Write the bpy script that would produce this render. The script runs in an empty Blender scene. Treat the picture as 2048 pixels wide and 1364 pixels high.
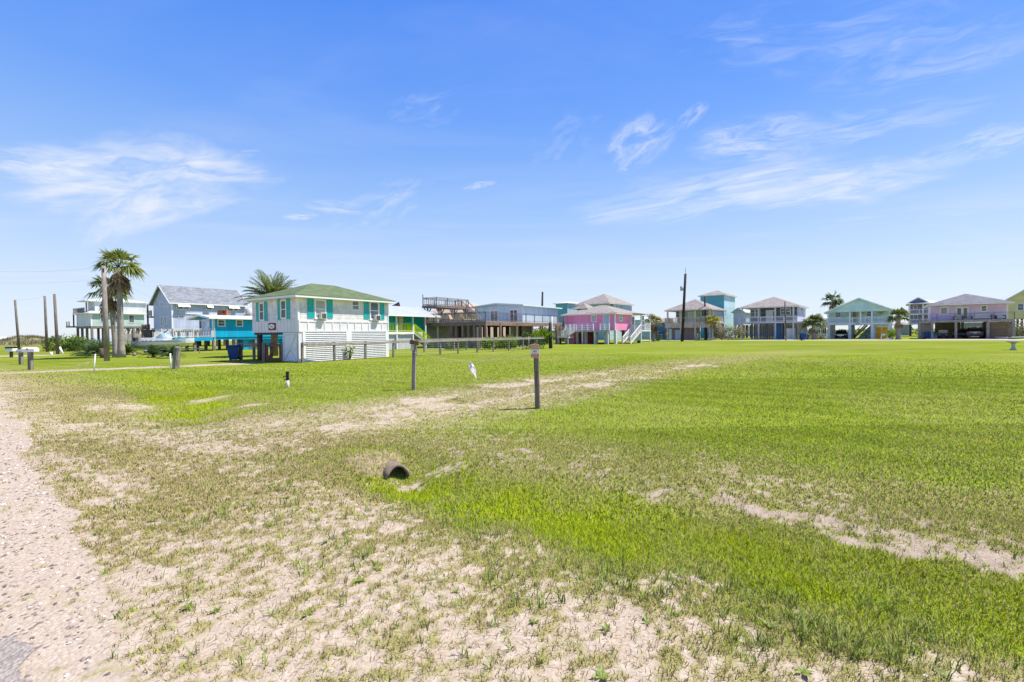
import bpy, math, random
import numpy as np
from mathutils import Vector, Matrix
random.seed(7)
S = bpy.context.scene
COL = S.collection
R = math.radians
F = 910.0            # focal length in photograph pixels (2048 wide)
CH = 1.7             # eye height
def yh(px): return 677.0 - 0.01074 * px          # the horizon in the photograph
def ax(px, Y): return (px - 1024.0) / F * Y      # sideways metres at distance Y
def gp(px, py):                                   # ground point seen at a pixel
    Y = F * CH / (py - yh(px)); return (ax(px, Y), Y)
def pz(px, py, Y): return CH + (yh(px) - py) / F * Y
# ------------------------------------------------------------------ camera
cam_d = bpy.data.cameras.new('camera'); cam = bpy.data.objects.new('camera', cam_d); COL.objects.link(cam)
cam_d.sensor_width = 36.0; cam_d.lens = F / 2048 * 36.0; cam_d.clip_start = 0.05; cam_d.clip_end = 9000
_p = math.atan(16 / F); _t = 0.01074
fw = Vector((0, math.cos(_p), -math.sin(_p)))
r0 = Vector((1, 0, 0)); u0 = r0.cross(fw)
rr = r0 * math.cos(_t) - u0 * math.sin(_t); uu = r0 * math.sin(_t) + u0 * math.cos(_t)
M = Matrix((rr, uu, -fw)).transposed().to_4x4(); M.translation = Vector((0, 0, CH))
cam.matrix_world = M
S.camera = cam
# ------------------------------------------------------------------ light
SUN_EL = 60.0; SH = Vector((0.98, 0.20, 0)).normalized()
sd = (SH * math.cos(R(SUN_EL)) + Vector((0, 0, math.sin(R(SUN_EL))))).normalized()
sl = bpy.data.lights.new('sun', 'SUN'); sl.energy = 4.0; sl.angle = R(0.5); sl.color = (1.0, 0.94, 0.82)
so = bpy.data.objects.new('sun', sl); COL.objects.link(so); so.location = (20, 10, 60)
so.rotation_euler = (-sd).to_track_quat('-Z', 'Y').to_euler()
S.view_settings.view_transform = 'Standard'; S.view_settings.look = 'None'
S.view_settings.exposure = 0.95; S.view_settings.gamma = 1.0
# ------------------------------------------------------------------ node helpers
class NT:
    def __init__(s, tree): s.t = tree; s.n = tree.nodes; s.l = tree.links
    def new(s, typ, **kw):
        nd = s.n.new(typ)
        for k, v in kw.items(): setattr(nd, k, v)
        return nd
    def put(s, sock, v):
        if hasattr(v, 'is_output') or isinstance(v, bpy.types.NodeSocket): s.l.new(v, sock)
        elif v is not None:
            if sock.type == 'RGBA' and len(v) == 3: v = (*v, 1)
            sock.default_value = v
    def math(s, op, a, b=None, c=None, clamp=False):
        nd = s.new('ShaderNodeMath', operation=op, use_clamp=clamp)
        for i, v in enumerate((a, b, c)):
            if v is not None: s.put(nd.inputs[i], v)
        return nd.outputs[0]
    def vmath(s, op, a, b=None, scale=None):
        nd = s.new('ShaderNodeVectorMath', operation=op)
        s.put(nd.inputs[0], a)
        if b is not None: s.put(nd.inputs[1], b)
        if scale is not None: s.put(nd.inputs[3], scale)
        return nd.outputs['Value'] if op in ('DOT_PRODUCT', 'LENGTH', 'DISTANCE') else nd.outputs[0]
    def noise(s, vec, scale, detail=4, rough=0.55, dist=0.0, col=False):
        nd = s.new('ShaderNodeTexNoise')
        if vec is not None: s.put(nd.inputs['Vector'], vec)
        s.put(nd.inputs['Scale'], scale); s.put(nd.inputs['Detail'], detail); s.put(nd.inputs['Roughness'], rough); s.put(nd.inputs['Distortion'], dist)
        return nd.outputs['Color'] if col else nd.outputs[0]
    def mix(s, f, a, b, mode='MIX'):
        nd = s.new('ShaderNodeMix', data_type='RGBA', blend_type=mode)
        s.put(nd.inputs[0], f); s.put(nd.inputs[6], a); s.put(nd.inputs[7], b)
        return nd.outputs[2]
    def ramp(s, f, lo, hi, a=0.0, b=1.0):
        nd = s.new('ShaderNodeMapRange', interpolation_type='SMOOTHSTEP')
        s.put(nd.inputs[0], f)
        for i, v in enumerate((lo, hi, a, b)): s.put(nd.inputs[i + 1], v)
        return nd.outputs[0]
    def comb(s, x, y, z=0.0):
        nd = s.new('ShaderNodeCombineXYZ')
        for i, v in enumerate((x, y, z)): s.put(nd.inputs[i], v)
        return nd.outputs[0]
# ------------------------------------------------------------------ sky
w = bpy.data.worlds.new('World'); S.world = w; w.use_nodes = True
T = NT(w.node_tree); w.node_tree.nodes.clear()
sky = T.new('ShaderNodeTexSky', sky_type='NISHITA', sun_disc=False)
sky.sun_elevation = R(SUN_EL); sky.sun_rotation = math.atan2(SH.x, SH.y)
sky.air_density = 1.0; sky.dust_density = 0.25; sky.ozone_density = 1.6
DIR = T.new('ShaderNodeTexCoord').outputs['Generated']
def pdir(px, py):
    d = fw + rr * ((px - 1024) / F) - uu * ((py - 682) / F); return d.normalized()
# wisps of cirrus: each has a direction in the sky, an extent and a streak direction
def wisp(px, py, w_, h_, ang, ks, kt, lo, hi, amp, warp=0.6, seed=0):
    c = pdir(px, py); e = R(ang)
    e1 = pdir(px + w_ * math.cos(e) * .2, py - w_ * math.sin(e) * .2) - c; e2 = pdir(px - h_ * math.sin(e) * .2, py - h_ * math.cos(e) * .2) - c
    b1 = e2.cross(c); b1 = b1 * (.2 / e1.dot(b1)); b2 = c.cross(e1); b2 = b2 * (.2 / e2.dot(b2))
    u = T.vmath('DOT_PRODUCT', DIR, tuple(b1)); v = T.vmath('DOT_PRODUCT', DIR, tuple(b2))
    g = T.math('ADD', T.math('MULTIPLY', u, u), T.math('MULTIPLY', v, v))
    P = T.comb(u, v, seed)
    wn = T.noise(P, 1.3, 3, 0.5, col=True)
    wv = T.vmath('SCALE', T.vmath('SUBTRACT', wn, (0.5, 0.5, 0.5)), scale=warp)
    Pw = T.vmath('ADD', P, wv)
    gw = T.vmath('DOT_PRODUCT', T.vmath('MULTIPLY', Pw, (1, 1, 0)), T.vmath('MULTIPLY', Pw, (1, 1, 0)))
    fall = T.math('MULTIPLY', T.ramp(gw, 0.0, 1.0, 1.0, 0.0), T.ramp(g, 0.5, 1.7, 1.0, 0.0))
    st = T.noise(T.vmath('MULTIPLY', Pw, (ks, kt * 0.75, 1)), 1.0, 8, 0.63, 0.6)
    st = T.math('ADD', st, T.math('MULTIPLY', T.math('SUBTRACT', T.noise(Pw, 2.2, 3, 0.5), 0.5), 0.55))
    val = T.ramp(st, lo, hi)
    front = T.math('GREATER_THAN', T.vmath('DOT_PRODUCT', DIR, tuple(c)), 0.2)
    return T.math('MULTIPLY', T.math('MULTIPLY', T.math('MULTIPLY', val, fall), front), amp)
WISPS = [
    (300, 360, 290, 105, 2, 1.6, 3.4, 0.22, 0.86, 0.95, 1.3, 1.3),
    (110, 335, 190, 50, -8, 1.8, 3.6, 0.26, 0.90, 0.85, 0.8, 8.1),
    (250, 415, 120, 70, 30, 1.6, 3.0, 0.28, 0.90, 0.75, 1.0, 2.7),
    (430, 320, 130, 40, 5, 1.6, 3.4, 0.34, 1.0, 0.55, 1.0, 3.1),
    (770, 410, 130, 60, 25, 1.6, 3.4, 0.38, 1.0, 0.60, 1.1, 3.9),
    (860, 215, 120, 50, 15, 1.6, 3.4, 0.36, 1.1, 0.45, 1.0, 4.4),
    (1275, 290, 90, 60, 30, 1.6, 3.6, 0.32, 0.95, 0.75, 0.9, 5.2),
    (1385, 230, 50, 20, 42, 1.5, 3.0, 0.30, 0.95, 0.70, 0.5, 17.2),
    (1510, 280, 180, 55, 8, 1.8, 3.8, 0.26, 0.95, 0.85, 0.9, 6.6),
    (1730, 250, 260, 45, 10, 2.0, 4.2, 0.34, 1.05, 0.60, 0.8, 18.4),
    (1400, 390, 360, 62, 9, 1.8, 3.6, 0.22, 0.90, 0.80, 1.0, 7.7),
    (1690, 370, 250, 52, 8, 1.8, 3.6, 0.22, 0.90, 0.85, 0.9, 19.7),
    (1960, 290, 190, 40, 14, 2.0, 4.0, 0.32, 1.0, 0.70, 0.8, 9.1),
    (1600, 60, 380, 110, 10, 1.8, 4.2, 0.34, 1.1, 0.50, 1.0, 10.4),
    (1850, 110, 330, 90, 16, 1.8, 4.2, 0.34, 1.1, 0.50, 0.9, 20.4),
    (1860, 425, 360, 26, 6, 2.4, 4.2, 0.36, 1.1, 0.45, 0.5, 11.2),
    (150, 545, 260, 30, 0, 1.8, 4, 0.36, 1.1, 0.45, 0.4, 12.2),
    (1130, 290, 120, 70, 40, 1.6, 3.4, 0.40, 1.1, 0.40, 1.0, 13.7),
    (600, 433, 45, 9, 2, 1.5, 3, 0.26, 0.85, 0.70, 0.3, 14.2),
    (675, 415, 80, 18, -6, 1.5, 3, 0.30, 0.9, 0.60, 0.6, 16.2),
    (960, 370, 42, 9, 10, 1.5, 3, 0.28, 0.9, 0.65, 0.3, 15.5),
]
tot = None
for a in WISPS:
    v = wisp(*a); tot = v if tot is None else T.math('MAXIMUM', tot, v) if False else T.math('SUBTRACT', T.math('ADD', tot, v), T.math('MULTIPLY', tot, v))
# a very thin high veil over the whole sky, thickening towards the horizon
sep = T.new('ShaderNodeSeparateXYZ'); T.l.new(DIR, sep.inputs[0])
zc = T.math('MAXIMUM', sep.outputs[2], 0.03)
lay = T.comb(T.math('DIVIDE', sep.outputs[0], zc), T.math('DIVIDE', sep.outputs[1], zc))
veil = T.ramp(T.noise(T.vmath('MULTIPLY', lay, (0.35, 0.9, 1)), 1.0, 6, 0.6, 0.5), 0.45, 0.95, 0.0, 0.32)
tot = T.math('MAXIMUM', tot, veil)
K = 0.15 * 2 ** 0.95
cr = T.new('ShaderNodeValToRGB'); T.l.new(sep.outputs[2], cr.inputs[0]); el = cr.color_ramp.elements
STOPS = [(0.0, (0.72, 0.79, 0.95)), (0.03, (0.68, 0.765, 0.955)), (0.115, (0.60, 0.735, 0.96)), (0.25, (0.37, 0.585, 0.97)), (0.42, (0.165, 0.39, 0.98)), (0.60, (0.07, 0.27, 0.94)), (1.0, (0.04, 0.17, 0.72))]
while len(el) < len(STOPS): el.new(0.5)
for e_, (p_, c_) in zip(el, STOPS): e_.position = p_; e_.color = (*c_, 1)
grad = T.vmath('SCALE', cr.outputs[0], scale=1 / K)
hs = T.new('ShaderNodeHueSaturation'); T.l.new(sky.outputs[0], hs.inputs['Color'])
hs.inputs['Saturation'].default_value = 1.25; hs.inputs['Value'].default_value = 0.75; hs.inputs['Hue'].default_value = 0.515
base_sky = T.mix(0.85, hs.outputs[0], grad)
skyc = T.mix(tot, base_sky, (0.93 / K, 0.95 / K, 1.0 / K))
bg = T.new('ShaderNodeBackground'); T.l.new(skyc, bg.inputs[0]); bg.inputs[1].default_value = 0.15
wo = T.new('ShaderNodeOutputWorld'); T.l.new(bg.outputs[0], wo.inputs[0])
# ------------------------------------------------------------------ materials
MATS = {}
def principled(name):
    m = bpy.data.materials.new(name); m.use_nodes = True
    t = NT(m.node_tree); b = m.node_tree.nodes['Principled BSDF']; return m, t, b
def mat(name, col, rough=0.65, vary=0.12, scale=2.5, groove=None, gdark=0.72, metal=0.0, spec=0.3, stain=None, fine=0.0, bump=0.0):
    """painted / weathered surface; groove = (axis, period): board joints along z ('z') or across the wall ('h')"""
    if name in MATS: return MATS[name]
    m, t, b = principled(name)
    oc = t.new('ShaderNodeTexCoord').outputs['Object']
    nz = t.noise(oc, scale, 5, 0.6)
    f = t.ramp(nz, 0.25, 0.75, 1 - vary, 1 + vary * 0.6)
    c = t.vmath('SCALE', tuple(col[:3]), scale=f)
    if fine:
        n2 = t.noise(oc, scale * 14, 3, 0.6); c = t.vmath('SCALE', c, scale=t.ramp(n2, 0.2, 0.8, 1 - fine, 1 + fine))
    h = None
    if groove:
        sp = t.new('ShaderNodeSeparateXYZ'); t.l.new(oc, sp.inputs[0])
        g = sp.outputs[2] if groove[0] == 'z' else t.math('ADD', sp.outputs[0], sp.outputs[1])
        q = t.math('DIVIDE', g, groove[1]); fr = t.math('FRACT', q); idn = t.math('FLOOR', q)
        wn = t.new('ShaderNodeTexWhiteNoise', noise_dimensions='1D'); t.l.new(idn, wn.inputs['W'])
        c = t.vmath('SCALE', c, scale=t.ramp(wn.outputs[0], 0, 1, 0.94, 1.05))
        line = t.ramp(fr, 0.0, 0.09, gdark, 1.0); c = t.vmath('SCALE', c, scale=line); h = t.ramp(fr, 0, 0.12, 0, 1)
    if stain:
        n3 = t.noise(t.vmath('MULTIPLY', oc, (1.6, 1.6, 0.45)), 1.7, 5, 0.65)
        c = t.mix(t.ramp(n3, 0.55, 0.8, 0, stain[1]), c, stain[0])
    t.put(b.inputs['Base Color'], c)
    b.inputs['Roughness'].default_value = rough; b.inputs['Metallic'].default_value = metal
    b.inputs['Specular IOR Level'].default_value = spec
    if h is not None or bump:
        bp = t.new('ShaderNodeBump'); bp.inputs['Strength'].default_value = 0.6; bp.inputs['Distance'].default_value = 0.02
        t.put(bp.inputs['Height'], h if h is not None else t.noise(oc, scale * 8, 4, 0.6)); t.l.new(bp.outputs[0], b.inputs['Normal'])
    MATS[name] = m; return m
def wood(name, col, rough=0.85, dark=0.5):
    """weathered timber: grain runs along the local z or any axis through stretched noise"""
    if name in MATS: return MATS[name]
    m, t, b = principled(name)
    oc = t.new('ShaderNodeTexCoord').outputs['Object']
    g = t.noise(t.vmath('MULTIPLY', oc, (22, 22, 1.6)), 1.0, 5, 0.65, 0.6)
    l = t.noise(oc, 1.3, 4, 0.6)
    c = t.mix(t.ramp(g, 0.3, 0.72), tuple(x * dark for x in col), tuple(min(1, x * 1.18) for x in col))
    c = t.vmath('SCALE', c, scale=t.ramp(l, 0.25, 0.75, 0.78, 1.15))
    t.put(b.inputs['Base Color'], c); b.inputs['Roughness'].default_value = rough; b.inputs['Specular IOR Level'].default_value = 0.15
    bp = t.new('ShaderNodeBump'); bp.inputs['Strength'].default_value = 0.5; bp.inputs['Distance'].default_value = 0.01
    t.put(bp.inputs['Height'], g); t.l.new(bp.outputs[0], b.inputs['Normal'])
    MATS[name] = m; return m
def shingle(name, col, col2, per=0.16):
    if name in MATS: return MATS[name]
    m, t, b = principled(name)
    oc = t.new('ShaderNodeTexCoord').outputs['Object']
    br = t.new('ShaderNodeTexVoronoi'); t.put(br.inputs['Vector'], t.vmath('MULTIPLY', oc, (2.6, 2.6, 9))); br.inputs['Scale'].default_value = 1.0
    n = t.noise(oc, 1.2, 5, 0.6); sp = t.new('ShaderNodeSeparateColor'); t.l.new(br.outputs['Color'], sp.inputs[0])
    c = t.mix(t.ramp(t.math('ADD', t.math('MULTIPLY', sp.outputs[0], 0.6), t.math('MULTIPLY', n, 0.6)), 0.25, 0.95), col2, col)
    c = t.vmath('SCALE', c, scale=t.ramp(t.noise(oc, 40, 2, 0.5), 0.2, 0.8, 0.85, 1.12))
    t.put(b.inputs['Base Color'], c); b.inputs['Roughness'].default_value = 0.9; b.inputs['Specular IOR Level'].default_value = 0.15
    MATS[name] = m; return m
def leafmat(name, col=(), col2=(), trans=0.35, rough=0.5, attr=None, soft=0):
    if name in MATS: return MATS[name]
    m, t, b = principled(name)
    if attr:
        at = t.new('ShaderNodeAttribute', attribute_name=attr); c = at.outputs['Color']
    else:
        ge = t.new('ShaderNodeNewGeometry'); c = t.mix(ge.outputs['Random Per Island'], col, col2)
        oc = t.new('ShaderNodeTexCoord').outputs['Object']
        c = t.vmath('SCALE', c, scale=t.ramp(t.noise(oc, 2.0, 3, 0.5), 0.25, 0.75, 0.75, 1.2))
    t.put(b.inputs['Base Color'], c); b.inputs['Roughness'].default_value = rough; b.inputs['Specular IOR Level'].default_value = 0.05 if soft else 0.25
    if soft:          # thin blades scatter light like a soft mat: bend their shading normals upwards
        gn = t.new('ShaderNodeNewGeometry').outputs['Normal']; t.put(b.inputs['Normal'], t.vmath('NORMALIZE', t.vmath('ADD', t.vmath('SCALE', gn, scale=1 - soft), (0, 0, soft))))
    tr = t.new('ShaderNodeBsdfTranslucent'); t.put(tr.inputs[0], t.vmath('MULTIPLY', c, (1.15, 1.1, 0.7)))
    mx = t.new('ShaderNodeMixShader'); mx.inputs[0].default_value = trans
    t.l.new(b.outputs[0], mx.inputs[1]); t.l.new(tr.outputs[0], mx.inputs[2])
    t.l.new(mx.outputs[0], m.node_tree.nodes['Material Output'].inputs['Surface'])
    MATS[name] = m; return m
def glass(name='window_glass', col=(0.05, 0.065, 0.075)):
    if name in MATS: return MATS[name]
    m, t, b = principled(name)
    oc = t.new('ShaderNodeTexCoord').outputs['Object']
    t.put(b.inputs['Base Color'], t.mix(t.ramp(t.noise(oc, 1.1, 2, 0.5), 0.35, 0.65), col, tuple(x * 2.6 for x in col)))
    b.inputs['Roughness'].default_value = 0.06; b.inputs['Specular IOR Level'].default_value = 0.6
    MATS[name] = m; return m
# ------------------------------------------------------------------ mesh builder
class MB:
    def __init__(s): s.v = []; s.f = []; s.m = []
    def add(s, vs, fs):
        k = len(s.v); s.v += [tuple(p) for p in vs]; s.f += [tuple(i + k for i in f) for f in fs]; return s
    def box(s, x0, y0, z0, x1, y1, z1):
        x0, x1 = sorted((x0, x1)); y0, y1 = sorted((y0, y1)); z0, z1 = sorted((z0, z1))
        return s.add([(x0,y0,z0),(x1,y0,z0),(x1,y1,z0),(x0,y1,z0),(x0,y0,z1),(x1,y0,z1),(x1,y1,z1),(x0,y1,z1)],
                     [(3,2,1,0),(4,5,6,7),(0,1,5,4),(1,2,6,5),(2,3,7,6),(3,0,4,7)])
    def bar(s, p, q, w, h=None, up=(0, 0, 1)):
        p = Vector(p); q = Vector(q); d = (q - p).normalized(); up = Vector(up)
        if abs(d.dot(up)) > 0.98: up = Vector((0, 1, 0))
        a = d.cross(up).normalized(); b = a.cross(d).normalized(); h = h or w
        a *= w / 2; b *= h / 2
        return s.add([p-a-b, p+a-b, p+a+b, p-a+b, q-a-b, q+a-b, q+a+b, q-a+b],
                     [(0,1,2,3),(7,6,5,4),(4,5,1,0),(5,6,2,1),(6,7,3,2),(7,4,0,3)])
    def tube(s, pts, rad, n=10, cap=True):
        pts = [Vector(p) for p in pts]; k0 = len(s.v)
        if not hasattr(rad, '__len__'): rad = [rad] * len(pts)
        ref = None
        for i, p in enumerate(pts):
            d = (pts[min(i+1, len(pts)-1)] - pts[max(i-1, 0)]).normalized()
            if ref is None: ref = Vector((1, 0, 0)) if abs(d.x) < 0.9 else Vector((0, 1, 0))
            a = (ref - d * ref.dot(d)).normalized(); ref = a; b = d.cross(a)
            for j in range(n):
                t = 2 * math.pi * j / n; s.v.append(tuple(p + (a * math.cos(t) + b * math.sin(t)) * rad[i]))
        for i in range(len(pts) - 1):
            for j in range(n):
                q = k0 + i * n; s.f.append((q + j, q + (j+1) % n, q + n + (j+1) % n, q + n + j))
        if cap:
            s.f.append(tuple(k0 + j for j in reversed(range(n)))); s.f.append(tuple(k0 + (len(pts)-1) * n + j for j in range(n)))
        return s
    def prism(s, poly, vec):
        """poly: planar 3-D points; extruded by vec"""
        n = len(poly); vec = Vector(vec); k = [Vector(p) for p in poly]
        return s.add(k + [p + vec for p in k], [tuple(reversed(range(n)))] + [tuple(range(n, 2*n))] + [(i, (i+1) % n, n + (i+1) % n, n + i) for i in range(n)])
    def build(s, name, m, parent=None, smooth=False, bevel=0.0):
        me = bpy.data.meshes.new(name); me.from_pydata(s.v, [], s.f); me.update()
        import bmesh
        bm = bmesh.new(); bm.from_mesh(me); bmesh.ops.recalc_face_normals(bm, faces=bm.faces); bm.to_mesh(me); bm.free()
        if smooth: me.polygons.foreach_set('use_smooth', [True] * len(me.polygons))
        if m: me.materials.append(m)
        o = bpy.data.objects.new(name, me); COL.objects.link(o)
        if parent is not None: o.parent = parent
        if bevel:
            bv = o.modifiers.new('bevel', 'BEVEL'); bv.width = bevel; bv.segments = 2; bv.limit_method = 'ANGLE'
        return o
def tag(o, label=None, cat=None, group=None, kind=None):
    if label: o['label'] = label
    if cat: o['category'] = cat
    if group: o['group'] = group
    if kind: o['kind'] = kind
    return o
def thing(name, label, cat, loc, rz=0.0, group=None):
    o = bpy.data.objects.new(name, None); COL.objects.link(o); o.empty_display_size = 0.3
    o.location = loc if len(loc) == 3 else (loc[0], loc[1], 0); o.rotation_euler = (0, 0, rz)
    return tag(o, label, cat, group)
def copy_tree(o, label=None, loc=None, rz=None):
    def rec(a, par):
        c = a.copy(); COL.objects.link(c)
        if par is not None: c.parent = par
        for ch in [x for x in a.children]: rec(ch, c)
        return c
    c = rec(o, None)
    if label: c['label'] = label
    if loc is not None: c.location = loc if len(loc) == 3 else (loc[0], loc[1], 0)
    if rz is not None: c.rotation_euler = (0, 0, rz)
    return c
# ------------------------------------------------------------------ numpy noise
def _hash(ix, iy, seed):
    h = (ix.astype(np.int64) * 374761393 + iy.astype(np.int64) * 668265263 + seed * 1442695041) & 0x7fffffff
    h = (h ^ (h >> 13)) * 1274126177 & 0x7fffffff
    h = (h ^ (h >> 16)) & 0xffffff
    return h / float(0xffffff)
def vnoise(x, y, seed=0):
    ix = np.floor(x); iy = np.floor(y); fx = x - ix; fy = y - iy
    fx = fx * fx * (3 - 2 * fx); fy = fy * fy * (3 - 2 * fy)
    a = _hash(ix, iy, seed); b = _hash(ix + 1, iy, seed); c = _hash(ix, iy + 1, seed); d = _hash(ix + 1, iy + 1, seed)
    return (a * (1 - fx) + b * fx) * (1 - fy) + (c * (1 - fx) + d * fx) * fy
def fbm(x, y, seed=0, oct=4):
    s = 0; amp = 0.5; t = 0
    for k in range(oct):
        s = s + amp * vnoise(x + 17.3 * k, y - 9.1 * k, seed + k); t += amp; amp *= 0.5; x = x * 2.03; y = y * 2.03
    return s / t
def sm(x, a, b):
    t = np.clip((x - a) / (b - a), 0, 1); return t * t * (3 - 2 * t)
U2 = (0.539, 0.842); V2 = (-0.842, 0.539)
def na(x, y):            # n: metres from the road edge, a: metres along the road (growing to the left)
    return U2[0] * (x + 3.1) + U2[1] * (y - 2.95), V2[0] * (x + 3.1) + V2[1] * (y - 2.95)
def ditch(n, a):
    nc = 3.30 + 0.30 * np.clip(a - 5, 0, 12) - 0.03 * np.maximum(-a, 0)
    f = np.maximum(1 - sm(a, 0.15, 0.9), sm(a, 5.0, 7.0) * (1 - sm(a, 18, 24)))
    return np.exp(-((n - nc) / (0.70 + 0.45 * sm(a, 4.5, 8))) ** 2) * f, nc
def gz(x, y):
    x = np.asarray(x, float); y = np.asarray(y, float)
    n, a = na(x, y); d, nc = ditch(n, a)
    r = np.hypot(x, y)
    z = -(0.11 + 0.19 * np.exp(-((a - 0.0) / 0.8) ** 2) + 0.06 * sm(a, 4.5, 7)) * d + 0.05 * (fbm(x * 0.5, y * 0.5, 3, 3) - 0.5) * (1 - sm(r, 20, 40)) * sm(n, 0.1, 1.2)
    z += 0.018 * (fbm(x * 3, y * 3, 5, 3) - 0.5) * (1 - sm(r, 10, 18)) * sm(n, 0.0, 0.6)
    z += 0.05 * np.exp(-((n - 4.5) / 0.5) ** 2) * sm(-a, 0.5, 2.5) * (1 - sm(r, 15, 25))
    return z
def blob(x, y, px, py, rx, ry, seed):
    """patch seen at a pixel of the photograph, as a soft island on the ground"""
    X, Y = gp(px, py); k = Y / F
    q = ((x - X) / (rx * k)) ** 2 + ((y - Y) / (ry * k * Y / CH)) ** 2
    q = q + (fbm(x * 2.3, y * 2.3, seed, 5) - 0.5) * 3.6
    return (1 - sm(q, 0.2, 1.5)) * 0.9
PATCH = [(400, 897, 55, 9), (500, 937, 60, 10), (600, 906, 40, 8), (690, 852, 40, 10), (790, 826, 45, 9), (868, 812, 48, 8), (840, 800, 55, 6), (1010, 771, 60, 4), (1180, 770, 40, 4.5),
         (1095, 762, 40, 3.5), (1205, 748, 30, 2.5), (1300, 756, 35, 2), (1390, 732, 40, 2.5), (425, 790, 38, 5), (505, 806, 30, 3), (230, 812, 50, 8), (900, 918, 45, 6), (230, 1000, 60, 10),
         (300, 1150, 80, 22), (160, 850, 60, 6), (60, 690, 90, 2.2), (30, 712, 70, 2)]
def fields(x, y):
    n, a = na(x, y); r = np.hypot(x, y)
    d, nc = ditch(n, a)
    N1 = fbm(x * 0.35, y * 0.35, 11, 4); N2 = fbm(x * 1.6, y * 1.6, 21, 4); N3 = fbm(x * 6.5, y * 6.5, 31, 4)
    N4 = fbm((x * V2[0] + y * V2[1]) * 0.55, (x * U2[0] + y * U2[1]) * 2.6, 41, 4)     # streaks that follow the road
    edge = (N2 - 0.5) * 1.0
    # gravel shoulder and road
    ng = np.clip(0.30 + 0.25 * np.minimum(a, 0) + 0.135 * np.maximum(a - 0.8, 0), 0.02, 3.2) + (N4 - 0.5) * (0.5 + 0.08 * np.maximum(a, 0)) + (N2 - 0.5) * 0.25
    gravel = 1 - sm(n, ng - 0.06, ng + 0.10)
    # how much grass
    right = sm(-a, -1.5, 0.8)
    sparse_r = 0.55 + 0.10 * sm(n, 0.9, 2.2) + 0.38 * sm(n + edge * 1.0, 1.7, 2.7)
    sparse_l = 0.89 + 0.10 * sm(n, 2.0, 4.2) + 0.18 * sm(n + edge, 3.6, 5.2) + (N4 - 0.5) * 1.15 * (1 - sm(n, 2.0, 4.5))
    sparse_l = sparse_l - 0.22 * (1 - sm(n - ng, 0.1, 1.2))
    cover = sparse_r * right + sparse_l * (1 - right)
    cover = np.maximum(cover, sm(d + (N2 - 0.5) * 0.4, 0.2, 0.75))
    cover = np.clip(cover, 0, 1)
    lush = np.clip(sm(d + (N2 - 0.5) * 0.5, 0.15, 0.85) * (0.58 + 1.5 * (N2 - 0.5)), 0, 1)
    dry = np.clip((0.88 - 0.08 * right) * (1 - sm(n + edge * 1.2, 1.7 + 2.1 * (1 - right), 3.4 + 2.5 * (1 - right))) , 0, 1)
    lawn = sm(n + edge * 1.5, 4.0, 7.0)
    dry = np.maximum(dry, 0.55 * (1 - sm(n + edge * 1.5, 4.2, 7.5)) * sm(n, 2.5, 4))
    dry = dry * (1 - lush)
    dry = np.maximum(dry, 0.16 * lawn * sm(N1, 0.4, 0.65))
    # bare bank behind the ditch on the right
    bank = sm(-a, 2.3, 3.5) * np.exp(-((n - 4.12 - 0.03 * a + (N2 - 0.5) * 0.7) / 0.21) ** 2)
    bank = np.clip(bank * (0.45 + 1.0 * sm(N2 + 0.4 * (N1 - .5) + 0.35 * (N3 - .5), 0.36, 0.6)), 0, 1)
    cover = cover * (1 - 0.62 * sm(bank, 0.2, 0.8))
    thin = sm(-a, -2, 1.5) * np.exp(-((n - 4.9) / 0.7) ** 2) * sm(N2, 0.35, 0.7)
    cover = cover * (1 - 0.35 * thin)
    # the mown drive that crosses the ditch
    ac = 3.45 - 0.115 * (n - 5) - 0.004 * np.maximum(n - 14, 0) ** 2
    lat = a - ac; fade = sm(n, 1.2, 3.0) * (1 - sm(n, 19, 34))
    tr = (np.exp(-((lat - 0.85) / 0.33) ** 2) + np.exp(-((lat + 0.85) / 0.33) ** 2)) * fade
    wide = np.exp(-(lat / 2.3) ** 4) * sm(n, 1.0, 3.0) * (1 - sm(n, 25, 70))
    dry = np.maximum(dry, wide * 0.72 * (1 - 0.4 * sm(n, 15, 40)))
    cover = cover * (1 - 0.16 * wide * (1 - sm(n, 10, 18))) * (1 - 0.50 * np.clip(tr * 1.4 * sm(N2 + (N3 - 0.5) * 0.5, 0.45, 0.68), 0, 1))
    sand = np.clip(tr, 0, 1)
    for i, p in enumerate(PATCH):
        b = blob(x, y, *p, 60 + i); cover = cover * (1 - 0.52 * b); sand = np.maximum(sand, b)
    # gravel drive of the white house
    dx, dy = x + 24, y - 23.0; al = dx * 0.85 + dy * 0.53; la = -dx * 0.53 + dy * 0.85
    drv = np.exp(-((la - 0.1 * np.sin(al)) / 0.85) ** 4) * sm(al, -16, -10) * (1 - sm(al, 8.5, 11.0)) * (0.55 + 0.9 * sm(N2 + .3 * (N1 - .5), 0.35, 0.6)) * (0.55 + 0.45 * sm(al, -2, 5))
    drv = np.clip(drv, 0, 1); cover = cover * (1 - 0.97 * drv); sand = np.maximum(sand, drv)
    xc_, yc_ = -3.1 + U2[0] * 3.36 + V2[0] * 0.1, 2.95 + U2[1] * 3.36 + V2[1] * 0.1; mouth = np.exp(-(((x - xc_) ** 2 + (y - yc_) ** 2) / 0.13 ** 2)); cover = cover * (1 - 0.9 * mouth)
    cover = cover * (1 - 0.985 * gravel)
    soil = np.clip(sm(n, 2.4, 4.2) * (1 - sand), 0, 1) * (1 - gravel)
    N5 = fbm(x * 21, y * 21, 51, 3); tuft = np.clip(0.5 + (N3 - 0.5) * 0.42 + (N2 - 0.5) * 0.15 + (N5 - 0.5) * 0.95, 0, 1)
    grow = sm(tuft, 0.69 - 0.46 * cover, 0.90 - 0.42 * cover)      # 1 where a tuft stands
    grow = np.where(cover > 0.93, np.maximum(grow, sm(cover, 0.93, 1.0)), grow)
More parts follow.
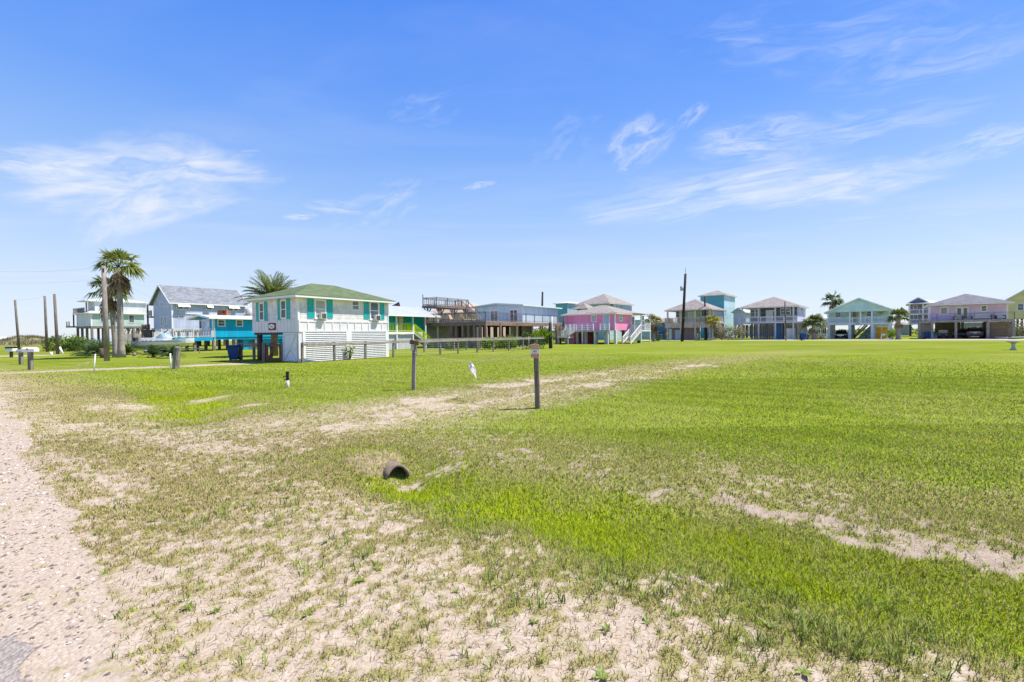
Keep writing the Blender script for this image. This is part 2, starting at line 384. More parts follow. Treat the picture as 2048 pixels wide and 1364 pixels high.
    return dict(n=n, a=a, cover=cover, grow=grow, lush=lush, dry=dry, gravel=gravel, soil=soil, lawn=lawn, N1=N1, N2=N2, wide=wide)
def axis(lo, hi, d0, d1, g):
    out = [0.0]; d = d0
    while out[-1] < hi: out.append(out[-1] + d); d = min(d1, d * g)
    neg = [0.0]; d = d0
    while neg[-1] > lo: neg.append(neg[-1] - d); d = min(d1, d * g)
    return np.array(neg[::-1][:-1] + out)
def attr(me, name, arr):
    at = me.attributes.new(name, 'FLOAT', 'POINT'); at.data.foreach_set('value', np.ascontiguousarray(arr, dtype=np.float32).ravel())
def grid_mesh(name, xs, ys, m):
    X, Y = np.meshgrid(xs, ys); x = X.ravel(); y = Y.ravel(); z = gz(x, y)
    nx, ny = len(xs), len(ys)
    me = bpy.data.meshes.new(name)
    i = np.arange((nx - 1) * (ny - 1)); r_ = i // (nx - 1); c_ = i % (nx - 1); k = r_ * nx + c_
    quads = np.stack([k, k + 1, k + nx + 1, k + nx], 1).astype(np.int32)
    me.vertices.add(nx * ny); me.vertices.foreach_set('co', np.stack([x, y, z], 1).astype(np.float32).ravel())
    me.loops.add(quads.size); me.loops.foreach_set('vertex_index', quads.ravel())
    me.polygons.add(len(quads)); me.polygons.foreach_set('loop_start', np.arange(0, quads.size, 4, dtype=np.int32))
    me.polygons.foreach_set('use_smooth', np.ones(len(quads), bool)); me.update(); me.validate()
    f = fields(x, y)
    for q in ('cover', 'grow', 'lush', 'dry', 'gravel', 'soil'): attr(me, q, f[q])
    me.materials.append(m)
    o = bpy.data.objects.new(name, me); COL.objects.link(o); return o
# ------------------------------------------------------------------ ground material
gm, t, b = principled('ground_cover')
A = {q: t.new('ShaderNodeAttribute', attribute_name=q).outputs['Fac'] for q in ('cover', 'grow', 'lush', 'dry', 'gravel', 'soil')}
gc = t.new('ShaderNodeNewGeometry').outputs['Position']
nA = t.noise(gc, 0.09, 4, 0.6); nB = t.noise(gc, 1.1, 5, 0.6); nC = t.noise(gc, 9, 5, 0.65); nD = t.noise(gc, 55, 4, 0.6)
sandc = t.mix(t.ramp(nC, 0.3, 0.7), (0.395, 0.315, 0.245), (0.49, 0.405, 0.325))
soilc = t.mix(t.ramp(nC, 0.3, 0.7), (0.31, 0.24, 0.18), (0.41, 0.33, 0.26))
base = t.mix(A['soil'], sandc, soilc)
base = t.vmath('SCALE', base, scale=t.ramp(nD, 0.25, 0.75, 0.82, 1.1))
vor = t.new('ShaderNodeTexVoronoi'); vor.inputs['Scale'].default_value = 42; t.l.new(gc, vor.inputs['Vector'])
sepv = t.new('ShaderNodeSeparateColor'); t.l.new(vor.outputs['Color'], sepv.inputs[0])
peb = t.mix(sepv.outputs[0], (0.40, 0.32, 0.25), (0.48, 0.395, 0.315))
peb = t.mix(t.math('GREATER_THAN', sepv.outputs[1], 0.94), peb, (0.20, 0.17, 0.15))
peb = t.vmath('SCALE', peb, scale=t.ramp(vor.outputs['Distance'], 0.15, 0.75, 1.03, 0.90))
base = t.mix(A['gravel'], base, peb)
g1 = t.mix(t.ramp(nB, 0.3, 0.7), (0.130, 0.195, 0.008), (0.190, 0.250, 0.012))
g1 = t.mix(t.ramp(nA, 0.35, 0.65, 0, 0.5), g1, (0.220, 0.255, 0.024))
g1 = t.mix(t.ramp(nC, 0.35, 0.7, 0, 0.5), g1, (0.10, 0.14, 0.008))
g1 = t.mix(t.ramp(nD, 0.45, 0.75, 0, 0.4), g1, (0.30, 0.31, 0.06))
mow = t.math('SINE', t.math('ADD', t.math('MULTIPLY', t.vmath('DOT_PRODUCT', gc, (U2[0], U2[1], 0)), 5.2), t.math('MULTIPLY', nA, 4)))
g1 = t.vmath('SCALE', g1, scale=t.math('ADD', t.math('MULTIPLY', mow, 0.05), t.ramp(t.noise(t.vmath('MULTIPLY', gc, (0.05, 0.16, 1)), 1.0, 5, 0.62), 0.3, 0.7, 0.84, 1.14)))
g1 = t.mix(t.ramp(t.noise(gc, 0.22, 5, 0.65), 0.60, 0.78, 0, 0.5), g1, (0.26, 0.225, 0.075))
g1 = t.mix(t.math('MULTIPLY', A['lush'], 0.7), g1, (0.22, 0.27, 0.010))
g1 = t.mix(A['dry'], g1, t.mix(t.ramp(nC, 0.3, 0.7), (0.27, 0.225, 0.10), (0.35, 0.30, 0.15)))
gf = t.math('MULTIPLY', t.math('POWER', A['grow'], 1.3), t.ramp(t.math('ADD', nC, t.math('MULTIPLY', nD, 0.6)), 0.45, 0.85, 0.45, 1.0))
t.put(b.inputs['Base Color'], t.mix(gf, base, g1)); b.inputs['Roughness'].default_value = 0.95; b.inputs['Specular IOR Level'].default_value = 0.0
bp = t.new('ShaderNodeBump'); bp.inputs['Strength'].default_value = 0.7; bp.inputs['Distance'].default_value = 0.02
hgt = t.math('ADD', t.math('MULTIPLY', nC, 1.0), t.math('ADD', t.math('MULTIPLY', nD, 0.5), t.math('MULTIPLY', A['gravel'], t.math('MULTIPLY', vor.outputs['Distance'], -0.5))))
t.put(bp.inputs['Height'], hgt); t.l.new(bp.outputs[0], b.inputs['Normal'])
xs = axis(-3500, 3500, 0.045, 400, 1.018); ys = axis(-60, 4500, 0.05, 400, 1.013)
# fine rows start at the camera; shift so the finest ones lie ~2 m ahead
xs = np.unique(np.concatenate([xs[np.abs(xs) > 7], np.arange(-7, 7.001, 0.05)])); ys = np.unique(np.concatenate([ys[(ys < 0.8) | (ys > 12)], np.arange(0.8, 12.001, 0.05)]))
ground = grid_mesh('ground', xs, ys, gm); tag(ground, kind='structure')
# ------------------------------------------------------------------ asphalt road on the left (own sheet)
rm, t, b = principled('old_asphalt')
gc = t.new('ShaderNodeNewGeometry').outputs['Position']
v1 = t.new('ShaderNodeTexVoronoi'); v1.inputs['Scale'].default_value = 60; t.l.new(gc, v1.inputs['Vector']); s1 = t.new('ShaderNodeSeparateColor'); t.l.new(v1.outputs['Color'], s1.inputs[0])
c = t.mix(s1.outputs[0], (0.22, 0.185, 0.16), (0.37, 0.32, 0.28)); c = t.mix(t.ramp(t.noise(gc, 2.2, 5, 0.65), 0.45, 0.75, 0, 0.55), c, (0.38, 0.33, 0.285))
t.put(b.inputs['Base Color'], c); b.inputs['Roughness'].default_value = 0.9
bp = t.new('ShaderNodeBump'); bp.inputs['Distance'].default_value = 0.012; bp.inputs['Strength'].default_value = 0.8; t.l.new(v1.outputs['Distance'], bp.inputs['Height']); t.l.new(bp.outputs[0], b.inputs['Normal'])
mb = MB(); aa = np.concatenate([np.arange(-8, 8, 0.06), np.arange(8, 60, 0.8)])
ed = -0.27 + 0.10 * np.clip(aa, -2, 2) * 0.9 + 0.55 * (fbm(aa * 1.9, aa * 0 + 3, 77, 5) - 0.5)
ed = ed + 0.14 * (fbm(aa * 6, aa * 0 + 9, 78, 4) - 0.5) - 1.0 * sm(aa, 0.9, 2.2)
P = []
for a_, e_ in zip(aa, ed):
    for n_ in (-6.5, e_): P.append((-3.1 + U2[0] * n_ + V2[0] * a_, 2.95 + U2[1] * n_ + V2[1] * a_))
P = np.array(P); z_ = gz(P[:, 0], P[:, 1]) + 0.012; z_[1::2] = gz(P[1::2, 0], P[1::2, 1]) + 0.008
mb.add([(p[0], p[1], q) for p, q in zip(P, z_)], [(2*i, 2*i+1, 2*i+3, 2*i+2) for i in range(len(aa) - 1)])
tag(mb.build('road', rm), kind='structure')
# ------------------------------------------------------------------ pale concrete street and pads in front of the far houses
cm = mat('pale_concrete', (0.62, 0.56, 0.49), 0.9, 0.12, 0.6, fine=0.08)
# ------------------------------------------------------------------ sea far beyond on the left
wm, t, b = principled('sea_water')
gc = t.new('ShaderNodeNewGeometry').outputs['Position']
b.inputs['Base Color'].default_value = (0.22, 0.34, 0.36, 1); b.inputs['Roughness'].default_value = 0.22; b.inputs['Specular IOR Level'].default_value = 0.6
bp = t.new('ShaderNodeBump'); bp.inputs['Strength'].default_value = 0.25; bp.inputs['Distance'].default_value = 0.3; t.put(bp.inputs['Height'], t.noise(t.vmath('MULTIPLY', gc, (0.15, 0.5, 1)), 1.0, 4, 0.6)); t.l.new(bp.outputs[0], b.inputs['Normal'])
mb = MB(); mb.add([(-3400, 150, 0.03), (-95, 150, 0.03), (-70, 230, 0.03), (300, 900, 0.03), (300, 4400, 0.03), (-3400, 4400, 0.03)], [(0, 1, 2, 3, 4, 5)])
tag(mb.build('water', wm), kind='structure')
# ------------------------------------------------------------------ grass blades (nobody could count them)
rng = np.random.default_rng(5)
def scatter(d0, d1, per, side=4.5):
    hw = math.tan(R(50.0)); ym = hw * d1 + side; n_ = int(2 * ym * (d1 - d0) * per)
    y = d0 + rng.random(n_) * (d1 - d0); x = (rng.random(n_) * 2 - 1) * ym; k = np.abs(x) < hw * np.maximum(y, 0) + side
    return x[k], y[k]
def blades(name, x, y, f, length, width, lean, colour, lab, two=True):
    N = len(x); z = gz(x, y) - 0.004
    th = rng.random(N) * 2 * np.pi; ld = rng.random(N) * 2 * np.pi; le = lean * (0.3 + rng.random(N))
    bx = np.cos(th) * width / 2; by = np.sin(th) * width / 2
    tx = np.cos(ld) * length * le; ty = np.sin(ld) * length * le; tz = length * np.sqrt(np.clip(1 - np.minimum(le, 0.97) ** 2, 0.03, 1))
    base = np.stack([x, y, z], 1); off = np.stack([bx, by, 0 * bx], 1)
    if two:
        mid = base + np.stack([tx * 0.35, ty * 0.35, tz * 0.62], 1); tip = base + np.stack([tx, ty, tz], 1)
        V = np.stack([base - off, base + off, mid + off * 0.8, mid - off * 0.8, tip], 1).reshape(-1, 3); k = 5
        lp = np.array([0, 1, 2, 3, 3, 2, 4]); st = np.array([0, 4]); per = 7; nf = 2
    else:
        tip = base + np.stack([tx, ty, tz], 1); V = np.stack([base - off, base + off, tip], 1).reshape(-1, 3); k = 3
        lp = np.array([0, 1, 2]); st = np.array([0]); per = 3; nf = 1
    ids = np.arange(N)
    me = bpy.data.meshes.new(name); me.vertices.add(N * k); me.vertices.foreach_set('co', V.astype(np.float32).ravel())
    me.loops.add(N * per); me.loops.foreach_set('vertex_index', (ids[:, None] * k + lp[None]).astype(np.int32).ravel())
    me.polygons.add(N * nf); me.polygons.foreach_set('loop_start', (ids[:, None] * per + st[None]).astype(np.int32).ravel()); me.update()
    ca = me.attributes.new('col', 'FLOAT_COLOR', 'POINT'); C4 = np.ones((N, k, 4), np.float32); C4[:, :, :3] = colour[:, None, :]
    ca.data.foreach_set('color', C4.ravel()); me.materials.append(leafmat('grass_blade', (0, 0, 0), (0, 0, 0), 0.25, 0.55, attr='col', soft=0.72))
    o = bpy.data.objects.new(name, me); COL.objects.link(o); tag(o, lab, 'grass', kind='stuff'); return o
def grass_colour(f, N):
    r1 = rng.random(N); r2 = rng.random(N)
    g = np.array([[0.225, 0.335, 0.014]]) * (0.7 + 0.7 * r1[:, None]); yel = np.array([[0.36, 0.42, 0.025]]) * (0.8 + 0.4 * r1[:, None])
    lushc = np.array([[0.33, 0.41, 0.010]]) * (0.7 + 0.6 * r1[:, None]); straw = np.array([[0.40, 0.33, 0.165]]) * (0.7 + 0.5 * r1[:, None]); teal = np.array([[0.22, 0.31, 0.08]]) * (0.8 + 0.5 * r1[:, None])
    c = np.where((r2 < 0.30)[:, None], yel, g)
    c = np.where((rng.random(N) < f['lush'])[:, None], lushc, c)
    c = np.where((rng.random(N) < 0.10)[:, None] & (f['lush'] < 0.3)[:, None], teal, c)
    pd = np.clip(f['dry'] * 0.85 + 0.09, 0, 0.8) * (1 - 0.8 * f['lush'])
    c = np.where((rng.random(N) < pd)[:, None], straw, c)
    if 'n' in f: c = c * (0.80 + 0.42 * f['N1'] + 0.16 * np.sin(f['n'] * 5.2 + 2 * f['N1']) * f['lawn'] * 0.6)[:, None] * np.array([[1.0, 1.0, 1.0]])
    return c
BANDS = [(0.9, 4.2, 11500, 0.0045, 0.038, True), (4.2, 8.0, 5000, 0.0078, 0.036, True), (8.0, 16.0, 1600, 0.014, 0.036, False), (16.0, 40.0, 330, 0.030, 0.04, False)]
for (d0, d1, per, wd, ln, two) in BANDS:
    x, y = scatter(d0, d1, per); f = fields(x, y)
    rr_ = np.hypot(x, y); keep = (rng.random(len(x)) < f['grow'] * (0.45 + 0.55 * f['cover']) * (1 - sm(rr_, 17, 40))) & (f['n'] > 0.05)
    x = x[keep]; y = y[keep]; f = {q: v[keep] for q, v in f.items()}; N = len(x)
    hh = ln * (0.55 + 0.75 * rng.random(N)) * (0.72 + 0.45 * f['cover']) * (1 + 0.35 * f['lush']) * (0.8 + 0.5 * f['N2'])
    blades('grass', x, y, f, hh, wd * (0.7 + 0.6 * rng.random(N)), 0.85, grass_colour(f, N), 'mown grass and dry straw growing across the open lot', two)
# dead stalks and clippings lying flat on the sandy strip
x, y = scatter(0.9, 7.5, 2800); f = fields(x, y); keep = (rng.random(len(x)) < 0.75 * f['dry'] * (0.25 + f['cover'])) & (f['gravel'] < 0.5) & (f['n'] > 0.05)
x = x[keep]; y = y[keep]; f = {q: v[keep] for q, v in f.items()}; N = len(x)
blades('dead_stalks', x, y, f, 0.02 + 0.045 * rng.random(N), np.full(N, 0.0045), 1.3, np.array([[0.40, 0.31, 0.17]]) * (0.5 + 0.7 * rng.random((N, 1))), 'dead straw stalks lying on the sandy strip by the road', True)
# taller weeds: tufts in the sparse strip and along the near ditch
wx, wy, wl = [], [], []
TUFT = [(1620, 1260, 26), (1690, 1290, 22), (1500, 1290, 12), (1560, 1180, 14), (1200, 1130, 14), (1420, 1160, 14), (930, 1030, 10), (740, 1120, 10), (1010, 1160, 10), (1230, 1180, 14), (980, 1080, 8), (540, 1040, 8), (640, 1110, 9), (450, 1020, 10),
        (480, 930, 10), (240, 845, 12), (330, 850, 12), (420, 860, 8), (200, 835, 8), (1850, 1250, 14), (1800, 1310, 12), (1080, 1210, 8), (1330, 1190, 10), (1750, 1200, 12), (560, 985, 8), (380, 1060, 6)]
for (px, py, k) in TUFT:
    X, Y = gp(px, py)
    for _ in range(k):
        cx = X + rng.normal(0, 0.10 * (Y / 3.5)); cy = Y + rng.normal(0, 0.13 * (Y / 3.5))
        for _ in range(9): wx.append(cx + rng.normal(0, 0.015)); wy.append(cy + rng.normal(0, 0.015)); wl.append(rng.uniform(0.05, 0.13))
x, y = scatter(1.0, 7.0, 9); f = fields(x, y); kk = (f['gravel'] < 0.3) & (f['n'] < 4.2)
for cx, cy in zip(x[kk], y[kk]):
    for _ in range(7): wx.append(cx + rng.normal(0, 0.012)); wy.append(cy + rng.normal(0, 0.012)); wl.append(rng.uniform(0.04, 0.10))
wx = np.array(wx); wy = np.array(wy); wl = np.array(wl); f = fields(wx, wy); N = len(wx)
cc = np.array([[0.20, 0.28, 0.05]]) * (0.6 + 0.8 * rng.random((N, 1))); cc = np.where((rng.random(N) < 0.25)[:, None], np.array([[0.30, 0.30, 0.10]]), cc)
blades('weeds', wx, wy, f, wl, np.full(N, 0.0062), 0.75, cc, 'taller green weed tufts scattered through the thin sandy grass', True)

# loose stones on the gravel shoulder
x, y = scatter(1.0, 9.0, 220); f = fields(x, y); keep = (f['gravel'] > 0.5) | (rng.random(len(x)) < 0.04 * (f['dry'] > 0.5)); x = x[keep]; y = y[keep]; z = gz(x, y); mb = MB()
for i in range(len(x)):
    r_ = 0.003 + 0.011 * rng.random() ** 2.5; p = Vector((x[i], y[i], z[i] + r_ * .3)); q = [p + Vector((r_ * rng.uniform(.7, 1.4) * math.cos(a_), r_ * rng.uniform(.7, 1.4) * math.sin(a_), r_ * rng.uniform(-.2, .2))) for a_ in (0, 1.25, 2.5, 3.8, 5.0)]
    mb.add(q + [p + Vector((0, 0, r_ * .75)), p - Vector((0, 0, r_))], [(j, (j + 1) % 5, 5) for j in range(5)] + [((j + 1) % 5, j, 6) for j in range(5)])
pm2, t, b = principled('stone_mix'); ge = t.new('ShaderNodeNewGeometry'); cr2 = t.new('ShaderNodeValToRGB'); t.l.new(ge.outputs['Random Per Island'], cr2.inputs[0])
for e_, (p_, c_) in zip([cr2.color_ramp.elements[0], cr2.color_ramp.elements[1], cr2.color_ramp.elements.new(.5)], [(0, (.10, .085, .075)), (1, (.34, .29, .25)), (.5, (.24, .19, .155))]): e_.position = p_; e_.color = (*c_, 1)
t.l.new(cr2.outputs[0], b.inputs['Base Color']); b.inputs['Roughness'].default_value = .9
tag(mb.build('loose_stones', pm2), 'loose pebbles and shell bits scattered on the gravel shoulder', 'gravel', kind='stuff')
# broad-leaved weeds lying flat in the sandy strip
mb = MB(); x, y = scatter(1.0, 6.5, 2.5); f = fields(x, y); keep = (f['gravel'] < .3) & (f['n'] < 3.6) & (f['n'] > .3); x = x[keep]; y = y[keep]
xs2 = list(zip(x, y)) + [gp(785, 1168), gp(1060, 1255), gp(1330, 1310), gp(1290, 1255), gp(1540, 1255), gp(1210, 1270)]
for (X, Y) in xs2:
    Z = float(gz(X, Y)); n_ = int(rng.integers(4, 9)); ph = rng.uniform(0, 6.28); s0_ = rng.uniform(.025, .06)
    for k in range(n_):
        a_ = ph + k * 6.283 / n_ + rng.uniform(-.3, .3); d = Vector((math.cos(a_), math.sin(a_), .35 + rng.uniform(-.1, .4))).normalized(); sd2 = Vector((-math.sin(a_), math.cos(a_), 0)); l = s0_ * rng.uniform(.7, 1.4); b_ = Vector((X, Y, Z + .004))
        mb.add([b_, b_ + d * l * .4 + sd2 * l * .2, b_ + d * l + Vector((0, 0, -l * .15)), b_ + d * l * .4 - sd2 * l * .2], [(0, 1, 2, 3)])
tag(mb.build('broadleaf_weeds', leafmat('weed_leaf', (0.15, 0.22, 0.04), (0.30, 0.36, 0.08), .3)), 'flat broad-leaved weeds dotted through the sandy grass', 'weeds', kind='stuff')
# ------------------------------------------------------------------ building kit
WHITE = lambda: mat('white_paint', (0.80, 0.795, 0.785), 0.55, 0.08, 1.2)
TRIM = lambda: mat('white_trim', (0.82, 0.81, 0.80), 0.5, 0.05, 1.5)
OLDW = lambda: wood('old_timber', (0.27, 0.235, 0.20))
DARKW = lambda: wood('dark_timber', (0.13, 0.10, 0.085))
GREYW = lambda: wood('grey_timber', (0.40, 0.36, 0.32))
class House:
    """a building in its own axes: x runs back along its right-hand side, y along its front (x = 0) to the left"""
    def __init__(s, px, Y, ang, label, cat='house', name='stilt_house', group=None):
        s.O = (ax(px, Y), Y); s.a = R(ang); s.u = (math.cos(s.a), math.sin(s.a)); s.v = (-s.u[1], s.u[0])
        s.root = thing(name, label, cat, (s.O[0], s.O[1], 0), s.a, group)
    def wpos(s, x, y): return (s.O[0] + x * s.u[0] + y * s.v[0], s.O[1] + x * s.u[1] + y * s.v[1])
    def sy(s, px, x=0.0):
        r = (px - 1024) / F; ox, oy = s.wpos(x, 0); return (r * oy - ox) / (s.v[0] - r * s.v[1])
    def sx(s, px, y=0.0):
        r = (px - 1024) / F; ox, oy = s.wpos(0, y); return (r * oy - ox) / (s.u[0] - r * s.u[1])
    def z(s, px, py, x=0.0, y=0.0): return pz(px, py, s.wpos(x, y)[1])
    def part(s, name, mb, m, parent=None, label=None, **k):
        o = mb.build(name, m, parent or s.root, **k)
        if label: o['label'] = label
        return o
    # -- a point on a face: face 'F' is x = c (outward -x), 'S' is y = c (outward -y), 'L' is y = c (outward +y)
    def fp(s, face, c, q, z, out):
        if face == 'F': return (c - out, q, z)
        if face == 'S': return (q, c - out, z)
        return (q, c + out, z)
    def fbox(s, mb, face, c, q0, q1, z0, z1, o0, o1):
        a = s.fp(face, c, q0, z0, o0); b = s.fp(face, c, q1, z1, o1); mb.box(*a, *b)
    def window(s, face, c, q0, q1, z0, z1, fm=None, gm_=None, rails=1, mull=0, fr=0.09, proud=0.05, name='window', frame=True, sill=False, parent=None, pane=True):
        q0, q1 = sorted((q0, q1)); fm = fm or TRIM(); gm_ = gm_ or glass(); mb = MB()
        s.fbox(mb, face, c, q0 - fr, q0, z0 - fr, z1 + fr, 0.003, proud); s.fbox(mb, face, c, q1, q1 + fr, z0 - fr, z1 + fr, 0.003, proud)
        s.fbox(mb, face, c, q0, q1, z1, z1 + fr, 0.003, proud); s.fbox(mb, face, c, q0, q1, z0 - fr, z0, 0.003, proud)
        for i in range(rails):
            zz = z0 + (z1 - z0) * (i + 1) / (rails + 1); s.fbox(mb, face, c, q0, q1, zz - 0.025, zz + 0.025, 0.014, proud - 0.012)
        for i in range(mull):
            qq = q0 + (q1 - q0) * (i + 1) / (mull + 1); s.fbox(mb, face, c, qq - 0.03, qq + 0.03, z0, z1, 0.015, proud - 0.009)
        o = s.part(name, mb, fm, parent)
        if pane:
            pm = MB(); s.fbox(pm, face, c, q0, q1, z0, z1, 0.004, 0.011); s.part('pane', pm, gm_, o)
        if sill:
            sm_ = MB(); s.fbox(sm_, face, c, q0 - fr - .03, q1 + fr + .03, z0 - fr - 0.05, z0 - fr - 0.002, 0.003, proud + 0.05); s.part('sill', sm_, fm, o)
        return o
    def door(s, face, c, q0, q1, z0, z1, dm, fm=None, panes=None, gm_=None, label=None, name='door'):
        q0, q1 = sorted((q0, q1)); mb = MB(); s.fbox(mb, face, c, q0, q1, z0, z1, 0.003, 0.025)
        if not panes:                                   # raised panels
            w_ = q1 - q0; h_ = z1 - z0
            for a in (0, 1):
                for b_ in (0, 1):
                    s.fbox(mb, face, c, q0 + w_ * (0.12 + 0.42 * a), q0 + w_ * (0.46 + 0.42 * a), z0 + h_ * (0.08 + 0.46 * b_), z0 + h_ * (0.44 + 0.48 * b_), 0.026, 0.034)
        d = s.part(name, mb, dm, None, label)
        f = MB(); fr = 0.09
        s.fbox(f, face, c, q0 - fr, q0 - .002, z0, z1 + fr, 0.003, 0.05); s.fbox(f, face, c, q1 + .002, q1 + fr, z0, z1 + fr, 0.003, 0.05); s.fbox(f, face, c, q0, q1, z1 + .002, z1 + fr, 0.003, 0.05)
        s.part('frame', f, fm or TRIM(), d)
        h = MB(); s.fbox(h, face, c, q0 + 0.07, q0 + 0.13, z0 + 0.95, z0 + 1.05, 0.026, 0.07); s.part('handle', h, mat('dark_metal', (0.06, 0.06, 0.065), 0.4, metal=0.8), d)
        for (a, b_, za, zb) in (panes or []):
            p = MB(); w_ = q1 - q0; s.fbox(p, face, c, q0 + a * w_, q0 + b_ * w_, z0 + za * (z1 - z0), z0 + zb * (z1 - z0), 0.026, 0.032); s.part('pane', p, gm_ or glass(), d)
        return d
    def piling(s, x, y, z1, m, w=0.28, z0=-0.15, name='piling', round_=False):
        mb = MB()
        if round_: mb.tube([(x, y, z0), (x, y, z1)], [w / 2 * 1.05, w / 2], 12)
        else: mb.box(x - w/2, y - w/2, z0, x + w/2, y + w/2, z1)
        return s.part(name, mb, m, smooth=round_)
    def rail(s, p, q, z, m, h=0.95, style='bal', posts=None, post=0.09, name='railing', gap=0.14, cap=0.09, n=None, rails=3, mb=None, zq=None, parent=None):
        """one straight run of railing from p to q (x, y); z = walking level at p, zq at q"""
        own = mb is None; mb = mb or MB(); zq = z if zq is None else zq
        P = Vector((p[0], p[1], z)); Q = Vector((q[0], q[1], zq)); L = (Q - P).length; n = n or max(1, round(L / 1.9))
        up = Vector((0, 0, 1)); top = up * h
        for i in range(n + 1): 
            b = P.lerp(Q, i / n); mb.bar(b, b + up * (h - 0.001), post, post)
        lift = up * (cap * 0.26)
        mb.bar(P + top + lift, Q + top + lift, cap * 1.25, cap * 0.5)
        if style == 'bal':
            mb.bar(P + up * 0.12, Q + up * 0.12, 0.05, 0.07)
            mb.bar(P + up * (h - .1), Q + up * (h - .1), 0.045, 0.07)
            k = max(2, int(L / gap))
            for i in range(1, k): b = P.lerp(Q, i / k); mb.bar(b + up * 0.12, b + up * (h - .1), 0.032, 0.032)
        elif style == 'rails':
            for i in range(rails): zz = up * (h * (i + 0.45) / (rails + 0.2)); mb.bar(P + zz, Q + zz, 0.035, 0.13)
        elif style == 'cable':
            for i in range(6): zz = up * (h * (i + 1) / 7); mb.tube([P + zz, Q + zz], 0.008, 5)
        elif style == 'mesh':
            for i in range(3): zz = up * (h * (i + 0.7) / 3.4); mb.bar(P + zz, Q + zz, 0.03, 0.05)
            k = max(2, int(L / 0.22))
            for i in range(1, k): b = P.lerp(Q, i / k); mb.bar(b + up * 0.08, b + top, 0.022, 0.022)
        if own: return s.part(name, mb, m, parent)
    def stair(s, top, bot, width, m, rm=None, steps=None, rh=0.9, style='rails', name='stair', both=True, closed=False, rails=2):
        """a straight flight from top to bottom (x, y, z), width across to the left of the way down"""
        T_ = Vector(top); B = Vector(bot); d = B - T_; hd = Vector((d.x, d.y, 0)).normalized(); sd_ = Vector((-hd.y, hd.x, 0)); steps = steps or max(3, int(abs(d.z) / 0.19)); mb = MB()
        for e in (0.03, width - 0.03): mb.bar(T_ + sd_ * e - Vector((0, 0, .12)), B + sd_ * e + Vector((0, 0, .02)), 0.05, 0.26)
        for i in range(1, steps + 1):
            c = T_ + d * ((i - 0.5) / steps); c.z = T_.z + d.z * i / (steps + 1)
            a = c + sd_ * 0.06; b_ = c + sd_ * (width - 0.06); mb.bar(a, b_, 0.27, 0.04)
            if closed: mb.bar(a + Vector((0, 0, -.1)) - hd * 0.12, b_ + Vector((0, 0, -.1)) - hd * .12, 0.02, 0.17)
        o = s.part(name, mb, m)
        for e in ((0.0, width) if both else (0.0,)):
            a = T_ + sd_ * e; b_ = B + sd_ * e
            s.rail((a.x, a.y), (b_.x, b_.y), a.z, rm or m, rh, style, zq=b_.z, name='stair_railing', gap=0.15, rails=rails, n=max(1, int(d.length / 1.6)), parent=o)
        return o
    def hip(s, x0, x1, y0, y1, z, h, m, fm, over=0.45, th=0.16, ridge=None, along='x', name='roof', fas=True):
        """hip roof over the rectangle; ridge = its length along the given axis"""
        x0 -= over; x1 += over; y0 -= over; y1 += over; cx, cy = (x0 + x1) / 2, (y0 + y1) / 2
        rl = ridge if ridge is not None else max(0.0, abs((x1 - x0) - (y1 - y0)))
        e = (rl / 2, 0) if along == 'x' else (0, rl / 2)
        a = (cx - e[0], cy - e[1], z + th + h); b = (cx + e[0], cy + e[1], z + th + h); mb = MB()
        v = [(x0,y0,z+th),(x1,y0,z+th),(x1,y1,z+th),(x0,y1,z+th), a, b, (x0,y0,z+th-.02),(x1,y0,z+th-.02),(x1,y1,z+th-.02),(x0,y1,z+th-.02)]
        if along == 'x': f = [(0,1,5,4),(1,2,5),(2,3,4,5),(3,0,4)]
        else: f = [(0,1,4),(1,2,5,4),(2,3,5),(3,0,4,5)]
        f += [(6,7,1,0),(7,8,2,1),(8,9,3,2),(9,6,0,3),(9,8,7,6)]
        mb.add(v, f); o = s.part(name, mb, m)
        if fas:
            g = MB(); i = 0.0
            g.box(x0 + .02, y0 + .02, z, x1 - .02, y1 - .02, z + th - 0.022); s.part('fascia', g, fm, o)
        return o
    def gable(s, x0, x1, y0, y1, z, h, m, fm, over=0.4, along='x', th=0.14, endover=0.4, name='roof', gm_=None):
        """gable roof, ridge along the axis; gable ends filled with gm_"""
        if along == 'x': A0, A1, B0, B1 = x0, x1, y0, y1; P = lambda a, b, c: (a, b, c)
        else: A0, A1, B0, B1 = y0, y1, x0, x1; P = lambda a, b, c: (b, a, c)
        bc = (B0 + B1) / 2; sl = h / ((B1 - B0) / 2); b0, b1 = B0 - over, B1 + over; a0, a1 = A0 - endover, A1 + endover
        zl = z - over * sl; mb = MB()
        for (ba, za) in ((b0, zl), (b1, zl)):
            mb.add([P(a0, ba, za + .03), P(a1, ba, za + .03), P(a1, bc, z + h + .03), P(a0, bc, z + h + .03), P(a0, ba, za + th), P(a1, ba, za + th), P(a1, bc, z + h + th), P(a0, bc, z + h + th)],
                   [(0,1,2,3),(4,5,6,7),(0,1,5,4),(1,2,6,5),(3,0,4,7),(2,3,7,6)])
        o = s.part(name, mb, m); g = MB()
        for (ba, za) in ((b0, zl), (b1, zl)):
            for aa_ in (a0 - .025, a1 + .025): g.bar(P(aa_, ba, za + .06), P(aa_, bc, z + h + .06), 0.05, 0.2)
            g.bar(P(a0 - .05, ba, za + .06), P(a1 + .05, ba, za + .06), 0.045, 0.18)
        s.part('fascia', g, fm, o)
        if gm_:
            w_ = MB(); 
            for aa_, d in ((A0, 1), (A1, -1)):
                w_ = MB(); poly = [P(aa_, B0, z), P(aa_, B1, z), P(aa_, bc, z + h)]; w_.prism(poly, Vector(P(0.08 * d, 0, 0))); s.part('gable_wall', w_, gm_)
        return o
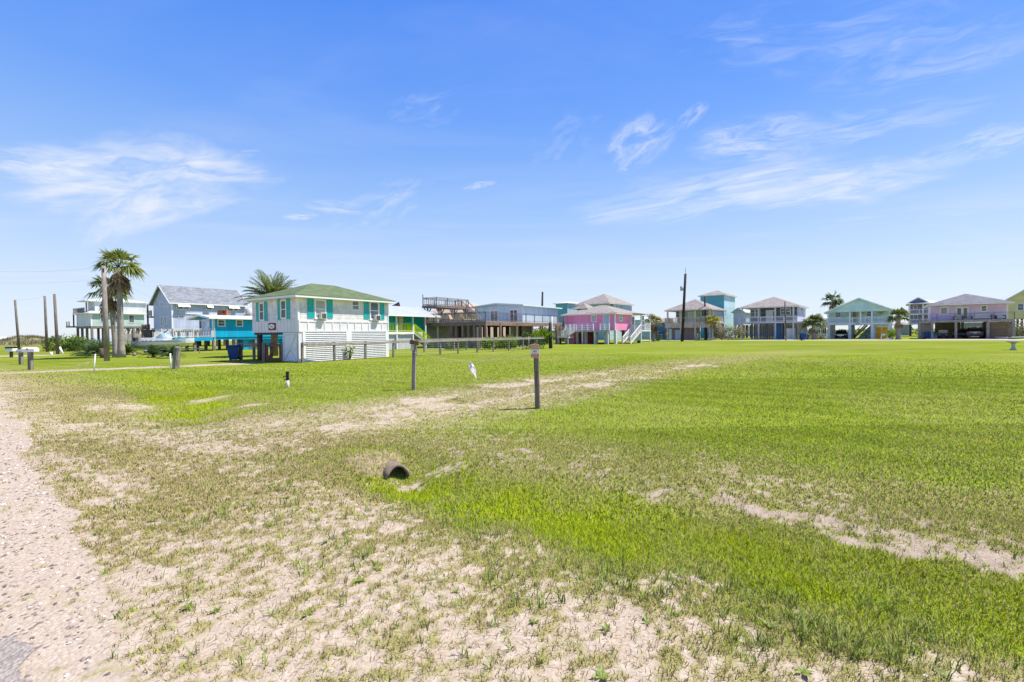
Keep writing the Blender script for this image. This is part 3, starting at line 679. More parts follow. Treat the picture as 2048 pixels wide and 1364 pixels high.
def beams(h, x0, x1, ys, z, m, w=0.18, d=0.28, name='beam'):
    for y in ys: h.part(name, MB().box(x0, y - w/2, z - d, x1, y + w/2, z), m)
# ================================================================== white house with teal shutters
H = House(597, 28.4, 57.4, 'white house on low stilts with teal shutters, green roof and corrugated skirt')
W_, L_ = 5.25, H.sx(777); zf = H.z(597, 664); zs = H.z(597, 640); ze = 4.06
shk = mat('white_shakes', (0.77, 0.74, 0.75), 0.6, 0.22, 2.2, ('z', 0.15), 0.86, fine=0.12)
bb = mat('white_boards', (0.76, 0.74, 0.75), 0.55, 0.10, 0.9, stain=((0.62, 0.60, 0.56), 0.4))
H.part('upper_wall', MB().box(0, 0, zs + .004, L_, W_, ze), shk)
H.part('lower_wall', MB().box(-.03, -.03, zf, L_ + .03, W_ + .03, zs), bb)
mb = MB()
for i in range(13): H.fbox(mb, 'S', -.03, i * (L_ - .1) / 12 + .0, i * (L_ - .1) / 12 + .08, zf, zs, 0.002, 0.032)
H.fbox(mb, 'S', -.03, 0, L_, zs - .11, zs, 0.002, 0.030); H.fbox(mb, 'S', -.03, 0, L_, zf, zf + .1, 0.002, 0.030)
for i in range(1, 14): H.fbox(mb, 'F', -.03, i * W_ / 14 - .02, i * W_ / 14 + .02, zf, zs, 0.002, 0.022)
H.part('batten', mb, bb)
for x, y in ((0, 0), (L_, 0), (0, W_)): H.part('corner_board', MB().box(x - .03, y - .03, zs + .005, x + .09 * (1 if x == 0 else .3), y + .09 * (1 if y == 0 else .3), ze - .004), TRIM())
H.hip(0, L_, 0, W_, ze, 1.12, shingle('green_shingles', (0.135, 0.175, 0.09), (0.095, 0.13, 0.065)), TRIM(), over=0.42, ridge=1.9)
H.part('roof_vent', MB().tube([(L_*.72, W_*.36, ze + .5), (L_*.72, W_*.36, ze + 1.02)], 0.05, 8), mat('vent_green', (0.2, 0.26, 0.13)))
teal = mat('teal_shutter', (0.0, 0.46, 0.46), 0.5, 0.08)
def shutters(spec, face, c):
    for (a, b, py0, py1) in spec:
        f = H.sy if face == 'F' else H.sx; q0, q1 = sorted((f(a), f(b))); qm = (q0 + q1) / 2
        xy = (0, qm) if face == 'F' else (qm, 0); z1 = H.z((a + b) / 2, py0, *xy); z0 = H.z((a + b) / 2, py1, *xy); mb = MB()
        fr = 0.05
        H.fbox(mb, face, c, q0, q0 + fr, z0, z1, .003, .04); H.fbox(mb, face, c, q1 - fr, q1, z0, z1, .003, .04)
        for zz in (z0, (z0 + z1) / 2 - fr / 2, z1 - fr): H.fbox(mb, face, c, q0 + fr, q1 - fr, zz, zz + fr, .003, .038)
        k = int((z1 - z0) / 0.055)
        for i in range(k): zz = z0 + (z1 - z0) * (i + .5) / k; mb.bar(H.fp(face, c, q0 + fr, zz, .02), H.fp(face, c, q1 - fr, zz, .02), .02, .042)
        H.part('shutter', mb, teal)
shutters([(514.6, 520, 605, 643), (530.7, 536.2, 603, 642), (557.2, 562.7, 598.5, 640), (575, 581.5, 596, 638)], 'F', 0)
shutters([(615.8, 628, 596.5, 636.5), (654.6, 666, 598.5, 636.5), (728.5, 738.2, 602, 638), (760.6, 769, 604, 639)], 'S', 0)
def wpix(h, face, c, p0, p1, py0, py1, **k):
    f = (lambda p: h.sy(p, c)) if face == 'F' else (lambda p: h.sx(p, c)); q0, q1 = sorted((f(p0), f(p1))); qm = (q0 + q1) / 2
    xy = (c, qm) if face == 'F' else (qm, c); pm_ = (p0 + p1) / 2
    return h.window(face, c, q0, q1, h.z(pm_, py1, *xy), h.z(pm_, py0, *xy), **k)
blind = mat('window_blind', (0.42, 0.44, 0.40), 0.25, 0.2, 3, ('z', 0.12), 0.7)
scr = mat('window_screen', (0.10, 0.12, 0.10), 0.3, 0.25, 2)
wpix(H, 'F', 0, 521.8, 529.0, 608, 639, gm_=scr); wpix(H, 'F', 0, 564.6, 573.2, 602.5, 635, gm_=scr)
w1 = wpix(H, 'S', 0, 632.2, 650.4, 601.5, 634.5, gm_=blind, sill=True); w2 = wpix(H, 'S', 0, 742, 756.6, 606, 637, gm_=glass(), sill=True); wpix(H, 'S', 0, 705.5, 717.5, 603.5, 619, gm_=glass('dim_glass', (0.10, 0.11, 0.13)))
for (a, b, y0, y1) in ((638, 649, 625.5, 636), (747, 757, 630, 637.5)):
    q0, q1 = H.sx(a), H.sx(b); zt = H.z(a, y0, q0, 0); zb = zt - .42; mb = MB(); H.fbox(mb, 'S', 0, q0, q1, zb, zt, .05, .30); o = H.part('air_conditioner', mb, mat('appliance_white', (0.72, 0.70, 0.66), 0.5), bevel=.015)
    g = MB(); H.fbox(g, 'S', 0, q0 + .05, q1 - .05, zb + .05, zt - .05, .302, .31); H.part('grille', g, mat('grille_dark', (0.10, 0.10, 0.10), 0.6, groove=('z', 0.04)), o)
# ground-floor skirt
cor = mat('corrugated_white', (0.70, 0.70, 0.71), 0.4, 0.06, 1.5)
def corr(a, b):
    q0, q1 = H.sx(a), H.sx(b); mb = MB(); n = int(zf / 0.0125); pts = []
    for i in range(n + 1):
        zz = 0.02 + (zf - 0.03) * i / n; pts.append((zz, 0.03 + 0.04 * math.sin(2 * math.pi * zz / 0.125)))
    v = []; 
    for zz, o in pts: v += [(q0, -o, zz), (q1, -o, zz)]
    mb.add(v, [(2*i, 2*i+1, 2*i+3, 2*i+2) for i in range(n)]); H.part('corrugated_panel', mb, cor, smooth=True)
    mb2 = MB().box(q0, 0.05, 0, q1, 0.12, zf - .02); H.part('backing', mb2, mat('backing_dark', (0.25, 0.25, 0.25)))
corr(610.3, 691.8); corr(702.5, 770.5)
for a, b in ((604.5, 610.3), (691.8, 702.5), (770.5, 776.6)):
    mb = MB(); H.fbox(mb, 'S', 0, H.sx(a), H.sx(b), -.05, zf - .003, -.06, .06); H.part('post', mb, WHITE())
mb = MB(); H.fbox(mb, 'S', 0, 0.0, H.sx(604.3), -.05, zf - .003, -.06, .02); H.part('side_panel', mb, bb)
yd0, yd1 = H.sy(596), H.sy(566.5)
mb = MB(); H.fbox(mb, 'F', 0, yd0 + .05, yd1, 0.04, zf - .02, -.05, 0.0)
d = H.part('barn_door', mb, mat('door_white', (0.72, 0.73, 0.77), 0.5, 0.06))
g = MB(); zt = zf - .1; zm = zt * .48
for q in (yd0 + .06, yd1 - .12): H.fbox(g, 'F', 0, q, q + .1, .06, zt, .002, .035)
for zz in (.06, zm - .05, zt - .1): H.fbox(g, 'F', 0, yd0 + .16, yd1 - .12, zz, zz + .1, .002, .032)
for (za, zb) in ((.12, zm - .04), (zm + .04, zt - .06)):
    qa, qb = yd0 + .17, yd1 - .13
    if za < 0.5: g.bar((-.012, (qa + qb) / 2, zb), (-.012, qa, za), .02, .09, up=(1, 0, 0)); g.bar((-.013, (qa + qb) / 2, zb), (-.013, qb, za), .02, .09, up=(1, 0, 0))
    else: g.bar((-.012, qa, zb), (-.012, (qa + qb) / 2, za), .02, .09, up=(1, 0, 0))
H.part('brace', g, mat('brace_white', (0.66, 0.68, 0.73), 0.5), d)
for (x, y, w__) in ((.25, W_ - .35, .34), (2.5, W_ - .3, .26), (L_ - .3, W_ - .3, .26), (L_ - .4, .4, .26), (2.4, yd1 + .5, .26), (4.8, 2.6, .26), (0.2, yd1 + .16, .2)):
    H.piling(x, y, zf, DARKW(), w__, round_=True)
H.part('floor_frame', MB().box(.05, .05, zf - .16, L_ - .05, W_ - .05, zf - .004), DARKW())
H.part('storage_wall', MB().box(.1, yd1 + .0, 0, L_ - .1, yd1 + .07, zf - .17), bb)
mb = MB(); H.fbox(mb, 'F', -.03, H.sy(553.5), H.sy(539.3), H.z(546, 660.5, 0, 3), H.z(546, 646, 0, 3), .003, .03); sg = H.part('house_sign', mb, mat('maroon_board', (0.22, 0.05, 0.06), 0.6, 0.15), None, 'maroon board with a white oval')
qc, zc_ = (H.sy(540.5) + H.sy(551)) / 2, H.z(546, 653, 0, 3); mb = MB(); mb.prism([(-.062, qc + .33 * math.cos(t_), zc_ + .15 * math.sin(t_)) for t_ in [i * math.pi / 12 for i in range(24)]], (-.01, 0, 0)); H.part('oval_plate', mb, TRIM(), sg)
mb = MB()
for i, (dq, hh) in enumerate(((-.13, .12), (-.06, .15), (.02, .11), (.09, .14), (.15, .1))): mb.box(-.078, qc + dq - .02, zc_ - hh / 2, -.073, qc + dq + .02, zc_ + hh / 2 - .02)
H.part('mark', mb, mat('grey_ink', (0.3, 0.32, 0.35)), sg)
HW = H
# ================================================================== bright teal house with a side deck
H = House(426, 53, 57.4, 'bright turquoise house on stilts with white trim, left deck and stairs')
L_ = 10.0; W_ = 4.4; zf = H.z(426, 674.2); ze = H.z(426, 636.5)
tq = mat('turquoise_boards', (0.0, 0.37, 0.62), 0.55, 0.13, 0.7, ('h', 0.42), 0.8)
H.part('wall', MB().box(0, 0, zf, L_, 3.3, ze), tq); H.part('rear_wall', MB().box(.9, 3.31, zf, L_, W_, ze), tq)
H.gable(0, L_, 0, W_, ze + .02, 0.32, mat('pale_metal_roof', (0.62, 0.63, 0.64), 0.4, 0.05, metal=.2), TRIM(), over=.55, endover=.55, gm_=tq)
H.part('corner_board', MB().box(-.03, -.03, zf, .1, .1, ze - .005), TRIM())
wpix(H, 'S', 0, 437.2, 449.5, 640.5, 651.5, rails=1); wpix(H, 'S', 0, 473.8, 485, 641, 651.5, rails=1)
H.door('F', 0, H.sy(419.8), H.sy(407), zf + .08, zf + 2.0, mat('door_glassy', (0.55, 0.62, 0.68)), panes=[(.08, .42, .3, .9), (.58, .92, .3, .9)], gm_=glass('sky_glass', (.22, .3, .36)))
H.door('F', 0, H.sy(404.3), H.sy(400.5), zf + .08, zf + 1.95, mat('door_dark', (0.10, 0.14, 0.16)))
dk = wood('deck_grey', (0.33, 0.31, 0.29))
H.part('deck', MB().box(-3.9, 0, zf - .18, -.01, W_ + .4, zf), dk)
H.part('deck_skirt', MB().box(-3.88, -.06, zf - .42, -.02, -.002, zf - .04), tq)
mb = MB(); H.part('floor_beam', MB().box(0, .1, zf - .3, L_, .34, zf - .003), tq)
wr = mat('rail_white', (0.66, 0.66, 0.66), 0.6, 0.1)
H.rail((-3.9, .05), (-.1, .05), zf, wr, .95, 'bal', gap=.17); H.rail((-3.9, .1), (-3.9, 1.6), zf, wr, .95, 'bal', gap=.17); H.rail((-3.9, 3.1), (-3.9, W_ + .3), zf, wr, .95, 'bal', gap=.17); H.rail((-3.85, W_ + .35), (0, W_ + .35), zf, wr, .95, 'bal', gap=.17)
H.stair((-3.95, 1.6, zf), (-6.1, 1.6, 0.05), 1.3, wr, wr, style='rails')
for x in (-3.6, -1.8, .2, 2.6, 5.0, 7.4, 9.6):
    for y in (.25, 2.2, W_ - .2): H.piling(x, y, zf - .18, OLDW(), .26)
H.part('storage_wall', MB().box(3.6, .35, 0, L_ - .2, 2.0, zf - .32), tq); H.part('storage_door', MB().box(4.2, .33, .05, 5.0, .349, zf - .4), mat('storage_dark', (0.05, 0.2, 0.24)))
mb = MB().box(8.4, .02, -.05, 8.6, .34, zf - .3); H.part('post', mb, tq)
H.part('downpipe', MB().tube([(.16, -.09, ze), (.16, -.09, zf - 1.0)], .035, 8), TRIM())
HT = H
# ================================================================== blue-grey two-storey gable house
H = House(345, 73, 57.4, 'tall blue-grey house with a shingle gable roof and white awning shutters')
L_ = H.sx(491); W_ = 7.0; zf = H.z(345, 660); ze = H.z(345, 603)
bg_ = mat('blue_grey_boards', (0.46, 0.51, 0.68), 0.6, 0.14, 0.7, ('h', 0.5), 0.84)
H.part('wall', MB().box(0, 0, zf, L_, W_, ze), bg_)
H.gable(0, L_, 0, W_, ze, H.z(322, 572, 0, 3.5) - ze, shingle('grey_shingles', (0.25, 0.27, 0.295), (0.155, 0.165, 0.185)), TRIM(), over=.45, endover=.5, gm_=bg_)
H.part('corner_board', MB().box(-.04, -.04, zf, .14, .14, ze - .3), TRIM()); H.part('corner_board', MB().box(L_ - .1, -.04, zf, L_ + .03, .1, ze - .3), TRIM())
for (a, b, y0, y1) in ((355.5, 366.3, 605.5, 618), (368, 378.5, 606, 618), (413.8, 424.5, 607.5, 619), (457, 466.5, 609.5, 621), (468.5, 477, 610, 621)):
    o = wpix(H, 'S', 0, a, b, y0, y1, rails=0); q0, q1 = sorted((H.sx(a), H.sx(b))); zt = H.z(a, y0 - .6, q0, 0)
    mb = MB(); d0 = .75; mb.add([(q0 - .05, -.06, zt), (q1 + .05, -.06, zt), (q1 + .05, -d0, zt - .72), (q0 - .05, -d0, zt - .72), (q0 - .05, -.06, zt + .04), (q1 + .05, -.06, zt + .04), (q1 + .05, -d0, zt - .68), (q0 - .05, -d0, zt - .68)], [(3,2,1,0),(4,5,6,7),(0,1,5,4),(1,2,6,5),(2,3,7,6),(3,0,4,7)])
    for q in (q0, q1): mb.bar((q, -.06, zt - .95), (q, -d0, zt - .74), .03, .03)
    H.part('awning_shutter', mb, TRIM(), o)
wpix(H, 'S', 0, 358.5, 368, 632.5, 635.5, rails=0)
for a, b in ((373, 405), (416, 435)): mb = MB(); H.fbox(mb, 'S', 0, H.sx(a), H.sx(b), H.z(390, 628.5, 3, 0), H.z(390, 627, 3, 0), .003, .1); H.part('trim_band', mb, TRIM())
wpix(H, 'F', 0, 332, 334.5, 634, 646); wpix(H, 'F', 0, 323.5, 327, 634, 651); wpix(H, 'F', 0, 322.5, 324, 606, 611, rails=0)
dw = DARKW()
H.part('balcony_floor', MB().box(-.3, W_ + .01, zf + 2.2, 4, W_ + 2.0, zf + 2.4), dw); H.part('deck', MB().box(-.6, W_ + .01, zf - .1, 4, W_ + 3.4, zf + .12), dw)
for x in (-.2, 3.9): H.part('balcony_post', MB().box(x - .1, W_ + 1.7, zf + .12, x + .1, W_ + 1.9, ze - .1), dw)
H.rail((-.25, W_ + .1), (-.25, W_ + 1.9), zf + 2.4, dw, .95, 'bal'); H.rail((-.55, W_ + .1), (-.55, W_ + 3.3), zf + .12, dw, .9, 'bal')
H.part('stair_flank', MB().prism([(-.6, W_ + 3.3, zf), (-.6, W_ - .5, zf), (-.6, W_ - .5, .3), (-.6, W_ + 1.5, .6)], (.12, 0, 0)), DARKW())
for x in (.3, 3.5, 6.8, L_ - .4):
    for y in (.3, 3.5, W_ - .3): H.piling(x, y, zf, dw, .3)
H.part('floor_frame', MB().box(0, 0, zf - .3, L_, W_, zf - .003), dw)
HG = H
# ================================================================== pale green house far left
H = House(183.5, 88, 57.4, 'pale seafoam house on tall grey stilts behind the fan palms, small upper storey')
L_ = H.sx(289.5); W_ = 8.5; zf = H.z(183, 652); ze = H.z(183, 627)
sf = mat('seafoam_boards', (0.47, 0.60, 0.57), 0.6, 0.14, 0.7, ('z', 0.2), 0.88); sfl = mat('pale_boards', (0.62, 0.66, 0.68), 0.6, 0.14, 0.7, ('h', 0.4), 0.86)
H.part('wall', MB().box(0, 0, zf, L_, W_, ze), sf); H.part('end_wall', MB().box(-.03, 0.05, zf, -.002, W_, ze - .01), sfl)
H.part('corner_board', MB().box(-.06, -.04, zf, .14, .14, ze - .01), TRIM())
H.hip(0, L_, 0, W_, ze, 0.75, mat('pale_roof', (0.60, 0.62, 0.63), 0.6, 0.08), TRIM(), over=.5, ridge=6)
x0, x1 = 1.2, 9.5; H.part('upper_wall', MB().box(x0, 2.2, ze + .3, x1, 6.2, ze + 2.5), sfl)
H.hip(x0 - 1.2, x1, 2.2, 6.2, ze + 2.5, .75, mat('pale_roof', ()), TRIM(), over=.4, ridge=3, name='upper_roof')
H.part('porch_post', MB().box(x0 - 1.4, 2, ze + .3, x0 - 1.2, 2.2, ze + 2.2), dw)
wpix(H, 'S', 0, 203, 212, 629.5, 644); wpix(H, 'S', 0, 259.5, 269.5, 631, 645); wpix(H, 'S', 0, 232, 238, 631, 645)
H.rail((-.2, 3), (-.2, W_ + 1.2), ze + .3, dk, .95, 'bal'); H.part('upper_deck', MB().box(-.3, W_ - 1.5, ze + .1, 3, W_ + 1.3, ze + .29), dk)
H.part('side_deck', MB().box(-1.2, W_ + .0, zf - .15, 3, W_ + 2, zf + .1), dw); H.rail((-1.1, W_ + .1), (-1.1, W_ + 1.9), zf + .1, dk, .9, 'rails')
H.part('porch_post', MB().box(-.3, W_ + 1, zf + .1, -.1, W_ + 1.2, ze + .2), dw)
H.part('floor_beam', MB().box(-.1, -.1, zf - .38, L_ + .3, W_, zf - .003), OLDW())
for x in (.1, 3.3, 6.6, 9.9, L_ - .1):
    for y in (.1, 2.9, 5.7, W_ - .1): H.piling(x, y, zf - .38, OLDW(), .34)
xa = H.sx(247); mb = MB()
for i in range(9): mb.box(xa + .1, .15, 0.3 + i * .23, L_ - .2, .22, .3 + i * .23 + .2)
H.part('plank_screen', mb, GREYW())
mb = MB()
for i in range(9): xx = xa + .3 + i * (L_ - xa - .5) / 9; mb.bar((xx, .18, 2.35), (xx + .3, .18, zf - .4), .06, .14)
H.part('lattice', mb, GREYW())
# ================================================================== teal-green cottage with lime railing
H = House(757, 49, 57.4, 'green-teal cottage with white metal roof and lime-green porch railing')
xw = H.sx(872.5); W_ = 6.5; zf = H.z(800, 663.5, 2.5, 0); ze = H.z(850, 632, 7.5, 0)
tg = mat('teal_green_boards', (0.0, 0.46, 0.42), 0.6, 0.14, 0.7, ('z', 0.2), 0.85)
H.part('wall', MB().box(0, 1.5, zf, xw, W_, ze), tg)
H.gable(-.2, xw, 0, W_, ze + .02, 1.1, mat('white_metal_roof', (0.42, 0.44, 0.46), 0.35, 0.04, groove=('h', 0.5), gdark=.92), TRIM(), over=.45, endover=.35, gm_=tg)
lime = mat('lime_paint', (0.52, 0.72, 0.0), 0.5, 0.05)
wp = WHITE(); dxp = H.sx(828)
for px in (793.6, 826.2, 851.3, 876): x = H.sx(px); H.part('porch_post', MB().box(x - .07, -.07, -.05, x + .07, .07, ze - .0), wp)
H.part('porch_floor', MB().box(-.2, -.1, zf - .28, dxp, 1.5, zf), wp)
H.part('porch_skirt', MB().box(0, .1, 0, dxp - .1, .16, zf - .29), mat('skirt_grey', (0.5, 0.52, 0.54), 0.6, 0.1, groove=('h', 0.6)))
H.rail((H.sx(775), -.02), (H.sx(793.6), -.02), zf, lime, .95, 'bal', gap=.2, n=1); H.rail((H.sx(794.6), -.02), (dxp - .05, -.02), zf, lime, .95, 'bal', gap=.2, n=1)
H.stair((dxp, -.05, zf), (H.sx(866), -.05, .05), 1.15, mat('step_grey', (0.42, 0.42, 0.42)), lime, style='bal', closed=True)
H.door('S', 1.5, H.sx(797.5, 1.5), H.sx(806.5, 1.5), zf, zf + 1.95, mat('cream_door', (0.72, 0.66, 0.52)), mat('coral_trim', (0.6, 0.2, 0.15)))
wpix(H, 'S', 1.5, 848.5, 855.5, 635, 649.5, fm=mat('pink_frame', (0.62, 0.25, 0.28)), mull=0)
for x in (.4, 3.2, 6, xw - .3):
    for y in (1.7, W_ - .3): H.piling(x, y, zf, DARKW(), .26)
for x in (.4, 3.0): H.piling(x, .3, zf - .28, DARKW(), .22)
mb = MB(); mb.add([(xw*.55, W_*.5, ze + 1.15), (xw*.55 + 1.1, W_*.5, ze + 1.8), (xw*.55 + 1.3, W_*.5, ze + 1.25), (xw*.55 + .2, W_*.5 + .3, ze + 1.3)], [(0, 1, 2), (0, 1, 3), (1, 2, 3), (0, 2, 3)])
H.part('roof_vent', mb, mat('dark_metal', ()))
HC = H
# ================================================================== pale sky-blue house on the big brown deck (one structure)
H = House(972, 52, 57.4, 'sky-blue flat-roofed house with a huge brown timber deck raised on pilings')
zd = H.z(972, 642); Ld = H.sx(1129); Wd = 12.0
ldk = wood('deck_boards', (0.36, 0.31, 0.27)); brn = wood('brown_timber', (0.30, 0.205, 0.17)); rl = wood('rail_brown', (0.24, 0.20, 0.18))
H.part('deck', MB().box(0, 0, zd - .1, Ld, Wd, zd), ldk)
H.part('deck_rim', MB().box(-.04, -.04, zd - .5, .04, Wd, zd - .102), brn); H.part('deck_rim', MB().box(.041, -.04, zd - .5, Ld, .04, zd - .102), brn)
H.part('underside', MB().box(.05, .05, zd - .42, Ld, Wd, zd - .105), brn)
for px in (972, 1001, 1033, 1065, 1082, 1100, 1113, 1121): H.piling(H.sx(px), .02, zd - .2, brn, .24)
for px in (960, 948, 936, 925, 912, 903): H.piling(.1, H.sy(px), zd - .3, brn, .26)
for x in (3.2, 6.4, 9.6, 12.8, 16, 19):
    for y in (3.2, 6.4, 9.6): H.piling(x, y, zd - .42, DARKW(), .28)
H.rail((.05, .05), (Ld, .05), zd, rl, 1.05, 'bal', n=9, gap=.28); H.rail((.05, .1), (.05, Wd), zd, rl, 1.05, 'bal', n=6, gap=.28)
# house on the deck
xh = 14.0; sb = mat('sky_blue_boards', (0.62, 0.78, 0.92), 0.6, 0.05, 0.5, ('h', 0.4), 0.88); zr = H.z(1043, 611, xh, 3.6)
xe = H.sx(1116, 3.6); H.part('wall', MB().box(xh, 3.6, zd + .003, xe, 12.2, zr), sb)
H.gable(xh, xe, 3.6, 12.2, zr, .35, mat('light_roof', (0.62, 0.65, 0.68), 0.5), mat('roof_edge_pale', (0.66, 0.74, 0.80)), over=.5, endover=.6, gm_=sb)
H.part('corner_board', MB().box(xh - .03, 3.57, zd, xh + .12, 3.7, zr), TRIM())
for a, b in ((1020, 1036), (981, 997)): H.door('F', xh, H.sy(a, xh), H.sy(b, xh), zd + .01, zd + 2.1, TRIM(), panes=[(.1, .45, .12, .9), (.55, .9, .12, .9)])
H.part('under_wall', MB().box(11.5, 4, 0, 17, 4.1, zd - .43), mat('storage_grey', (0.42, 0.41, 0.42), .7, groove=('h', .4)))
H.part('under_wall', MB().box(2.6, 7.8, 0, 2.7, 11.6, zd - .43), mat('storage_beige', (0.60, 0.53, 0.44), .7, groove=('z', .2)))
H.part('under_wall', MB().box(2.75, 7.7, 0, 8, 7.79, zd - .43), mat('storage_grey', ()))
# lookout platform
xl, yl = 1.5, 8.8; zl = H.z(873, 610, xl, yl); x2, y2 = xl + 6.55, yl + 2.3
gw = wood('lookout_timber', (0.23, 0.195, 0.18))
H.part('lookout_floor', MB().box(xl - .1, yl - .1, zl - .3, x2 + .1, y2 + .1, zl), gw)
for p, q in (((xl, yl), (x2, yl)), ((xl, yl), (xl, y2)), ((xl, y2), (x2, y2)), ((x2, yl + 1.1), (x2, y2))): H.rail(p, q, zl, gw, .98, 'bal', name='lookout_railing', gap=.32, n=3 if abs(p[0]-q[0]) > 1 else 1)
pw = wood('lookout_post_timber', (0.30, 0.245, 0.21))
for x in (xl + .7, xl + 3.3, x2 - .4):
    for y in (yl + .15, y2 - .15):
        o = H.part('lookout_post', MB().box(x - .08, y - .08, zd + .004, x + .08, y + .08, zl - .3), pw); mb = MB()
        for d_ in (-.62, .62): mb.bar((x + d_, y, zl - .33), (x + d_ * .1, y, zl - 1.0), .09, .12)
        H.part('knee_brace', mb, pw, o)
H.stair((x2 - .5, yl - .12, zl), (x2 + 3.4, yl - .12, zd + .05), .95, gw, pw, style='rails', rails=1)
H.part('flagpole_stub', MB().bar((xl - .02, y2, zl + .9), (xl - .02, y2, zl + 1.45), .08), gw)
# furniture left on the deck
def lounge(loc, rz, nm, lab, m, g=None):
    o = thing(nm, lab, 'outdoor seat', loc, rz, g)
    MB().box(-.35, -.9, .3, .35, .6, .42).build('seat', m, o); MB().prism([(-.35, .6, .36), (-.35, .72, .36), (-.35, 1.0, .95), (-.35, .9, .98)], (.7, 0, 0)).build('backrest', m, o)
    for x in (-.3, .3):
        for y in (-.8, .5): MB().box(x - .03, y - .03, 0, x + .03, y + .03, .3).build('leg', m, o)
    return o
HD = H
x_, y_ = H.wpos(2.2, 6.2); lounge((x_, y_, zd + .003), 1.2, 'deck_chair', 'tan deck chair on the big timber deck below the lookout stairs', mat('tan_wicker', (0.45, 0.34, 0.22)))
x_, y_ = H.wpos(1.6, 7.6); lounge((x_, y_, zd + .003), .4, 'deck_chair', 'dark deck chair on the big timber deck under the lookout platform', mat('dark_wicker', (0.07, 0.06, 0.06)))
x_, y_ = H.wpos(3.0, 4.9); lounge((x_, y_, zd + .003), 2.0, 'deck_chair', 'yellow deck lounger on the big timber deck right of the lookout stairs', mat('yellow_wicker', (0.62, 0.52, 0.25)))
# ================================================================== pink house
H = House(1231, 64, 49.5, 'pink house on white stilts with grey-blue doors and white stairs')
zf = H.z(1231, 660.5); ze = H.z(1231, 628); W_ = 8.5; xw = 4.9; L_ = 8.2
pk = mat('pink_boards', (0.88, 0.30, 0.50), 0.6, 0.14, 0.7, ('h', 0.3), 0.84)
H.part('wall', MB().box(0, 0, zf, xw, W_, ze), pk); H.part('rear_wall', MB().box(xw + .004, 1.8, zf, L_, W_, ze), pk)
rs = shingle('taupe_shingles', (0.33, 0.295, 0.27), (0.24, 0.205, 0.185))
H.hip(0, L_, 0, W_, ze, 1.42, rs, TRIM(), over=.5, ridge=1.0, along='y')
x0 = 2.6; H.hip(2.2, 5.2, 5.9, 8.6, ze + 1.05, .95, rs, TRIM(), over=.1, ridge=.6, th=.05, name='cross_roof', fas=False)
for x, y in ((0, 0), (0, W_)): H.part('corner_board', MB().box(x - .04, y - .04, zf, x + .12, y + .12 * (1 if y == 0 else .3), ze - .005), TRIM())
wpix(H, 'F', 0, 1184.5, 1192, 632, 642, rails=3, mull=3, fr=.14); H.door('F', 0, H.sy(1218.5), H.sy(1208), zf + .02, H.z(1213, 630.5, 0, 1.5), mat('pale_blue_door', (0.42, 0.54, 0.64)))
wpix(H, 'S', 0, 1239.5, 1244.5, 629.5, 640.5, sill=True, gm_=glass('sky_glass', ()))
H.door('S', 0, H.sx(1264), H.sx(1268.2), zf + .02, ze - .3, mat('slate_door', (0.22, 0.30, 0.36)))
# front deck and railing
H.part('deck', MB().box(-1.7, .1, zf - .2, -.02, 7.4, zf - .02), mat('deck_pale', (0.42, 0.43, 0.38)))
wr2 = mat('rail_bright', (0.78, 0.77, 0.77), 0.5, 0.06)
H.rail((-1.65, .1), (-1.65, 1.5), zf, wr2, .95, 'rails', n=2, post=.14); H.rail((-1.65, 2.6), (-1.65, 7.3), zf, wr2, .95, 'rails', n=5, post=.14); H.rail((-1.6, 7.35), (-.1, 7.35), zf, wr2, .95, 'rails', n=1, post=.14)
zm = zf * .55
H.part('landing', MB().box(-3.0, 5.9, zm - .16, -1.75, 9.6, zm), wr2); H.rail((-2.95, 5.9), (-2.95, 9.5), zm, wr2, .9, 'rails', n=3, post=.12)
H.stair((-2.95, 9.6, zm), (-2.95, 11.7, .02), 1.15, wr2, wr2, style='rails', rails=2)
H.stair((-2.9, 5.0, zf - .02), (-2.9, 6.1, zm), 1.1, wr2, wr2, style='rails', rails=2)
wpm = mat('piling_white', (0.66, 0.69, 0.70), 0.6, 0.1)
for y in (.1, 1.6, 3.2, 4.9, 6.4, 8.3): H.piling(.2, y, zf, wpm, .36)
for y in (.3, 2.4, 4.4): H.piling(-1.6, y, zf - .2, wpm, .18)
for y in (6.1, 7.8, 9.4): H.piling(-2.8, y, zm - .16, wpm, .18)
for x in (3.0, L_ - .3):
    for y in (.2, 2.8, 5.5, 8.2): H.piling(x, y, zf, DARKW(), .34)
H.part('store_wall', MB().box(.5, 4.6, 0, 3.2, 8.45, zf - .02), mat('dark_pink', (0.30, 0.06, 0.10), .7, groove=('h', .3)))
H.part('store_wall', MB().box(.1, 6.9, 0, .45, 8.2, zf - .02), pk)
# side porch with stairs
yp = -1.6
H.part('porch_floor', MB().box(xw, yp, zf - .2, L_ + .1, 1.79, zf - .01), wr2)
for x in (xw + .1, L_): 
    H.part('porch_post', MB().box(x - .07, yp + .02, -.1, x + .07, yp + .16, ze - .02), wr2)
H.part('porch_post', MB().box(L_ - .07, 1.5, zf, L_ + .07, 1.64, ze - .02), wr2)
H.part('porch_roof', MB().add([(xw - .3, yp - .4, ze + .0), (L_ + .5, yp - .4, ze + .0), (L_ + .5, .8, ze + .22), (xw - .3, .8, ze + .22), (xw - .3, yp - .4, ze + .1), (L_ + .5, yp - .4, ze + .1), (L_ + .5, .8, ze + .34), (xw - .3, .8, ze + .34)], [(0,1,2,3),(4,5,6,7),(0,1,5,4),(1,2,6,5),(2,3,7,6),(3,0,4,7)]), rs)
H.rail((xw + 1.3, yp + .05), (L_, yp + .05), zf, wr2, .95, 'bal', n=1); H.rail((L_, yp + .1), (L_, 1.6), zf, wr2, .95, 'bal', n=1)
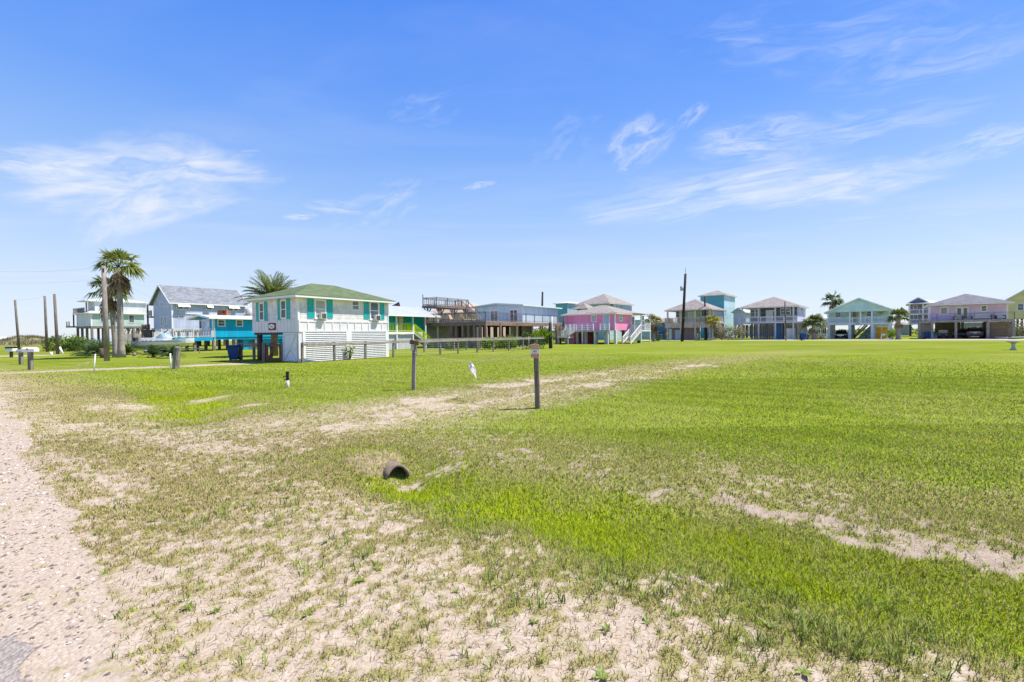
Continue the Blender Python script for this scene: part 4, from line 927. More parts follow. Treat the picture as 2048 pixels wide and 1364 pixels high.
H.stair((xw + .1, yp + 1.25, zf - .02), (xw - 3.4, yp + 1.25, .03), 1.2, wr2, wr2, style='bal')
wpix(H, 'S', 1.8, 1284, 1288, 632, 650, rails=1)
H.part('side_store', MB().box(xw + .6, -.2, .35, L_ - .1, 1.2, 1.15), mat('grey_panel', (0.50, 0.54, 0.57)))
HP = H
# ================================================================== tan-trimmed green house on the far street
tan = wood('tan_timber', (0.72, 0.57, 0.44)); brick = mat('brown_boards', (0.30, 0.235, 0.19), 0.75, .1, .8, ('h', .3), .8)
H = House(1420, 84, 49.5, 'sage-green house with tan timber porch and garage under a brown hip roof')
W_ = H.sy(1335.5); zf = H.z(1420, 644); ze = H.z(1420, 619.5); P = 2.0; L_ = 8.5
gn = mat('sage_boards', (0.38, 0.55, 0.46), 0.6, .14, .7, ('z', .2), .88); lil = mat('pale_lilac_boards', (0.48, 0.54, 0.64), .6, .13, .7, ('z', .2), .9)
H.part('wall', MB().box(P, .1, zf, L_, W_ - 1.1, ze), gn); H.part('side_wall', MB().box(P + .02, .06, zf, L_, .097, ze - .01), lil); H.part('corner_board', MB().box(P - .03, .04, zf, P + .12, .058, ze - .01), TRIM())
H.hip(0, L_, 0, W_, ze, H.z(1393, 598.5, 4, 4) - ze - .16, rs, mat('tan_fascia', (0.62, 0.56, 0.50)), over=.5, ridge=.8)
wpix(H, 'F', P, 1353, 1359, 623, 634, rails=1); wpix(H, 'F', P, 1403.5, 1417.5, 620.5, 632, rails=1, mull=1); H.door('F', P, H.sy(1387, P), H.sy(1376.5, P), zf + .02, zf + 2.0, mat('white_door', (0.66, 0.70, 0.72)))
H.part('porch_floor', MB().box(0, -.2, zf - .22, L_, W_ + .6, zf - .004), tan)
mb = MB(); n = 46
for i in range(n): y = -.15 + (W_ + .7) * i / n; mb.box(-.05, y, zf - 1.0, -.01, y + (W_ + .7) / n - .025, zf - .15)
H.part('slatted_skirt', mb, tan)
for px in (1335.5, 1362, 1390.5, 1419.5): y = H.sy(px); H.part('porch_post', MB().box(-.1, y - .13, -.1, .14, y + .13, ze), tan)
H.rail((0, 0), (0, W_ + .5), zf, tan, .95, 'bal', gap=.16); H.rail((.05, W_ + .55), (4, W_ + .55), zf, tan, .95, 'bal')
H.part('garage_wall', MB().box(1.2, 3.9, 0, 6, W_ - .3, zf - .25), brick)
mb = MB(); y0, y1 = H.sy(1361.5, 1.2), H.sy(1350.5, 1.2); H.fbox(mb, 'F', 1.2, y0, y1, .03, H.z(1355, 660, 1.2, 6), .003, .03)
for i in range(1, 4): H.fbox(mb, 'F', 1.2, y0 + .03, y1 - .03, i * .46 - .005, i * .46 + .03, .03, .036)
H.part('garage_door', mb, mat('pale_teal_door', (0.48, 0.60, 0.64), .5), None, 'pale blue-grey garage door')
H.part('garage_wall', MB().box(1.22, 2.2, 0, 1.3, 3.89, zf - .25), brick)
for y in (.2, 1.8):
    for x in (3, L_ - .3): H.piling(x, y, zf - .22, brick, .35)
H.part('stair_landing', MB().box(.2, -1.6, zf - .2, 2.0, -.21, zf), tan); H.rail((.2, -1.6), (.2, -.25), zf, tan, .95, 'bal'); H.rail((.25, -1.62), (1.9, -1.62), zf, tan, .95, 'bal')
H.stair((2.0, -.4, zf), (5.6, -.4, .05), 1.25, tan, tan, style='bal'); H.part('stair_screen', MB().prism([(.3, -1.5, .9), (2.0, -1.5, .9), (3.2, -1.5, 1.2), (2.0, -1.5, zf - .25), (.3, -1.5, zf - .25)], (0, .08, 0)), brick)
HQ = H
# ================================================================== slate blue-grey house
H = House(1592, 80, 49.5, 'slate and pale lavender house with grey shingle hip roof and white porch')
W_ = H.sy(1485); zf = H.z(1592, 642.5); ze = H.z(1592, 613); P = 1.9; L_ = 11
sl_ = mat('slate_boards', (0.10, 0.115, 0.15), .6, .14, .7, ('z', .2), .85); lv = mat('pale_lavender_boards', (0.52, 0.54, 0.66), .6, .13, .7, ('z', .2), .9)
H.part('wall', MB().box(P, .1, zf, L_, W_ - .9, ze), sl_); H.part('side_wall', MB().box(P + .02, .06, zf, L_, .097, ze - .01), lv); H.part('corner_board', MB().box(P - .03, .04, zf, P + .12, .058, ze - .01), TRIM())
H.hip(0, L_, 0, W_, ze, H.z(1544, 593.5, 5, 4) - ze - .16, rs, TRIM(), over=.55, ridge=1.6)
wpix(H, 'F', P, 1501.5, 1509.5, 619.5, 632, rails=1); wpix(H, 'F', P, 1511.5, 1519.5, 619, 632, rails=1); wpix(H, 'F', P, 1562, 1580.5, 617, 629.5, rails=1, mull=1); H.door('F', P, H.sy(1551.5, P), H.sy(1533, P), zf + .02, zf + 2.1, mat('white_door', ()), panes=[(.08, .3, .1, .92)], gm_=glass())
wpix(H, 'S', .06, 1602.5, 1604.5, 616, 631, rails=1); wpix(H, 'S', .06, 1608.5, 1610.5, 616, 630, rails=1)
gp_ = mat('piling_grey', (0.52, 0.52, 0.54), .6, .1)
H.part('porch_floor', MB().box(0, -.9, zf - .24, L_, W_ + .7, zf - .004), mat('floor_lilac', (0.60, 0.60, 0.66)))
for px in (1485, 1517, 1550.5, 1586.8): y = H.sy(px); H.part('porch_post', MB().box(-.02, y - .12, -.1, .2, y + .12, ze), gp_)
H.rail((.05, 0), (.05, W_ + .6), zf, wr2, .95, 'bal', gap=.16); H.rail((.05, W_ + .65), (5, W_ + .65), zf, wr2, .95, 'bal')
for x in (2.2, 4.6, 7, 9.4, L_ - .2): H.piling(x, .0, zf - .24, gp_, .3)
H.part('slat_wall', (lambda m: [m.box(4.2, .4 + i * .26, 0, 4.26, .4 + i * .26 + .22, zf - .25) for i in range(28)] and m)(MB()), mat('slat_grey', (0.20, 0.20, 0.22), .7))
for y in (2.5, 5, 7.5): H.piling(2.2, y, zf - .24, mat('slat_grey', ()), .3)
y0, y1 = H.sy(1589, .6), H.sy(1569.5, .6); H.part('storage_panel', MB().box(.6, y0, 0, 1.6, y1, H.z(1580, 656.5, .6, .8)), mat('grey_white_panel', (0.60, 0.58, 0.58), .6, groove=('h', .3), gdark=.92))
H.part('blue_panel', MB().box(2.6, H.sy(1562, 2.6), .1, 2.66, H.sy(1553, 2.6), zf - .35), mat('blue_panel', (0.06, 0.22, 0.48), .6, groove=('h', .35)))
HR = H
# ================================================================== mint house
H = House(1785, 77.5, 49.5, 'mint-green gabled house with white porch railing and yellow double doors')
W_ = H.sy(1655); zf = H.z(1785, 644.5); ze = H.z(1785, 620.0); P = 1.9; L_ = 11
mt = mat('mint_boards', (0.58, 0.80, 0.73), .6, .13, .7, ('z', .2), .9)
H.part('wall', MB().box(P, .0, zf, L_, W_, ze), mt); H.part('porch_ceiling', MB().box(.05, 0, ze - .12, P - .004, W_, ze - .004), mt)
H.gable(0, L_, 0, W_, ze, H.z(1716, 597, 0, 4) - ze, mat('pale_mint_roof', (0.52, 0.58, 0.55), .7), mat('mint_trim', (0.78, 0.84, 0.80)), over=.5, endover=.3, gm_=mt)
wpix(H, 'F', P, 1671.5, 1681, 624, 633.5, rails=1); wpix(H, 'F', P, 1734, 1743, 622, 632, rails=1)
H.door('F', P, H.sy(1712.5, P), H.sy(1706, P), zf + .02, zf + 2.0, mat('slate_door', ()), mat('butter_trim', (0.72, 0.52, 0.22)))
for a, b in ((1702.3, 1705), (1713.8, 1716.5)): mb = MB(); H.fbox(mb, 'F', P, H.sy(a, P), H.sy(b, P), zf + .02, zf + 2.0, .003, .03); H.part('shutter', mb, mat('butter_trim', ()))
for px, w__ in ((1726, .5), (1762, 1.0)):
    y = H.sy(px, P); z_ = H.z(px, 626, P, y); mb = MB(); mb.tube([(P - .002, y, z_), (P - .04, y, z_)], .16 * w__ + .08, 14)
    for k_ in range(11): a_ = k_ * math.pi / 10; mb.bar((P - .02, y + (.2 * w__ + .08) * math.cos(a_), z_ + (.2 * w__ + .08) * math.sin(a_)), (P - .02, y + .5 * w__ * math.cos(a_), z_ + .5 * w__ * math.sin(a_)), .03, .06)
    H.part('sun_ornament', mb, mat('yellow_ornament', (0.65, 0.42, 0.05)))
H.part('porch_floor', MB().box(-.02, 0, zf - .3, L_, W_, zf - .004), wr2)
for px in (1656, 1699.5, 1721, 1743.8, 1780): y = H.sy(px); H.part('porch_post', MB().box(-.02, y - .11, zf, .2, y + .11, ze - .125), wr2)
H.rail((.06, .1), (.06, W_ - .1), zf, wr2, .95, 'bal', gap=.15)
for px in (1657.5, 1699.5, 1744.5, 1780): 
    y = H.sy(px)
    for x in (.2, 4.4, 8.6): H.piling(x, y, zf - .3, mat('piling_white', ()), .42)
H.part('storage_wall', MB().box(1.3, .3, 0, 5, H.sy(1746, 1.3), zf - .31), mt)
y0, y1 = H.sy(1776, 1.3), H.sy(1751.5, 1.3); ym = (y0 + y1) / 2; zt = H.z(1764, 654.5, 1.3, 1.5); yw = mat('yellow_door', (0.66, 0.34, 0.01), .5)
for a, b in ((y0, ym - .03), (ym + .03, y1)):
    mb = MB(); H.fbox(mb, 'F', 1.3, a, b, .03, zt, .003, .03); o = H.part('barn_door', mb, yw); g = MB()
    for q in (a, b - .08): H.fbox(g, 'F', 1.3, q, q + .08, .03, zt, .031, .045)
    for zz in (.03, zt * .5, zt - .1): H.fbox(g, 'F', 1.3, a + .08, b - .08, zz, zz + .1, .031, .044)
    H.part('trim', g, mat('butter_door_trim', (0.75, 0.48, 0.08)), o)
H.stair((3.0, H.sy(1735, 3), zf - .3), (3.0, H.sy(1708, 3), .1), 1.1, mat('stair_wood', (0.3, 0.2, 0.15)), None, style='rails', rails=1)
H.part('stair_screen', MB().prism([(4.4, H.sy(1742, 4.4), .05), (4.4, H.sy(1715, 4.4), .05), (4.4, H.sy(1742, 4.4), zf - .35)], (.06, 0, 0)), mt)
y = H.sy(1715); mb = MB(); H.fbox(mb, 'F', -.02, H.sy(1720), H.sy(1711), zf - .42, zf + .02, .003, .03); H.part('plaque', mb, mat('aqua_plaque', (0.30, 0.55, 0.50)), None, 'aqua name plaque on the porch edge')
H.part('rear_wall', MB().box(L_ - .3, .2, 0, L_ - .22, 3.4, zf - .31), mt); H.part('rear_wall', MB().box(L_ - .3, 5.8, 0, L_ - .22, W_ - .4, 1.5), mat('slat_grey', ()))
# side deck to the left of the mint house
H.part('side_deck', MB().box(3, W_ + .02, zf - .2, 6.5, W_ + 4, zf - .01), wr2); H.rail((3.05, W_ + .1), (3.05, W_ + 4), zf, wr2, 1.0, 'bal', gap=.15)
for y in (W_ + 1.2, W_ + 3.7): H.piling(3.2, y, zf - .2, mat('piling_white', ()), .3)
H.stair((2.95, W_ + .3, zf), (2.95, W_ + 4.4, .1), 1.0, wr2, wr2, style='rails', rails=1)
HM = H
# ================================================================== lavender house with carport
H = House(2030, 68, 49.5, 'lavender house with grey hip roof, timber deck and open carport below')
W_ = H.sy(1838); zf = H.z(2030, 637.5); ze = H.z(2030, 605.5); P = 2.2; L_ = 9
lav = mat('lavender_boards', (0.74, 0.57, 0.86), .6, .14, .7, ('z', .2), .9, stain=((0.82, 0.50, 0.66), .5))
yb0, yb1 = 0.55, W_ - 1.4
H.part('wall', MB().box(P, yb0, zf, L_, yb1, ze), lav)
H.hip(.6, L_, yb0, yb1, ze, H.z(1942, 587.5, 5, 4.5) - ze - .16, shingle('charcoal_shingles', (0.21, 0.21, 0.23), (0.15, 0.15, 0.165)), TRIM(), over=.55, ridge=.9)
for y in (yb0, yb1): H.part('corner_board', MB().box(P - .04, y - .08, zf, P + .1, y + .08, ze - .005), TRIM())
dkb = wood('carport_timber', (0.33, 0.27, 0.21)); 
H.part('deck', MB().box(0, 0, zf - .2, P - .005, W_, zf - .004), dkb); H.part('deck_rim', MB().box(-.06, 0, zf - .38, -.002, W_, zf - .03), GREYW())
H.part('underfloor', MB().box(P, yb0, zf - .22, L_, yb1, zf - .003), dkb)
wpix(H, 'F', P, 1882, 1893.5, 616, 627, rails=0, gm_=glass('dim_glass', ()), fr=.2); H.door('F', P, H.sy(1936, P), H.sy(1912.5, P), zf + .02, zf + 2.05, TRIM(), panes=[(.08, .38, .1, .92), (.6, .92, .1, .92)]); wpix(H, 'F', P, 1963, 1972, 612.5, 621.5, rails=1, fr=.16)
H.rail((.04, .05), (.04, W_ - .05), zf, rl, 1.0, 'cable', n=5)
for px in (1838, 1864.5, 1912, 1976, 2027.5): H.piling(.1, H.sy(px), zf - .38, GREYW(), .3)
for px in (1880, 1925, 1970): H.piling(5, H.sy(px, 5), zf - .22, GREYW(), .3)
mb = MB(); y0, y1 = H.sy(2022, .8), H.sy(1979, .8); H.part('garage_wall', MB().box(.85, .2, 0, 6, y1 + .3, zf - .4), dkb)
gb = mat('brown_panel_door', (0.24, 0.16, 0.105), .7, .1, 1, ('z', .28), .75)
mb = MB(); H.fbox(mb, 'F', .85, y0 + .35, y1 - .1, .03, zf - .75, .004, .04); o = H.part('garage_door', mb, gb, None, 'brown panelled garage door at the right')
mb = MB(); 
for zz in (.9, 1.5): H.fbox(mb, 'F', .85, y0 + .6, y0 + 2.2, zz, zz + .03, .041, .05)
H.part('handle', mb, mat('dark_metal', ()), o)
y2, y3 = H.sy(1862, .8), W_ - .2; H.part('store_wall', MB().box(.85, y2, 0, 5, y3, zf - .4), mat('grey_brown_boards', (0.33, 0.28, 0.24), .75, .1, 1, ('z', .2), .8))
H.part('rear_wall', MB().box(L_ - .1, 5.2, 0, L_, 8.4, zf - .25), dkb); H.part('rear_fence', MB().box(L_ - .1, .6, 0, L_ - .02, 5.19, 1.75), mat('tan_fence', (0.42, 0.33, 0.22), .8, .15, 1, ('h', .2), .75))
HV = H
for (q, lab, m_, rz_) in ((3.4, 'white cushioned sofa on the lavender house deck', mat('cushion_white', (0.7, 0.68, 0.66)), 0), (1.4, 'white deck armchair nearest the right post of the lavender house', mat('cushion_white', ()), .2), (6.0, 'pale lounger on the lavender house deck before the double doors', mat('cushion_pale', (0.55, 0.5, 0.48)), -.2)):
    x_, y_ = H.wpos(1.1, q); o = thing('deck_sofa' if q == 3.4 else 'deck_chair', lab, 'outdoor seat', (x_, y_, zf), H.a + rz_)
    wd_ = 1.0 if q == 3.4 else .45
    MB().box(-.35, -wd_, .16, .35, wd_, .42).build('seat', m_, o, bevel=.04); MB().box(.36, -wd_, .16, .5, wd_, .85).build('backrest', m_, o, bevel=.04)
    for sgn in (-1, 1): MB().box(-.33, sgn * wd_, .05, .4, sgn * (wd_ + .1), .6).build('armrest', mat('dark_wicker', (0.07, 0.06, 0.06)), o)
# ================================================================== houses further back
def back_house(px, Y, ang, wpx, L_, y_e, y_f, y_r, wm_, rm_, label, ridge=.6, trim=None, winpx=(), side=(), name='house', sm_=None, gable=False, base=0):
    h = House(px, Y, ang, label, name=name); W_ = h.sy(wpx); ze = h.z(px, y_e); zf = max(0.0, h.z(px, y_f)) if y_f else 0
    h.part('wall', MB().box(0, 0, zf, L_, W_, ze), wm_)
    if sm_: h.part('side_wall', MB().box(0.02, -.04, zf, L_, -.003, ze - .01), sm_)
    rh = pz((px + wpx) / 2, y_r, h.wpos(L_ / 2, W_ / 2)[1]) - ze
    if gable: h.gable(0, L_, 0, W_, ze, rh - .14, rm_, trim or TRIM(), gm_=wm_)
    else: h.hip(0, L_, 0, W_, ze, rh - .16, rm_, trim or TRIM(), over=.5, ridge=ridge)
    for (a, b, c, d) in winpx: wpix(h, 'F', 0, a, b, c, d)
    for (a, b, c, d) in side: wpix(h, 'S', -.04 if sm_ else 0, a, b, c, d)
    if zf > .5:
        for x in (.3, L_ / 2, L_ - .3):
            for y in (.3, W_ / 2, W_ - .3): h.piling(x, y, zf, DARKW(), .3)
    h.Wd = W_; h.ze = ze; h.zf = zf; return h
gt = mat('grey_teal_boards', (0.30, 0.43, 0.47), .6, .13, .7, ('z', .2), .9); gtl = mat('pale_teal_boards', (0.46, 0.60, 0.63), .6, .13, .7, ('z', .2), .9)
tb = mat('deep_teal_boards', (0.12, 0.40, 0.48), .6, .13, .7, ('z', .25), .9); tbl = mat('light_teal_boards', (0.44, 0.62, 0.66), .6, .13, .7, ('z', .25), .9)
back_house(1218, 98, 49.5, 1155, 11, 607.5, None, 588, gt, rs, 'tall grey-teal house with brown hip roof rising behind the pink house', side=((1219.8, 1227, 608.5, 615), (1232, 1234, 611, 615), (1241, 1243.5, 611.5, 616.5)), sm_=gtl)
back_house(1448, 104, 49.5, 1401, 9, 590.5, None, 581, tb, rs, 'tall teal tower house rising behind the sage-green house', ridge=.4, sm_=tbl, side=((1450.8, 1452.5, 594, 599), (1450.8, 1452.5, 622, 628)))
back_house(1135, 110, 49.5, 1112, 9, 607, None, 604, tb, mat('light_roof', ()), 'small flat-roofed teal house between the sky-blue and pink houses', ridge=3, sm_=tbl, side=((1140, 1143, 612, 618),))
back_house(958, 92, 57.4, 846, 12, 625, None, 606, mat('tan_wall', (0.50, 0.38, 0.30), .7), shingle('tan_shingles', (0.50, 0.38, 0.30), (0.42, 0.30, 0.23)), 'house with a tan shingle roof seen behind the lookout platform', ridge=4)
h = back_house(1487, 100, 49.5, 1467, 8, 622.5, 650, 616.5, lil, mat('light_roof', ()), 'small pale lilac gabled house left of the slate house', gable=True)
h = back_house(1338, 96, 49.5, 1300, 9, 645, None, 636, mat('blue_slate_boards', (0.14, 0.22, 0.28), .6, groove=('z', .2)), rs, 'low blue-slate house between the pink and sage-green houses', ridge=2)
h.part('awning', MB().box(-1.6, 1.0, 1.6, -.02, 3.4, 1.75), mat('blue_awning', (0.08, 0.30, 0.45)))
h = back_house(1300, 105, 49.5, 1270, 7, 640, None, 634, tbl, mat('light_roof', ()), 'pale teal house glimpsed through the pink house porch', ridge=2)
# lavender three-storey house with white balconies
H = House(1880, 100, 49.5, 'tall purple house with two white balconies behind the lavender house')
W_ = H.sy(1818); lv2 = mat('purple_boards', (0.34, 0.22, 0.42), .6, .13, .7, ('z', .2), .88); zf = H.z(1880, 646.5); ze = H.z(1880, 606.5); zm = (zf + ze) / 2
H.part('wall', MB().box(1.8, 0, zf, 9, W_, ze), lv2); H.hip(0, 9, 0, W_, ze, 1.0, mat('pale_blue_roof', (0.55, 0.60, 0.62), .6), TRIM(), over=.5, ridge=1); H.gable(.5, 6, 2.2, 5.0, ze + .5, .9, mat('purple_roof', (0.25, 0.2, 0.3)), TRIM(), gm_=lv2, name='dormer_roof')
for z_ in (zf, zm): H.part('balcony_floor', MB().box(0, 0, z_ - .22, 1.79, W_, z_), TRIM()); H.rail((.05, .05), (.05, W_ - .05), z_, wr2, 1.0, 'bal', gap=.2)
for px in (1819, 1846, 1880): y = H.sy(px); H.part('balcony_post', MB().box(-.0, y - .12, zf - .22, .22, y + .12, ze), TRIM())
for a, b, c, d in ((1827, 1834, 612, 617.5), (1827.5, 1835, 630.5, 638), (1850, 1857, 611, 617)): wpix(H, 'F', 1.8, a, b, c, d)
for x in (.5, 4.5, 8.5):
    for y in (.3, W_ / 2, W_ - .3): H.piling(x, y, zf - .22, DARKW(), .3)
# yellow house at the right edge
H = House(2110, 84, 49.5, 'yellow gabled house with white trim at the right edge behind the lavender house')
W_ = H.sy(2012); zf = H.z(2110, 636); ze = H.z(2110, 596); ylw = mat('yellow_boards', (0.80, 0.66, 0.32), .6, .13, .7, ('z', .2), .9)
H.part('wall', MB().box(0, 0, zf, 9, W_, ze), ylw); H.gable(0, 9, 0, W_, ze, 2.3, mat('light_roof', ()), TRIM(), over=.9, endover=.5, gm_=ylw)
wpix(H, 'F', 0, 2035.5, 2046, 608, 620); wpix(H, 'F', 0, 2060, 2072, 608, 620)
for x in (.3, 4.5, 8.7):
    for y in (.3, W_ / 3, W_ * .66, W_ - .3): H.piling(x, y, zf, DARKW(), .3)

back_house(1660, 118, 49.5, 1628, 8, 640, 655, 632, mat('cream_wall', (0.70, 0.62, 0.50), .7), mat('light_roof', ()), 'pale cream house glimpsed between the slate and mint houses', ridge=2)
back_house(1822, 122, 49.5, 1790, 8, 650, None, 644, mat('grey_wall', (0.30, 0.32, 0.34), .7), rs, 'low grey house glimpsed between the mint and purple houses', ridge=2)
back_house(2016, 125, 49.5, 1900, 9, 645, None, 638, mat('grey_wall', ()), rs, 'low grey house seen through the lavender carport', ridge=6)
back_house(1600, 128, 49.5, 1490, 9, 652, None, 645, mat('cream_wall', ()), rs, 'low cream house seen between the pilings of the slate house', ridge=6)
# a far belt of scrub behind the streets
def belt():
    rnd = random.Random(5); mb = MB()
    P0, P1 = HV.wpos(75, -60), HV.wpos(75, 170)
    for i in range(9000):
        t_ = rnd.random(); x = P0[0] + (P1[0] - P0[0]) * t_ + rnd.uniform(-3, 3); y = P0[1] + (P1[1] - P0[1]) * t_ + rnd.uniform(-3, 3); hh = 1.1 + 1.3 * float(vnoise(np.array(t_ * 60), np.array(0.5), 9)); z = hh * rnd.random() ** .7; s_ = rnd.uniform(.25, .6)
        e = Vector((rnd.uniform(-1, 1), rnd.uniform(-1, 1), rnd.uniform(-.2, 1))).normalized() * s_; q = e.cross(Vector((rnd.uniform(-1, 1), rnd.uniform(-1, 1), 1))).normalized() * s_ * .5
        mb.add([(x, y, z), (x + e.x * .5 + q.x, y + e.y * .5 + q.y, z + e.z * .5 + q.z), (x + e.x, y + e.y, z + e.z), (x + e.x * .5 - q.x, y + e.y * .5 - q.y, z + e.z * .5 - q.z)], [(0, 1, 2, 3)])
    tag(mb.build('far_scrub', leafmat('bush_leaf', (0.05, 0.10, 0.02), (0.12, 0.19, 0.04))), 'distant belt of low scrub behind the far houses', 'scrub', kind='stuff')
belt()
def G(x, y): return float(gz(x, y))
# ------------------------------------------------------------------ street and pads in front of the far row of houses
def strip(pts, wd, name, m, z):
    mb = MB(); v = []
    for i, p in enumerate(pts):
        a = Vector(pts[max(i-1, 0)]); b = Vector(pts[min(i+1, len(pts)-1)]); d = (b - a).normalized(); nrm = Vector((-d.y, d.x)); P_ = Vector(p)
        for e in (-wd / 2, wd / 2): q = P_ + nrm * e; v.append((q.x, q.y, G(q.x, q.y) + z))
    mb.add(v, [(2*i, 2*i+1, 2*i+3, 2*i+2) for i in range(len(pts) - 1)]); return tag(mb.build(name, m), kind='structure')
def off(h, x, y): return h.wpos(x, y)
A_, B_ = off(HV, -6.5, -6), off(HQ, -4.5, HQ.sy(1330) + 8)
strip([tuple(Vector(A_).lerp(Vector(B_), i / 24)) for i in range(25)], 4.2, 'street', cm, 0.012)
def pad(h, x0, x1, y0, y1, m, z=0.02):
    c = [h.wpos(x0, y0), h.wpos(x1, y0), h.wpos(x1, y1), h.wpos(x0, y1)]
    tag(MB().add([(p[0], p[1], G(*p) + z) for p in c], [(0, 1, 2, 3)]).build('driveway', m), kind='structure')
pad(HM, -3.5, 8, .2, HM.sy(1656) + .4, cm, .024); pad(HR, -3.0, 6, 0, 8.4, cm, .024); pad(HQ, -3.0, 6, 1.5, 8, cm, .024); pad(HV, -5.0, 7, 1.0, HV.sy(1850), mat('pink_concrete', (0.52, 0.42, 0.35), .9, .12, .7, fine=.06), .028)
# ------------------------------------------------------------------ palms
frond_g = leafmat('palm_leaf', (0.055, 0.10, 0.025), (0.13, 0.19, 0.055), .35, .45)
frond_d = leafmat('dead_frond', (0.26, 0.18, 0.10), (0.38, 0.28, 0.17), .15, .8)
trunk_g = mat('palm_trunk', (0.34, 0.30, 0.26), .9, .2, 3, ('z', 0.12), .7, spec=.1)
def fan(mb, base, d, size, rnd, droop=0.5, seg=13):
    d = Vector(d).normalized(); side = d.cross(Vector((0, 0, 1)))
    side = side.normalized() if side.length > .1 else Vector((1, 0, 0)); up = side.cross(d)
    pet = Vector(base) + d * size * .55; mb.bar(base, pet, .035 * size, .02 * size)
    for i in range(seg):
        t = (i / (seg - 1) - .5) * 2.7 + rnd.uniform(-.06, .06); L = size * (.78 - .13 * abs(t)) * rnd.uniform(.85, 1.1)
        e = d * math.cos(t) + side * math.sin(t) + up * rnd.uniform(-.12, .2); m_ = pet + e * L * .55; w_ = side * math.cos(t) - d * math.sin(t)
        tip = pet + e * L + Vector((0, 0, -1)) * L * droop * rnd.uniform(.5, 1.1); w_ = w_ * size * .05
        mb.add([pet, m_ + w_ + up * .02, tip, m_ - w_ - up * .02], [(0, 1, 2, 3)])
def fan_palm(px, Y, h, crown, seed, label, nm='fan_palm', tr=.2, n=34, skirt=26, lean=0, mats=None, group=None):
    rnd = random.Random(seed); x = ax(px, Y); z = G(x, Y); o = thing(nm, label, 'palm tree', (x, Y, z), 0, group)
    mb = MB(); pts = [(lean * (i / 10) ** 1.5, 0, -.1 + (h + .1) * i / 10) for i in range(11)]
    mb.tube(pts, [tr * (1.45 if i == 0 else 1.12 if i == 1 else 1.0 - .022 * i) for i in range(11)], 14); mb.build('trunk', trunk_g, o, smooth=True)
    top = Vector((lean, 0, h)); mb = MB()
    for i in range(n):
        el = math.asin(rnd.uniform(-.35, .98)); az = i * 2.39996 + rnd.uniform(-.3, .3); d = (math.cos(az) * math.cos(el), math.sin(az) * math.cos(el), math.sin(el))
        fan(mb, top + Vector((0, 0, rnd.uniform(-.1, .25) * crown * .4)), d, crown * rnd.uniform(.75, 1.05), rnd, .15 + .5 * (1 - math.sin(max(el, 0))))
    mb.build('crown', mats or frond_g, o)
    if skirt:
        mb = MB()
        for i in range(skirt):
            az = rnd.uniform(0, 2 * math.pi); b = top + Vector((0, 0, -rnd.uniform(.0, .55) * crown)); fan(mb, b, (math.cos(az) * .5, math.sin(az) * .5, -1), crown * rnd.uniform(.5, .8), rnd, .5, 7)
        mb.build('dead_fronds', frond_d, o)
    return o
fan_palm(242, 38.3, 7.5, 1.65, 3, 'tallest fan palm with shaggy brown skirt beside the grey pole', n=30, skirt=44, tr=.24, mats=leafmat('fan_leaf', (0.14, 0.19, 0.04), (0.30, 0.33, 0.11), .5))
fan_palm(231, 39.0, 5.6, 1.5, 4, 'shorter fan palm standing just left of the tallest palm', n=22, skirt=34, tr=.2, lean=-.4, mats=leafmat('fan_leaf', ()))
fan_palm(1308, 78, 3.2, 1.5, 9, 'shaggy golden fan palm just right of the pink house', n=24, skirt=30, mats=leafmat('golden_leaf', (0.20, 0.19, 0.04), (0.34, 0.30, 0.07)), tr=.25)
fan_palm(1425, 82, 3.4, 1.35, 10, 'golden fan palm before the sage-green house stairs', n=30, skirt=8, mats=leafmat('yellow_leaf', (0.28, 0.27, 0.02), (0.42, 0.40, 0.05)), tr=.16)
fan_palm(1627, 79, 2.7, 1.8, 11, 'squat fan palm between the slate and mint houses', n=40, skirt=8, tr=.26, mats=leafmat('olive_leaf', (0.09, 0.13, 0.03), (0.2, 0.24, 0.08)))
fan_palm(1797, 73, 3.5, 1.5, 12, 'thick sabal palm right of the mint house porch', n=40, skirt=8, tr=.33, mats=leafmat('olive_leaf', ()))
fan_palm(1666, 98, 7.8, 2.0, 13, 'tall fan palm rising behind the mint house roof', n=30, skirt=10)
def frond(mb, base, az, el, L, rnd, lw, curl, npair=22, ll=.32):
    p = Vector(base); dv = Vector((math.cos(az) * math.cos(el), math.sin(az) * math.cos(el), math.sin(el))); pts = [p.copy()]; N = 9
    for i in range(N):
        p = p + dv * L / N; pts.append(p.copy()); dv = (dv + Vector((0, 0, -curl / N * (.4 + i / N)))).normalized()
    mb.tube(pts, [lw * (1 - .85 * i / N) for i in range(N + 1)], 4, False)
    for i in range(1, npair):
        t = i / npair; q = t * N; k = min(int(q), N - 1); a = pts[k].lerp(pts[k + 1], q - k); d = (pts[k + 1] - pts[k]).normalized(); s_ = d.cross(Vector((0, 0, 1)))
        s_ = s_.normalized() if s_.length > .05 else Vector((1, 0, 0)); up = s_.cross(d); l = L * ll * (1 - abs(t - .4) * 1.0)
        for sg_ in (-1, 1):
            e = (d * .75 + s_ * sg_ * .85 + up * rnd.uniform(.1, .5)).normalized(); w_ = d * L * .022
            mb.add([a - w_, a + e * l * .55 + w_ * .9 + Vector((0, 0, -.02 * l)), a + e * l - Vector((0, 0, l * .22)), a + e * l * .5 - w_ * .9], [(0, 1, 2, 3)])
